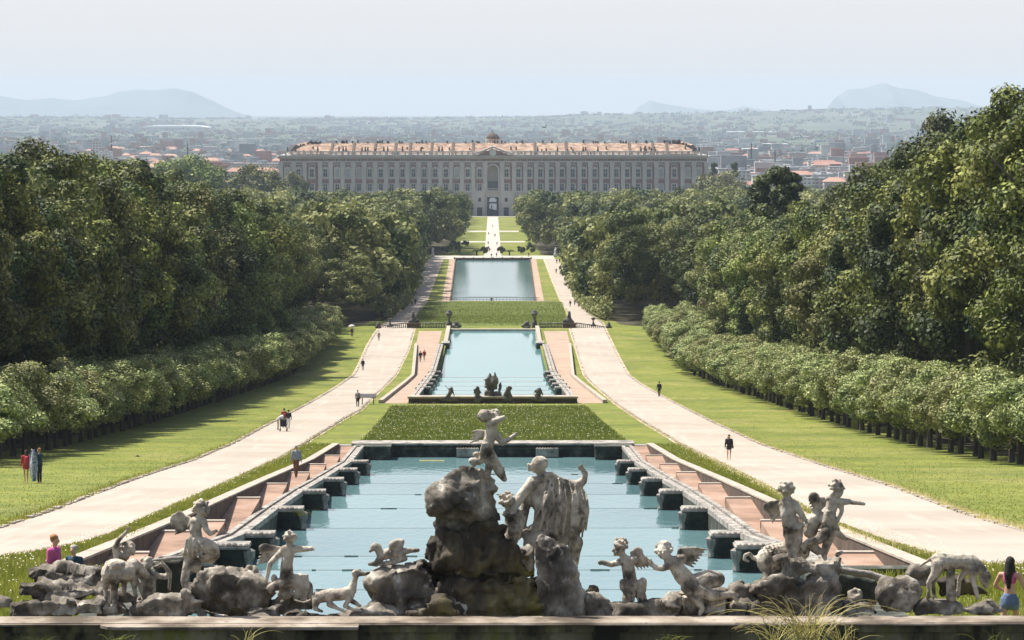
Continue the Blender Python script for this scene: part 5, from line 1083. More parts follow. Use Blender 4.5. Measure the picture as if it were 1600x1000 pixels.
# ---- broken fragments
f = Bc(.2); f.chain([((865, 500, 0), 24), ((910, 480, 0), 34), ((980, 480, 0), 38)]); f.chain([((860, 495, 0), 20), ((850, 450, 0), 24)]); f.ell((835, 440, 0), 36, 26, 20); f.cap((815, 455, 0), (800, 468, 0), 14, 9); f.chain([((860, 510, 0), 22), ((840, 540, -10), 20), ((795, 542, -15), 10)]); f.chain([((940, 430, -10), 30), ((960, 410, -10), 22), ((990, 410, -10), 20), ((960, 480, -20), 22)]); f.chain([((985, 470, 0), 26), ((1040, 462, 0), 17), ((1088, 460, 0), 13)]); f.chain([((870, 545, -10), 15), ((940, 530, -20), 16), ((1010, 510, -10), 18)])
fig(f, 'broken_statue', 'broken headless winged fragments lying on the brown overhanging rock', 'statue')
# ---- boy on top of the pinnacle
f = Cc(.1); f.ell((305, 78, 0), 26, 28, 24, .3); f.hull([(275, 75, -8), (300, 48, -8), (335, 52, -8), (330, 100, -8), (300, 105, -8), (280, 75, 12), (330, 60, 12), (320, 100, 12)]); f.head((355, 85, -4), 24, (.9, -.3), 0); f.curls((350, 72, 0), 22, 14, .3, 2, 0)
f.chain([((330, 112, -10), 17), ((365, 92, -26), 13), ((388, 82, -26), 9)]); f.chain([((340, 120, 0), 24), ((330, 165, 0), 24), ((318, 215, 0), 26), ((335, 255, 0), 26)]); f.chain([((360, 160, 0), 17), ((380, 190, -10), 12), ((410, 172, -15), 10), ((428, 158, -15), 8)]); f.hand((430, 156, -15), (1, -.4, 0), 8, .2)
f.wing((310, 150, 14), (242, 172, 22), 38, 4, 4); f.chain([((340, 255, 0), 24), ((325, 290, -12), 17), ((320, 325, -14), 12)]); f.chain([((318, 240, 0), 22), ((285, 265, -10), 16), ((255, 262, -14), 14), ((265, 280, -16), 9)]); f.chain([((350, 270, 6), 22), ((370, 310, 10), 20), ((390, 340, 10), 12)]); f.hull([(355, 285, 8), (392, 282, 4), (385, 300, 0), (395, 320, 4), (380, 348, 6), (350, 320, 12), (370, 300, 18)]); f.ell((290, 262, 6), 18, 18, 16); f.ell((275, 236, 0), 16, 12, 12)
for i in range(4): f.chain([((300+i*10, 190, -24), 4), ((290+i*12, 230, -26), 5), ((300+i*12, 270, -20), 4)])
fig(f, 'winged_boy_statue', 'winged stone boy perched on top of the central pinnacle with one arm out', 'statue')
# ---- cloaked man
f = C5(1.0); f.head((1010, 140, 0), 66, (-.85, .5), 0); f.ell((1018, 118, 0), 70, 60, 62); f.chain([((930, 130, 0), 16), ((935, 170, 0), 15)]); f.curls((1010, 150, 0), 62, 14, .2, 4, -.3)
f.chain([((1030, 190, 0), 36), ((1040, 235, 10), 44)]); f.cap((960, 270, 0), (1290, 290, 20), 52, 40); f.chain([((1090, 300, 20), 110), ((1100, 420, 20), 105), ((1110, 540, 20), 110), ((1120, 640, 20), 112)], .6); f.ell((1000, 400, 0), 60, 100, 60)
f.chain([((960, 270, -10), 48), ((880, 360, -40), 42), ((820, 450, -60), 34), ((800, 530, -60), 26)]); f.hand((800, 520, -60), (-.4, 1, 0), 26, .5)
f.chain([((930, 400, 20), 44), ((905, 460, 20), 40), ((880, 620, 10), 30), ((850, 700, 0), 22)])
f.chain([((1300, 300, 20), 46), ((1360, 260, 10), 30), ((1372, 200, 0), 24), ((1350, 165, 0), 20)]); f.hand((1350, 175, 0), (-.3, -1, 0), 24, .8)
# cloak
f.hull([(1000, 240, -30), (1120, 190, -40), (1250, 250, -20), (1375, 330, 10), (1392, 450, 20), (1375, 600, 20), (1325, 700, 10), (1200, 770, -30), (1060, 740, -30), (1000, 600, -40), (960, 640, 0), (980, 420, -60), (1200, 500, -100), (1250, 300, 80), (1390, 500, 90), (1250, 760, 90), (1000, 600, 70)])
f.curls((1020, 128, 0), 66, 30, .2, 14, -.2); f.ell((1095, 215, -30), 62, 34, 40); f.ell((1040, 235, -40), 34, 24, 24)
fold = [(1070, 220, 1040, 420, 940, 640), (1100, 220, 1060, 430, 1010, 660), (1130, 220, 1120, 430, 1060, 720), (1165, 225, 1170, 440, 1130, 760), (1205, 240, 1225, 450, 1190, 780), (1245, 258, 1280, 460, 1240, 780), (1290, 280, 1325, 470, 1290, 760), (1335, 300, 1365, 480, 1340, 720), (1370, 330, 1394, 480, 1375, 640)]
for i, (x0_, y0_, x1_, y1_, x2_, y2_) in enumerate(fold):
    zf_ = -82-36*math.sin(i/8*math.pi); w1 = (8, 12, 9, 14, 8, 12, 15, 9, 11)[i]; j1 = (0, 7, -8, 5, -4, 9, -6, 4, 0)[i]
    f.chain([((x0_, y0_, zf_*.5-4), w1*.6), (((x0_+x1_)/2+4+j1, (y0_+y1_)/2, zf_-2), w1), ((x1_-j1, y1_, zf_-8), w1*1.15), (((x1_+x2_)/2-5+j1, (y1_+y2_)/2, zf_-8), w1*1.3), ((x2_, y2_, zf_*.6-4), w1*.8)])
    if i % 2: f.chain([((x1_+14, y1_-60, zf_-4), w1*.5), ((x1_+12, y1_+40, zf_-8), w1*.7), ((x2_+16, y2_-40, zf_*.7-6), w1*.5)])
f.chain([((1300, 740, 10), 60), ((1290, 820, 10), 46), ((1290, 900, 10), 34)]); f.chain([((1050, 700, 0), 90), ((940, 740, 0), 56), ((920, 790, 0), 36)]); f.chain([((960, 620, -20), 30), ((900, 660, -20), 28), ((930, 740, -10), 32)])
fig(f, 'man_statue', 'tall stone man in a heavy pleated cloak seen from behind raising his right fist', 'statue', voxel=.024)
# ---- small companion behind the pinnacle
f = C5(.9); f.head((755, 410, 0), 62, (-.3, .9), 1, 11, 24); f.chain([((780, 470, 10), 34), ((790, 560, 10), 50), ((790, 660, 10), 46), ((770, 740, 10), 40)]); f.chain([((740, 510, -20), 22), ((790, 540, -40), 26), ((840, 520, -40), 20)]); f.chain([((850, 500, -10), 26), ((880, 560, -10), 30), ((840, 700, -10), 26), ((800, 760, -10), 14)]); f.ell((800, 540, -30), 50, 34, 40)
for i in range(5): f.chain([((770+i*24, 560, -46), 8), ((775+i*20, 650, -50), 10), ((790+i*12, 740, -30), 8)])
fig(f, 'woman_statue', 'draped curly-haired stone figure half hidden between pinnacle and cloaked man', 'statue')
# ---- winged boy pointing left
f = Dd(.1); f.head((262, 455, 0), 44, (-1, -.25), 0); f.curls((272, 430, 0), 48, 26, .24, 7, -.45); f.cap((238, 395, 0), (240, 410, 0), 10, 12); f.cap((285, 495, 0), (300, 520, 0), 22, 30); f.cap((275, 525, 0), (350, 520, 0), 25, 24); f.chain([((310, 535, 0), 42), ((318, 600, 0), 42), ((330, 670, 0), 46)], .8); f.chain([((270, 530, 0), 23), ((210, 545, -15), 18), ((150, 530, -20), 14)]); f.hand((158, 531, -20), (-1, 0, 0), 13, .8)
f.wing((345, 470, 20), (440, 590, 35), 80, 6, 8); f.ell((372, 480, 26), 36, 40, 14); f.chain([((400, 650, 0), 28), ((400, 700, 0), 24)]); f.chain([((280, 650, -30), 22), ((275, 680, -36), 16), ((310, 730, -40), 15)]); f.chain([((330, 680, 0), 46), ((310, 760, 0), 36)]); f.chain([((370, 680, 10), 40), ((400, 760, 10), 30)])
for i in range(4): f.chain([((320+i*26, 650, -34), 8), ((325+i*24, 710, -38), 9), ((320+i*26, 760, -30), 7)])
fig(f, 'winged_boy_statue', 'winged stone boy in profile pointing one fist to the left over the water', 'statue')
# ---- reclining winged boy
f = Dd(-.4); f.head((528, 465, -10), 52, (-.15, -1), 1, 12, 26); f.cap((560, 510, 0), (590, 540, 0), 26, 34); f.chain([((600, 550, 0), 46), ((640, 620, 0), 50), ((690, 660, 10), 56)], .85); f.cap((555, 530, -10), (640, 510, 10), 28, 26)
f.chain([((570, 545, -20), 25), ((520, 565, -40), 20), ((475, 560, -45), 17), ((450, 530, -45), 14)]); f.hand((452, 535, -45), (-.4, -1, 0), 13, .5)
f.wing((620, 480, 30), (770, 520, 40), 110, 7, 9); f.ell((660, 470, 34), 54, 30, 16); f.wing((640, 560, -20), (705, 650, -30), 40, 3, 5)
f.chain([((690, 670, 10), 60), ((790, 640, 20), 62), ((850, 640, 30), 50)]); f.ell((840, 640, 40), 56, 50, 40); f.chain([((700, 680, -20), 46), ((820, 730, -30), 36), ((940, 720, -30), 20), ((965, 760, -40), 13)]); f.cap((948, 725, -30), (970, 775, -46), 15, 8)
f.chain([((670, 680, -20), 44), ((720, 750, -40), 32), ((755, 800, -40), 18), ((745, 830, -60), 13)]); f.cap((755, 810, -50), (740, 840, -66), 15, 10)
f.hull([(495, 760, -30), (560, 700, -20), (620, 740, -30), (640, 790, -20), (590, 840, -30), (530, 830, -30), (580, 760, -70), (560, 780, 40), (640, 740, 40)])
for i in range(4): f.chain([((510+i*20, 750, -50), 6), ((540+i*16, 790, -66), 8), ((575+i*16, 770+i*8, -56), 6)])
f.slab([(640, 740), (900, 740), (905, 850), (640, 850)], 20, 90, .1)
fig(f, 'winged_boy_statue', 'chubby winged stone boy reclining with one leg stretched to the right', 'statue')
# ---- boar
f = E(.3); f.chain([((170, 530, 0), 95), ((260, 500, 20), 85), ((330, 480, 30), 60)], .8); f.chain([((90, 520, 0), 20), ((60, 515, 0), 12), ((40, 490, 0), 11), ((15, 500, 0), 11), ((10, 525, 0), 9), ((35, 535, 0), 8)])
for i in range(26): x = 110+i*7; f.ell((x, 455-20*math.sin(i/26*2.6)+(i % 3)*14, -40-(i % 3)*14), 10, 5, 6, -.5)
f.chain([((150, 590, -30), 40), ((130, 640, -50), 26)]); fig(f, 'boar_statue', 'round-backed bristly stone boar with curled tail lying left of the two standing boys', 'statue')
# ---- standing boy back turned
f = E(-.1); f.head((252, 125, 0), 46, (.4, .8), 1, 13, 28); f.cap((250, 165, 0), (262, 190, 0), 20, 28); f.chain([((262, 210, 0), 42), ((268, 270, 0), 36), ((280, 320, 0), 44), ((290, 350, 0), 40)], .8); f.cap((235, 200, 0), (300, 210, 0), 24, 24); f.chain([((300, 215, -5), 24), ((330, 260, -20), 19), ((350, 290, -30), 14)]); f.hand((350, 290, -30), (.6, 1, 0), 12, .5); f.chain([((230, 210, 0), 26), ((236, 270, -30), 22), ((238, 330, -20), 15)]); f.cap((240, 330, -10), (240, 390, 0), 12, 10)
f.wing((215, 205, 30), (140, 290, 40), 80, 6, 8); f.ell((175, 225, 34), 42, 34, 14); f.ell((140, 230, 36), 24, 28, 12)
f.chain([((270, 350, 0), 34), ((265, 420, 0), 25), ((270, 490, 0), 18), ((262, 500, -20), 14)]); f.chain([((315, 350, -10), 32), ((318, 420, -10), 24), ((300, 490, -10), 15), ((300, 525, -30), 11)]); f.ell((320, 330, -20), 36, 20, 28); f.ell((300, 345, -20), 40, 18, 36)
fig(f, 'winged_boy_statue', 'winged curly-headed stone boy standing on the great right rock, left of the pair', 'statue')
# ---- running boy
f = E(-.1); f.head((540, 112, 0), 42, (1, -.2), 1, 14, 24); f.ell((545, 150, -20), 24, 22, 20); f.cap((525, 150, 0), (510, 180, 0), 20, 28); f.cap((495, 175, 0), (560, 205, 0), 22, 22); f.chain([((515, 195, 0), 36), ((500, 250, 0), 36), ((485, 310, 0), 42), ((495, 350, 0), 40)], .85)
f.chain([((550, 195, -5), 22), ((610, 195, -15), 17), ((660, 200, -20), 14), ((690, 208, -20), 10)]); f.hand((672, 203, -20), (1, .15, 0), 10, .3); f.chain([((500, 180, 0), 18), ((515, 145, -20), 12)]); f.wing((470, 190, 20), (375, 250, 40), 80, 6, 8); f.ell((410, 180, 34), 36, 40, 14, .4); f.chain([((560, 220, 0), 18), ((565, 250, -10), 12), ((530, 320, -20), 12), ((545, 355, -20), 8)])
f.chain([((490, 360, -10), 38), ((430, 410, -30), 27), ((370, 420, -40), 19), ((345, 440, -40), 17), ((350, 480, -40), 11)]); f.chain([((500, 370, 10), 38), ((480, 440, 10), 27), ((465, 500, 10), 17), ((470, 520, -10), 13)]); f.chain([((520, 360, 30), 26), ((560, 390, 40), 20), ((595, 415, 40), 10)]); f.chain([((440, 290, 40), 40), ((400, 320, 50), 50), ((390, 370, 50), 42)]); f.cap((390, 440, 30), (430, 480, 20), 34, 24); f.cap((540, 500, 10), (565, 485, 10), 14, 11); f.chain([((480, 250, -34), 10), ((520, 300, -36), 10), ((545, 350, -20), 10)])
fig(f, 'winged_boy_statue', 'winged stone boy striding on the great rock and pointing right, right of the pair', 'statue')
# ---- standing beast
f = E(-.3); f.chain([((1120, 530, 0), 50), ((1200, 535, 0), 46), ((1290, 535, 0), 46), ((1320, 555, 0), 44)], .9); f.chain([((1330, 560, 0), 38), ((1365, 590, -5), 30), ((1385, 620, -10), 28)]); f.ell((1372, 635, -10), 34, 30, 26, -.8); f.chain([((1375, 645, -12), 24), ((1385, 675, -14), 15)]); f.ell((1390, 595, -30), 10, 12, 8)
f.chain([((1110, 545, -20), 40), ((1090, 600, -25), 24), ((1055, 650, -25), 14), ((1055, 690, -25), 11), ((1052, 735, -28), 13)]); f.chain([((1120, 560, 25), 36), ((1105, 620, 25), 20), ((1085, 660, 25), 14), ((1090, 738, 20), 13)]); f.chain([((1290, 570, 20), 30), ((1235, 640, 20), 14), ((1228, 735, 18), 12)]); f.chain([((1310, 575, -20), 32), ((1310, 650, -22), 16), ((1335, 740, -24), 13)]); f.chain([((1085, 510, 0), 12), ((1050, 535, 0), 9), ((1010, 560, 0), 7)]); f.cap((1182, 600, 0), (1185, 740, 0), 24, 30)
fig(f, 'beast_statue', 'mottled stone beast standing in profile with lowered head on the right slab', 'statue')
# ---- small fish jets : white foam at the foot
b = MB(); rr_ = random.Random(2); g = W(297, 972, 71.2)
for i in range(30): b.lathe(g+Vector((rr_.uniform(-.15, .15), rr_.uniform(-.1, .1), rr_.uniform(-.02, .08))), [(.015, 0), (.028, .02), (.012, .05)], 5)
struct('water_spray', b.mesh(), M['white'], 'stuff')

# ------------------------------------------------------------------ statues of the middle pool (seen dark against the water)
K = lambda dz=0: Fig(395.5+dz, 640, 560, 6.154); KD = dict(voxel=.09, rough=.05, rs=3)
def kfig(f, name, label, cat='statue', **k):
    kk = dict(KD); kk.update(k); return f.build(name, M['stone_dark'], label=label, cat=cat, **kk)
f = K(); f.hull([(715, 310, -20), (785, 300, -30), (795, 400, -30), (720, 410, -20), (715, 310, 40), (785, 300, 40), (790, 410, 40)]); f.hull([(800, 320, -30), (885, 315, -20), (890, 410, -20), (805, 410, -30), (885, 315, 40), (805, 320, 40), (890, 410, 40)]); f.build('rock', M['rock'], .12, 'two pale brown rock blocks under the central dark statue group of the middle pool', 'rock', rough=.05)
f = K(); f.hull([(740, 300, -10), (745, 200, -20), (770, 160, -10), (820, 165, -10), (845, 220, -20), (850, 300, -10), (760, 200, 50), (840, 220, 50), (840, 300, 50), (740, 300, 40), (790, 230, -50)]); f.chain([((790, 290, -30), 24), ((795, 340, -36), 16), ((795, 410, -36), 14)])
f.ell((772, 152, 0), 13, 12); f.chain([((770, 165, 0), 15), ((752, 200, -20), 18), ((735, 240, -30), 16)]); f.chain([((750, 190, -30), 8), ((720, 205, -35), 7), ((712, 198, -35), 7)]); f.ell((820, 140, 0), 12, 11); f.chain([((820, 150, 0), 10), ((835, 190, -10), 14), ((840, 230, -20), 20)]); f.ell((740, 270, -30), 26, 16)
kfig(f, 'statue_group', 'dark central mass of seated figures topping the middle pool fountain')
f = K(); f.ell((872, 232, 0), 11, 12); f.chain([((870, 245, 0), 14), ((872, 275, 0), 16), ((865, 300, 0), 18)]); f.chain([((865, 255, 0), 7), ((850, 262, 0), 6)]); f.cap((878, 250, 0), (886, 268, 0), 7, 5); kfig(f, 'small_statue', 'small dark figure right of the central statue mass of the middle pool')
f = K(-1); f.ell((650, 275, 0), 16, 15); f.ell((664, 285, 0), 12, 10); f.chain([((650, 295, 0), 20), ((655, 330, 0), 22), ((645, 370, 0), 26)]); f.chain([((668, 305, 0), 10), ((690, 330, -10), 8)]); f.chain([((632, 300, 0), 11), ((620, 330, 0), 8)]); f.chain([((640, 380, 0), 30), ((660, 410, 0), 26)]); f.ell((680, 385, 0), 30, 28).ell((640, 405, 0), 30, 22); f.ell((615, 300, 0), 8, 6)
kfig(f, 'statue', 'dark twisting figure left of the pale brown rock blocks')
f = K(-1); f.ell((955, 275, 0), 15, 14); f.chain([((955, 290, 0), 18), ((950, 325, 0), 22), ((965, 370, 0), 26)]); f.chain([((965, 300, 0), 9), ((985, 290, 0), 7), ((980, 265, 0), 6)]); f.ell((932, 290, 0), 9, 11); f.chain([((935, 305, 0), 12), ((915, 340, 0), 16), ((905, 385, 0), 22)]); f.ell((925, 390, 0), 30, 30).ell((975, 385, 0), 24, 30); f.cap((960, 400, 0), (1010, 418, 0), 14, 8)
kfig(f, 'statue', 'dark figure with a raised arm right of the pale brown rock blocks')
f = K(-1); f.ell((402, 280, 0), 13, 14); f.chain([((400, 295, 0), 18), ((390, 330, 0), 20), ((365, 370, 0), 22)]); f.chain([((395, 300, 0), 9), ((360, 285, 0), 7), ((345, 265, 0), 6), ((350, 242, 0), 5)]); f.chain([((412, 305, 0), 9), ((425, 340, 0), 7), ((430, 365, 0), 6)]); f.chain([((365, 375, 0), 18), ((320, 385, 0), 12), ((285, 395, 0), 7)]); f.chain([((375, 375, 0), 16), ((350, 395, 0), 10), ((300, 402, 0), 6)])
kfig(f, 'statue', 'reclining dark figure lifting a curved object at the left of the middle pool edge')
f = K(-1); f.chain([((310, 405, 0), 16), ((380, 395, 0), 24), ((450, 400, 0), 16)]); f.build('rock', M['stone_dark'], .1, 'low dark rock under the left reclining figure', 'rock', rough=.05)
f = K(-1); f.ell((1252, 290, 0), 14, 14); f.chain([((1245, 310, 0), 28), ((1235, 345, 0), 24), ((1230, 370, 0), 26)]); f.chain([((1215, 305, 0), 10), ((1190, 335, 0), 7), ((1205, 360, 0), 6)]); f.chain([((1265, 310, 0), 10), ((1282, 345, 0), 7), ((1265, 370, 0), 6)]); f.chain([((1240, 375, 0), 20), ((1280, 395, 0), 14), ((1305, 425, 0), 9)]); kfig(f, 'statue', 'broad dark figure seated with arms akimbo at the right of the middle pool edge')
f = K(-1); f.chain([((1160, 395, 0), 16), ((1230, 392, 0), 22), ((1300, 400, 0), 18)]); f.build('rock', M['stone_dark'], .1, 'low dark rock under the right seated figure', 'rock', rough=.05)
# ------------------------------------------------------------------ balustrades at the second meadow
Q = lambda dz=0: Fig(640+dz, 580, 480, 4.0); QD = dict(voxel=.11, rough=.05, rs=2)
def urnfig(x, sx, dz=0):
    f = Q(dz); f.cap((x, 100, 0), (x, 75, 0), 13, 9).cap((x, 75, 0), (x-2*sx, 55, 0), 9, 13).ell((x, 42, 0), 22, 12).ell((x, 24, 0), 12, 8).ell((x-12, 34, 0), 9, 9).ell((x+15, 36, 0), 8, 10).cap((x, 105, 0), (x, 130, 0), 20, 22)
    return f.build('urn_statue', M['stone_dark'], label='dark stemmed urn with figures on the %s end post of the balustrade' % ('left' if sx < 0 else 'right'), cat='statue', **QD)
urnfig(487, -1); urnfig(1021, 1)
for x, sx, lb in ((262, -1, 'left'), (1238, 1, 'right')):
    f = Q(); f.ell((x, 32, 0), 9, 10).chain([((x, 42, 0), 11), ((x-3, 65, 0), 14), ((x, 88, 0), 24)]).chain([((x, 60, 0), 10), ((x+22*sx*-1, 78, 0), 9), ((x-36*sx, 90, 0), 8)]).cap((x-20, 92, 0), (x+20, 92, 0), 12)
    f.build('statue', M['stone_dark'], label='dark seated figure on the %s middle pedestal of the balustrade' % lb, cat='statue', **QD)
    f = Q(-.5); f.hull([(x-40, 102, -20), (x+42, 102, -20), (x+42, 136, -20), (x-40, 136, -20), (x-40, 102, 30), (x+42, 102, 30), (x+42, 136, 30), (x-40, 136, 30)]); f.hull([(x-44, 98, -24), (x+46, 98, -24), (x+46, 104, -24), (x-44, 104, -24), (x-44, 98, 34), (x+46, 98, 34), (x+46, 104, 34), (x-44, 104, 34)])
    f.build('pedestal', M['wallbrown'], .12, 'brown stone pedestal under the %s seated figure of the balustrade' % lb, 'pedestal', smooth=0)
for x, y, sx, lb in ((118, 95, -1, 'left'), (1388, 92, 1, 'right')):
    f = Q(-2); f.cap((x, y+20, 0), (x, y-8, 0), 10, 5).ell((x, y-16, 0), 12, 5).ell((x, y-22, 0), 17, 6).cap((x-12, y+22, 0), (x+12, y+22, 0), 8); f.build('urn', M['stone_dark'], label='small dark urn on the outer %s balustrade' % lb, cat='urn', **QD)
for x, sx, lb in ((532, -1, 'left'), (972, 1, 'right')):
    f = Q(-2); f.ell((x-8*sx*-1, 92, 0), 9, 8).chain([((x, 100, 0), 14), ((x-12*sx, 112, 0), 14), ((x-28*sx, 120, 0), 8)]).ell((x+10*sx, 118, 0), 18, 14).ell((x, 126, 0), 24, 10); f.build('statue', M['stone_dark'], label='dark crouching figure leaning over the far end of the middle pool, %s side' % lb, cat='statue', **QD)
def balus(p0, p1, n, label, dd=640):
    a, b_ = G(*p0), G(*p1); a = Vector((W(p0[0], p0[1], dd).x, dd, W(*p0, dd).z)); b_ = Vector((W(p1[0], p1[1], dd).x, dd, W(*p1, dd).z)); zt = .95
    t = thing('balustrade', label, 'balustrade', (a+b_)/2); mb = MB(); mb.hexa(a+Vector((0, 0, zt)), b_+Vector((0, 0, zt)), .4, .16); part('top_rail', mb.mesh(), M['piertop'], t)
    mb = MB(); mb.hexa(a+Vector((0, 0, -.1)), b_+Vector((0, 0, -.1)), .45, .35); part('base', mb.mesh(), M['wallbrown'], t)
    for i in range(n):
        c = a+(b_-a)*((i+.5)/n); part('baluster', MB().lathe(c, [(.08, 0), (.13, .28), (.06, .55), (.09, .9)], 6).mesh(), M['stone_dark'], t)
balus((656, 513.5), (696, 513.5), 16, 'straight left balustrade between seated figure and urn'); balus((842, 513.5), (879, 513.5), 16, 'straight right balustrade between urn and seated figure')
balus((597, 517), (635, 513), 12, 'sloping outer left balustrade across the road end'); balus((900, 513), (945, 519), 14, 'sloping outer right balustrade across the road end')
for x0_, lb in ((591, 'left'), (951, 'right')):
    f = Fig(639, x0_, 518, 4); f.hull([(-16, -30, -14), (18, -30, -14), (18, 24, -14), (-16, 24, -14), (-16, -30, 14), (18, -30, 14), (18, 24, 14), (-16, 24, 14)]); f.hull([(-20, -34, -18), (22, -34, -18), (22, -28, -18), (-20, -28, -18), (-20, -34, 18), (22, -34, 18), (22, -28, 18), (-20, -28, 18)]); f.build('end_post', M['wallbrown'], .1, 'square stone end post of the balustrade against the %s wood' % lb, 'post', smooth=0)
    f = Fig(639, x0_, 510, 4); f.ell((0, -22, 0), 8, 8).chain([((0, -12, 0), 12), ((-3, 8, 0), 16)]).ell((8, 0, 0), 10, 10); f.build('bust', M['stone_dark'], .1, 'dark carved figure crowning the end post at the %s wood' % lb, 'statue', rough=.04)
# white garden statues and centrepiece of the far pool
for px, lb in ((676, 'left'), (868, 'right')):
    g = G(px, 400); g.y = 1275; g.x = (px-770)/F*1275; g.z = gz(1275); t = thing('white_statue', 'tall white marble figure on a pedestal before the %s dark wood at the esplanade' % lb, 'statue', g)
    b = MB(); b.box(g.x-.6, g.x+.6, g.y-.6, g.y+.6, g.z, g.z+.9); b.box(g.x-.7, g.x+.7, g.y-.7, g.y+.7, g.z+.9, g.z+1.05); part('pedestal', b.mesh(), M['marble'], t)
    f = Fig(1275, px, 0, 1); f.P = lambda p: Vector((g.x+p[0], g.y+p[2], g.z+p[1])); u_ = 1275/F
    f.chain([((0, 1.1, 0), .45/u_), ((0, 1.9, 0), .32/u_), ((.05, 2.6, 0), .36/u_)]).ell((.05, 3.1, 0), .2/u_, .24/u_).chain([((-.25, 2.6, 0), .13/u_), ((-.45, 2.2, -.1), .1/u_)]).chain([((.3, 2.6, 0), .13/u_), ((.5, 2.9, 0), .1/u_)]); f.build('figure', M['marble'], .07, parent=t)
f = Fig(997, 768, 470, 4); f.cap((0, 0, 0), (0, -8, 0), 6, 5).ell((0, -14, 0), 7, 7).ell((-6, -18, 0), 3, 3).ell((6, -18, 0), 3, 3).cap((-12, 0, 0), (12, 0, 0), 4); f.build('statue', M['stone_dark'], .1, 'small dark statue at the middle of the far pool railing', 'statue')
# ------------------------------------------------------------------ people
def person(name_px, h, label, top, bottom, hair, rz=0, pose='stand', d=None, gy=None, near=False, extra=None, skirt=False, sleeve=True, longhair=False, bag=None, skinlegs=False, group='visitors in the park'):
    """built at true size, feet on the ground; local x = right, y = away, z = up before turning by rz"""
    px, py = name_px; g = G(px, py) if d is None else Vector(((px-770)/F*d, d, gz(d) if gy is None else gy)); g.x = W(px, py, g.y).x
    t = thing('person', label, 'person', g, group); vox = .022 if near else (.035 if g.y < 450 else .055); k = h/1.7; cr, sr = math.cos(rz), math.sin(rz)
    def mk():
        f = Fig(1000, 0, 0, 1); u = f.u
        f.P = lambda p: g+Vector(((p[0]*cr-p[1]*sr)*k, (p[0]*sr+p[1]*cr)*k, p[2]*k))
        f._c = f.cap; f.c = lambda a, b, ra, rb=None: f._c(a, b, ra*k/u, None if rb is None else rb*k/u); f.e = lambda c, rx, ry, rz_=None: f.ell(c, rx*k/u, ry*k/u, None if rz_ is None else rz_*k/u); return f
    st = {'stand': (.09, 0, .09, 0), 'walk': (.08, .20, .08, -.20), 'stride': (.08, .28, .08, -.25), 'bend': (.09, .02, .09, -.02)}[pose]
    lean = .38 if pose == 'bend' else .0
    hip = Vector((0, 0, .92)); nk = Vector((0, lean*1.1, 1.44-lean*.3)); hd = nk+Vector((0, .03+lean*.2, .16))
    sh = lambda q: Vector((q*.185, nk.y-.0, nk.z-.06)); hp_ = lambda q: Vector((q*.095, 0, .9))
    ft = {1: Vector((st[0], st[1], .06)), -1: Vector((-st[2], st[3], .06))}; kn = {q: (hp_(q)+ft[q])/2+Vector((q*.01, .05 if pose != 'stand' else .02, .02)) for q in (1, -1)}
    if extra and 'arms' in extra: arms = extra['arms']
    else:
        sw = .14 if pose in ('walk', 'stride') else .02
        arms = {1: [(.235, nk.y+.0-sw*.3, nk.z-.36), (.25, nk.y+.08-sw*1.2, nk.z-.60)], -1: [(-.235, nk.y+sw*.2, nk.z-.36), (-.25, nk.y+.08+sw*1.2, nk.z-.60)]}
    f = mk(); f.c(nk-Vector((0, 0, .05)), hd-Vector((0, 0, .06)), .055, .05); f.e(hd, .075, .115, .092); f.e(hd+Vector((0, .035, -.05)), .052, .06, .05); f.c(hd+Vector((0, .095, 0)), hd+Vector((0, .115, -.03)), .011, .016)
    for q in (1, -1):
        f.e(hd+Vector((q*.078, 0, -.005)), .014, .03, .02); f.c(hd+Vector((q*.028, .086, .012)), hd+Vector((q*.034, .086, .012)), .012)
        a0, a1, a2 = sh(q), Vector(arms[q][0]), Vector(arms[q][1]); f.c(a0, a1, .05, .04); f.c(a1, a2, .038, .027); dr = (a2-a1).normalized(); f.c(a2, a2+dr*.08, .028, .034)
        if near:
            sd_ = dr.cross(Vector((0, 1, 0))).normalized() if abs(dr.y) < .9 else Vector((1, 0, 0))
            for i in range(4): o_ = a2+dr*.09+sd_*(i-1.5)*.019; f.c(o_, o_+dr*(.06, .075, .07, .05)[i]+Vector((0, .012, 0)), .009, .007)
            f.c(a2+dr*.03+sd_*.03, a2+dr*.08+sd_*.055, .011, .009)
        f.c(hp_(q), kn[q], .078, .052); f.c(kn[q], ft[q], .05, .036); f.c(ft[q]+Vector((0, -.05, -.02)), ft[q]+Vector((0, .14, -.03)), .036, .028)
    f.c(hip, (hip+nk)/2, .12, .105); f.c((hip+nk)/2, nk-Vector((0, 0, .1)), .105, .12); f.c(sh(1), sh(-1), .055)
    f.build('body', M['skin'], vox, parent=t, smooth=1)
    f = mk(); f.c(hip+Vector((0, 0, .02)), (hip+nk)/2, .142, .132); f.c((hip+nk)/2, nk-Vector((0, 0, .11)), .132, .142); f.c(sh(1), sh(-1), .075); f.e(nk-Vector((0, 0, .03)), .07, .03, .07)
    if sleeve != 'none':
        for q in (1, -1):
            a0, a1, a2 = sh(q), Vector(arms[q][0]), Vector(arms[q][1]); f.c(a0, a1 if sleeve else (a0+a1)/2, .068, .056)
            if sleeve: f.c(a1, a1+(a2-a1)*.9, .055, .042)
    if sleeve == 'none': f = mk(); f.c((hip+nk)/2+Vector((0, .0, .12)), (hip+nk)/2+Vector((0, .02, .2)), .135, .137)
    f.build('top', M[top], vox, parent=t, smooth=1, rough=.008 if near else 0, rs=14)
    f = mk(); f.c(hip+Vector((0, 0, .04)), hip-Vector((0, 0, .06)), .142, .15)
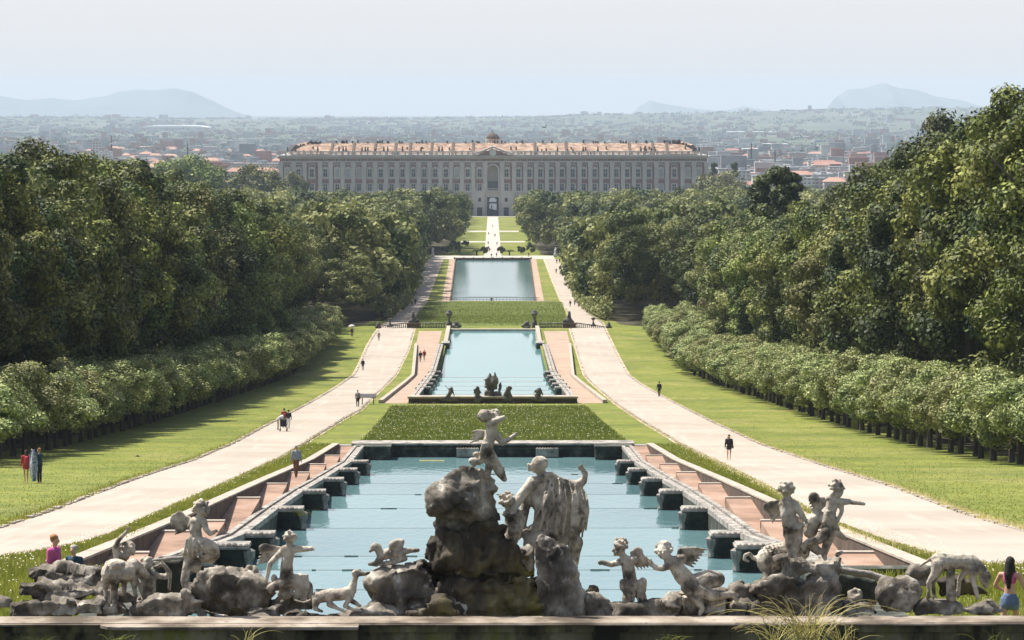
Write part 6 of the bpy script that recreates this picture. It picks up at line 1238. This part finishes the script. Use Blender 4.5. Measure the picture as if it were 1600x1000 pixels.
    if skirt:
        f.c(hip-Vector((0, 0, .05)), Vector((0, 0, .5)), .155, .2)
    else:
        for q in (1, -1):
            f.c(hp_(q), kn[q] if not skinlegs else hp_(q)*.72+kn[q]*.28, .095, .068 if not skinlegs else .088)
            if not skinlegs: f.c(kn[q], ft[q]+Vector((0, 0, .03)), .068, .055)
    f.build('shorts' if skinlegs else ('skirt' if skirt else 'trousers'), M[bottom], vox, parent=t, smooth=1, rough=.006 if near else 0, rs=14)
    f = mk(); f.e(hd+Vector((0, -.02, .035)), .092, .105, .105); 
    if longhair: f.c(hd+Vector((0, -.06, 0)), nk+Vector((0, -.10, -.05)), .088, .085); f.c(nk+Vector((0, -.10, -.05)), nk+Vector((.02, -.13, -.28)), .08, .04); f.c(hd+Vector((.06, -.02, 0)), nk+Vector((.10, -.02, -.12)), .035, .03)
    else: f.curls((0, 0, 0), .001, 0); [f.e(hd+Vector((.07*math.cos(a), -.03+.07*math.sin(a)*.8, .07+.02*math.sin(3*a))), .035, .03) for a in [i*.7 for i in range(9)]]
    f.build('hair', M[hair], vox, parent=t, smooth=1, rough=.008 if near else 0, rs=20)
    if bag == 'backpack': f = mk(); f.c((hip+nk)/2+Vector((0, -.2, -.1)), (hip+nk)/2+Vector((0, -.2, .15)), .12, .11); f.build('backpack', M['redc'], vox, parent=t)
    if bag == 'shoulder': f = mk(); f.c(hip+Vector((-.22, .05, -.02)), hip+Vector((-.2, .1, .1)), .1, .09); f.build('handbag', M['brownc'], vox, parent=t); f = mk(); f.c(hip+Vector((-.2, .12, .1)), sh(1)+Vector((0, .1, .04)), .02); f.build('strap', M['brownc'], vox, parent=t)
    return t
# closest people
person((85, 975), 1.74, 'elderly person with short reddish hair in a pink cardigan behind the left rocks', 'pink', 'denim', 'hair_red', R(-110), 'stand', d=80.5, near=True, group=None)
person((117, 990), 1.54, 'grey-haired person in a dark blue jacket and sunglasses beside the pink cardigan', 'navy', 'blackc', 'hair_grey', R(150), 'stand', d=80.0, near=True, group=None)
person((1577, 1010), 1.80, 'young long-haired person in pink bikini top and denim shorts seen from behind at the right', 'pink', 'denim', 'hair_black', R(-25), 'walk', d=73.5, near=True, sleeve='none', longhair=True, skinlegs=True, group=None,
       extra={'arms': {-1: [(-.30, .03, 1.16), (-.10, .16, 1.02)], 1: [(.30, -.02, 1.14), (.40, .24, 1.12)]}})
# sunglasses for the grey-haired one
person((463, 773), 1.72, 'stocky person in grey shirt and rust-brown trousers on the terracotta walk', 'greyc', 'rust', 'hair_grey', R(20), 'walk', d=196, gy=None, group=None)
person((1139, 720), 1.68, 'person in black top and short skirt with shoulder bag walking on the right road', 'blackc', 'blackc', 'hair_brown', R(178), 'walk', longhair=True, bag='shoulder', skinlegs=True, group=None)
person((1030, 620), 1.72, 'lone person in black walking down the right road', 'blackc', 'blackc', 'hair_black', R(5), 'walk', group=None)
person((434, 672), 1.62, 'person in white leaning forward at the left of the pushchair', 'whitec', 'cream', 'hair_brown', R(-80), 'bend', group=None)
person((444, 669), 1.70, 'person in a red top standing behind the pushchair', 'redc', 'blackc', 'hair_black', R(0), 'stand', group=None)
person((451, 670), 1.62, 'person in black and white at the right of the pushchair', 'blackc', 'whitec', 'hair_black', R(10), 'walk', group=None)
person((559, 636), 1.74, 'person with grey top and black trousers on the left road beside the sign', 'greyc', 'blackc', 'hair_brown', R(170), 'stand', bag='shoulder', group=None)
person((567, 579), 1.68, 'person all in black far along the left road', 'blackc', 'blackc', 'hair_black', R(0), 'walk', group=None)
person((41, 755), 1.66, 'person in a red dress with a red backpack on the left lawn', 'redc', 'redc', 'hair_brown', R(15), 'walk', skinlegs=True, longhair=True, bag='backpack', group=None)
person((62, 755), 1.76, 'person in dark teal top and black trousers holding the big blue patterned cloth', 'navy', 'blackc', 'hair_red', R(60), 'stand', group=None, extra={'arms': {-1: [(-.26, .12, 1.5), (-.18, .3, 1.62)], 1: [(.26, .1, 1.2), (.2, .3, 1.3)]}})
person((592, 533), 1.6, 'person in pale clothes in the tree shade at the edge of the left road', 'cream', 'greyc', 'hair_brown', R(180), 'stand', group=None)
person((657, 566), 1.7, 'person in dark clothes strolling on the pink walk left of the middle pool', 'blackc', 'brownc', 'hair_black', R(10), 'walk', group=None)
person((663, 564), 1.7, 'person in pinkish clothes strolling on the pink walk left of the middle pool', 'redc', 'khaki', 'hair_brown', R(10), 'walk', group=None)
person((550, 527), 1.6, 'person under a pale parasol by the dark wood at the end of the left lawn', 'brownc', 'khaki', 'hair_black', R(0), 'stand', group=None)
g = G(550, 527); tt = thing('parasol', 'pale pink parasol held by the person at the end of the left lawn', 'umbrella', g); part('canopy', MB().lathe(g+Vector((0, 0, 1.75)), [(.62, 0), (.5, .2), (.25, .33), (.03, .38)], 10).mesh(), M['cream'], tt); part('handle', MB().lathe(g+Vector((.12, 0, 1.0)), [(.02, 0), (.02, 1.1)], 5).mesh(), M['iron'], tt)
person((505, 528), 1.6, 'person in blue grey in the shade left of the parasol', 'palebl', 'greyc', 'hair_brown', R(0), 'stand', group=None)
far_people = [(644, 477, 'white', 'whitec', 'blackc'), (649, 477, 'black', 'blackc', 'blackc'), (891, 480, 'black', 'blackc', 'denim'), (898, 478, 'dark grey', 'greyc', 'blackc'), (904, 477, 'white', 'whitec', 'denim'), (911, 479, 'black', 'blackc', 'brownc'),
              (870, 412, 'black', 'blackc', 'blackc'), (874, 411.5, 'dark', 'brownc', 'blackc'), (869, 428, 'dark grey', 'greyc', 'blackc'), (877, 428, 'black', 'blackc', 'denim'), (667, 411, 'brown', 'brownc', 'blackc'), (658, 434, 'black', 'blackc', 'greyc'), (653, 436, 'blue', 'bluec', 'blackc'),
              (768, 403, 'black', 'blackc', 'blackc'), (776, 402, 'black', 'blackc', 'brownc'), (826, 402, 'dark', 'brownc', 'blackc'), (763, 391, 'dark', 'blackc', 'blackc'), (765, 394, 'red', 'redc', 'blackc'), (776.5, 384, 'dark', 'greyc', 'blackc'), (762.8, 383, 'black', 'blackc', 'blackc'), (778, 395, 'pale', 'cream', 'brownc'), (773.5, 371, 'black', 'blackc', 'blackc'), (763.5, 368, 'black', 'blackc', 'blackc'), (770, 356, 'white', 'whitec', 'cream'), (732, 383, 'blue', 'bluec', 'blackc')]
EXT = ['left of a pair', 'right of a pair', 'leftmost of four', 'second of four from left', 'third of four from left', 'rightmost of four', 'left of the farthest pair', 'right of the farthest pair', 'left of the nearer pair', 'right of the nearer pair', 'farthest at the left verge', 'at the shaded verge', 'beside the shaded verge', 'left of two on the axis', 'right of two on the axis', 'alone at the right corner', 'left, second nearest', 'left, nearest', 'right, middle', 'left, middle', 'right, nearest', 'centre, far', 'left, far', 'the farthest', 'alone by the shadow']
for i, (px, py, cn, c1, c2) in enumerate(far_people):
    wh = 'on the left road' if px < 690 and py > 405 else 'on the right road' if px > 850 else 'past the far pool' if py > 400 else 'on the garden path to the palace' if px > 755 else 'on the left garden lawn'
    person((px, py), r.uniform(1.6, 1.85), 'distant walker in %s clothes %s, %s' % (cn, wh, EXT[i]), c1, c2, 'hair_black', r.choice([0, R(180), R(20)]), 'walk')
# pushchair
g = G(443, 674); t = thing('pushchair', 'black pushchair on the left road between three people', 'pushchair', g); b = MB()
b.box(g.x-.26, g.x+.26, g.y-.25, g.y+.35, g.z+.42, g.z+.62); b.box(g.x-.26, g.x+.26, g.y-.32, g.y-.2, g.z+.5, g.z+1.0); part('seat', b.mesh(), M['blackc'], t)
b = MB(); b.tube([g+Vector((-.25, .3, .55)), g+Vector((-.26, 0, .98)), g+Vector((-.24, -.3, 1.0))], .03, 6); b.add([(g.x-.26, g.y-.3, g.z+.98), (g.x+.26, g.y-.3, g.z+.98), (g.x+.26, g.y+.1, g.z+1.12), (g.x-.26, g.y+.1, g.z+1.12), (g.x+.26, g.y+.35, g.z+.9), (g.x-.26, g.y+.35, g.z+.9)], [(0, 1, 2, 3), (3, 2, 4, 5)]); part('hood', b.mesh(), M['blackc'], t)
b = MB(); 
for sx in (-1, 1): b.tube([g+Vector((sx*.27, .4, .15)), g+Vector((sx*.27, 0, .5)), g+Vector((sx*.27, -.42, 1.05))], .018, 6); b.tube([g+Vector((sx*.27, -.38, .15)), g+Vector((sx*.27, .1, .55))], .018, 6)
b.tube([g+Vector((-.27, -.42, 1.05)), g+Vector((.27, -.42, 1.05))], .022, 6); part('frame', b.mesh(), M['iron'], t)
for sx in (-1, 1):
    for yy in (-.38, .4): c = g+Vector((sx*.28, yy, .14)); part('wheel', MB().tube([c-Vector((.03, 0, 0)), c+Vector((.03, 0, 0))], .14, 12).mesh(), M['blackc'], t)
# patterned cloth
a_ = G(52, 755); d_ = a_.y-.4; f = Fig(d_, 0, 400, 2.5); f.P = Fig.P.__get__(f)
cm = mat('patterned_cloth', (.3, .36, .5), .8, [(.4, (.08, .14, .32)), (.5, (.42, .46, .58)), (.6, (.58, .58, .62))], 9, 6)
vs = []; nu, nv = 14, 8
for i in range(nu+1):
    u_ = i/nu
    for j in range(nv+1):
        v_ = j/nv; x = 128+(-1)*0+(v_-.5)*(12+22*math.sin(math.pi*u_)**.7)+6*u_; y_ = 756+u_*124; p = W(x/2.5, 400+y_/2.5, d_); p.y += .10*math.sin(v_*9+u_*3); vs.append(p)
me = bpy.data.meshes.new('cloth'); me.from_pydata(vs, [], [(i*(nv+1)+j, i*(nv+1)+j+1, (i+1)*(nv+1)+j+1, (i+1)*(nv+1)+j) for i in range(nu) for j in range(nv)]); co_ = single('cloth', me, cm, 'large blue patterned cloth hanging folded from the hands of the person in dark teal', 'cloth', loc=tuple(vs[-1]))
sm_ = co_.modifiers.new('thick', 'SOLIDIFY'); sm_.thickness = .015
# sign, plinths
g = G(575, 632); t = thing('information_sign', 'low slanted dark information board beside the left road', 'sign', g); b = MB(); s_ = g.y/F
b.add([(g.x-.9, g.y-.35, g.z+.75), (g.x+.9, g.y-.35, g.z+.75), (g.x+.9, g.y+.35, g.z+1.05), (g.x-.9, g.y+.35, g.z+1.05), (g.x-.9, g.y-.35, g.z+.81), (g.x+.9, g.y-.35, g.z+.81), (g.x+.9, g.y+.35, g.z+1.11), (g.x-.9, g.y+.35, g.z+1.11)], BOXF); part('board', b.mesh(), M['iron'], t)
for sx in (-1, 1): part('leg', MB().box(g.x+sx*.6-.05, g.x+sx*.6+.05, g.y-.05, g.y+.05, g.z-.1, g.z+.9).mesh(), M['iron'], t)
def plinth(px, py, hpx, wpx, label):
    g = G(px, py); s = g.y/F; f = Fig(g.y, px, py, 1); w_, h = wpx/2, hpx
    f.hull([(-w_, 0, -w_), (w_, 0, -w_), (w_*.85, -h*.8, -w_*.8), (-w_*.85, -h*.8, -w_*.8), (-w_, 0, w_), (w_, 0, w_), (w_*.85, -h*.8, w_*.8), (-w_*.85, -h*.8, w_*.8)]); f.hull([(-w_*1.1, -h*.8, -w_), (w_*1.1, -h*.8, -w_), (w_, -h, -w_), (-w_, -h, -w_), (-w_*1.1, -h*.8, w_), (w_*1.1, -h*.8, w_), (w_, -h, w_), (-w_, -h, w_)])
    f.build('stone_plinth', M['piertop'], .05, label, 'plinth', rough=.03)
plinth(126, 686, 13, 9, 'pale carved stone plinth in the shade under the left clipped trees'); plinth(218, 662, 11, 9, 'darker stone plinth farther along under the left clipped trees'); plinth(75, 693, 6, 6, 'small pale block nearest under the left clipped trees')
# birds
def bird(px, py, d, s, label, bank):
    c = W(px, py, d); t = thing('bird', label, 'bird', c); b = MB(); b.tube([c+Vector((-s*.5, 0, 0)), c+Vector((-s*.15, 0, .03*s)), c+Vector((s*.35, 0, 0)), c+Vector((s*.55, 0, -.02*s))], [.02*s, .11*s, .10*s, .02*s], 6); part('body', b.mesh(), M['blackc'], t)
    for q in (-1, 1): b = MB(); e = c+Vector((q*.15*s+bank*s*.6*q, q*.25*s, .45*s if q > 0 else .28*s)); b.add([c+Vector((-.12*s, 0, .04*s)), c+Vector((.14*s, 0, .04*s)), e, c+Vector((-.12*s, 0, .06*s)), c+Vector((.14*s, 0, .06*s)), e+Vector((0, 0, .01*s))], [(0, 1, 2), (5, 4, 3), (0, 3, 4, 1), (1, 4, 5, 2), (2, 5, 3, 0)]); part('wing', b.mesh(), M['blackc'], t)
bird(850, 199, 700, .8, 'dark bird flying above the palace roof', 1.2); bird(215, 713, 120, .16, 'small dark swallow skimming the left lawn', -.6)
# palms by the esplanade
def palm(px, label):
    g = Vector(((px-770)/F*1292, 1292, gz(1292))); t = thing('palm', label, 'palm', g); part('trunk', MB().lathe(g, [(.3, -.2), (.22, 1.0)], 8).mesh(), M['bark'], t); b = MB(); r_ = random.Random(px)
    for i in range(22):
        a = r_.random()*6.28; l = r_.uniform(1.4, 2.2); u = Vector((math.cos(a), math.sin(a), 0)); p = [g+Vector((0, 0, 1.0)), g+u*l*.5+Vector((0, 0, 1.9)), g+u*l+Vector((0, 0, 1.3))]; b.tube(p, [.12, .16, .03], 4)
    part('fronds', b.mesh(), M['leaf_c'], t)
palm(745, 'small dark palm left of the path head at the esplanade'); palm(796, 'small dark palm right of the path head at the esplanade')
# ------------------------------------------------------------------ grass
def blades(n, area, h, wd_, seed, name, m, ok=None, clump=True):
    rr = np.random.default_rng(seed); P = []
    while len(P) < n:
        x, y = area(rr)
        if ok is None or ok(x, y): P.append((x, y, gz(y)))
    P = np.array(P); n = len(P); hh = h*(.5+rr.random((n, 1))); a = rr.random(n)*6.28; w_ = np.stack([np.cos(a), np.sin(a)*.4, np.zeros(n)], 1)*wd_*(.6+.8*rr.random((n, 1)))
    tip = P+np.concatenate([rr.normal(size=(n, 2))*hh*.35, hh], 1); V = np.stack([P-w_, P+w_, tip+w_*.25, tip-w_*.25], 1).reshape(-1, 3); Q = np.arange(n*4).reshape(-1, 4)
    return struct(name, (V, Q), M[m], 'stuff')
def inmea(mm): 
    L, Rr, y0, y1, _ = mm
    def a(rr): y = rr.uniform(y0, y1); return rr.uniform(xi(L, y), xi(Rr, y)), y
    return a
blades(60000, inmea(MEA), .22, .035, 1, 'meadow_grass', 'mblade'); blades(42000, inmea(MEB), .12, .05, 2, 'meadow_grass', 'mblade')
def flow(n, area, seed, s):
    rr = np.random.default_rng(seed); V = []
    for _ in range(n):
        x, y = area(rr); z = gz(y)+rr.uniform(.25, .5); V += [(x-s, y, z), (x, y-s*.5, z-s*.4), (x+s, y, z), (x, y+s*.5, z+s*.5)]
    V = np.array(V); return struct('meadow_flowers', (V, np.arange(len(V)).reshape(-1, 4)), M['flower'], 'stuff')
flow(1100, inmea(MEA), 3, .035)
def band(poly, a0, b0, y0, y1):
    def f(rr): q = rr.random(); y = 1/(1/y1+(1/y0-1/y1)*q); return xi(poly, y)+(a0+(b0-a0)*rr.random())*rr.random()**.5, y
    return f
# unmown grass between road and parapet, and weeds along the road edge
def mid(sx):
    def f(rr):
        y = 1/(1/280+(1/84-1/280)*rr.random()); e = xi(RL if sx > 0 else LR, y); a_ = sx*12.2
        return (a_+(e-a_)*rr.random(), y)
    return f
blades(38000, mid(1), .11, .022, 5, 'tall_grass', 'blade'); blades(38000, mid(-1), .13, .022, 6, 'tall_grass', 'blade')
for i, (poly, a0, b0) in enumerate(((RL, -.7, -.05), (RR, .7, .05), (LL, -.7, -.05), (LR, .9, .05))):
    blades(5000, band(poly, a0, b0, 88, 420), .16, .018, 20+i, 'verge_weeds', 'dryblade' if i in (0, 1) else 'blade')
def la(rr):
    y = 1/(1/500+(1/84-1/500)*rr.random()); e = xi(LL, y); return e-.6-18*rr.random()**1.6, y
def ra(rr):
    y = 1/(1/500+(1/95-1/500)*rr.random()); e = xi(RR, y); return e+.6+18*rr.random()**1.6, y
blades(26000, la, .045, .02, 31, 'lawn_grass', 'blade'); blades(26000, ra, .045, .02, 32, 'lawn_grass', 'blade')
flow(500, mid(1), 8, .025); flow(350, mid(-1), 9, .025)
def nearleft(rr): y = rr.uniform(76, 100); return rr.uniform(-13.5, -8.8 if y < 96 else -12.1), y
def nearright(rr): y = rr.uniform(76, 100); return rr.uniform(8.8 if y < 96 else 12.1, 14.5), y
blades(9000, nearleft, .28, .018, 41, 'tall_grass', 'blade'); blades(7000, nearright, .2, .018, 42, 'tall_grass', 'blade')
flow(160, nearleft, 10, .02)
# dry grass clump in the foreground
def clump(px, py, d, n, hpx, spread, label, m, seeds, seed):
    c = W(px, py, d); s = d/F; rr = random.Random(seed); t = thing('grass_tuft', label, 'grass', c); b = MB(); sb = MB()
    for i in range(n):
        a = rr.gauss(0, 1)*spread; h = hpx*s*rr.uniform(.5, 1.1); base = c+Vector((rr.gauss(0, .12), rr.uniform(-.15, .15), 0)); dy = rr.uniform(-.3, .3)*h
        pts = [base, base+Vector((a*h*.3, dy*.3, h*.55)), base+Vector((a*h*.75, dy*.7, h*.9)), base+Vector((a*h*1.2, dy, h*(1-.25*abs(a))))]
        w0 = rr.uniform(.006, .011); q = [pts[0]]
        for k in range(1, 13):
            u = k/12; m_ = 1-u; q.append(pts[0]*m_**3+pts[1]*3*m_*m_*u+pts[2]*3*m_*u*u+pts[3]*u**3)
        b.tube(q, [w0*(1-.8*k/12) for k in range(13)], 3)
        if seeds and i % 3 == 0:
            e = q[-1]; dr = (q[-1]-q[-3]).normalized()
            for k in range(9): p = e-dr*k*.022+Vector((rr.uniform(-.02, .02), 0, -.01*rr.random())); sb.tube([p, p+dr*.03+Vector((0, 0, -.02))], [.010, .004], 4)
    part('blades', b.mesh(), M[m], t)
    if seeds: part('seed_heads', sb.mesh(), M['seed'], t)['kind'] = 'stuff'
clump(1262, 1012, 63, 80, 88, .6, 'tall yellow dry grass with drooping seed heads in front of the ledge at the right', 'dryblade', True, 1)
clump(1215, 1018, 63.2, 34, 60, .9, 'shorter dry arching grass left of the tall dry tuft', 'dryblade', True, 2)
clump(1320, 1016, 63.1, 26, 50, .8, 'thin dry arching stalks right of the tall dry tuft', 'dryblade', False, 3)
clump(388, 1012, 63, 8, 40, .9, 'few thin arching dry stalks at the bottom left', 'dryblade', False, 4)
clump(181, 1004, 64, 16, 14, .9, 'small bright green weed at the bottom left', 'blade', False, 5); clump(1050, 1004, 64, 14, 14, .9, 'small bright green weed at the bottom middle', 'blade', False, 6)
clump(1560, 1012, 64, 14, 30, .6, 'thin green weed at the bottom right corner', 'blade', False, 7); clump(60, 1008, 64, 14, 16, .9, 'low dark weed at the bottom left corner', 'mblade', False, 8)
g = Vector((-9.1, 129, ZC-16.9)); clump(473, 806, 129.2, 22, 12, .9, 'green weed growing on a block of the left side of the front pool', 'blade', False, 9)
# ------------------------------------------------------------------ haze
hz = MB(); hz.box(-9500, 9500, -160, 30500, ZC-215-2, ZC+72); ho = struct('haze', hz.mesh(), None, 'stuff'); hm = bpy.data.materials.new('haze'); hm.use_nodes = True; N = hm.node_tree.nodes; N.remove(N['Principled BSDF'])
pv = N.new('ShaderNodeVolumePrincipled'); pv.inputs['Color'].default_value = (.72, .86, .99, 1); pv.inputs['Density'].default_value = HAZE; pv.inputs['Anisotropy'].default_value = 0.0
hm.node_tree.links.new(pv.outputs[0], N['Material Output'].inputs['Volume']); ho.data.materials.append(hm)
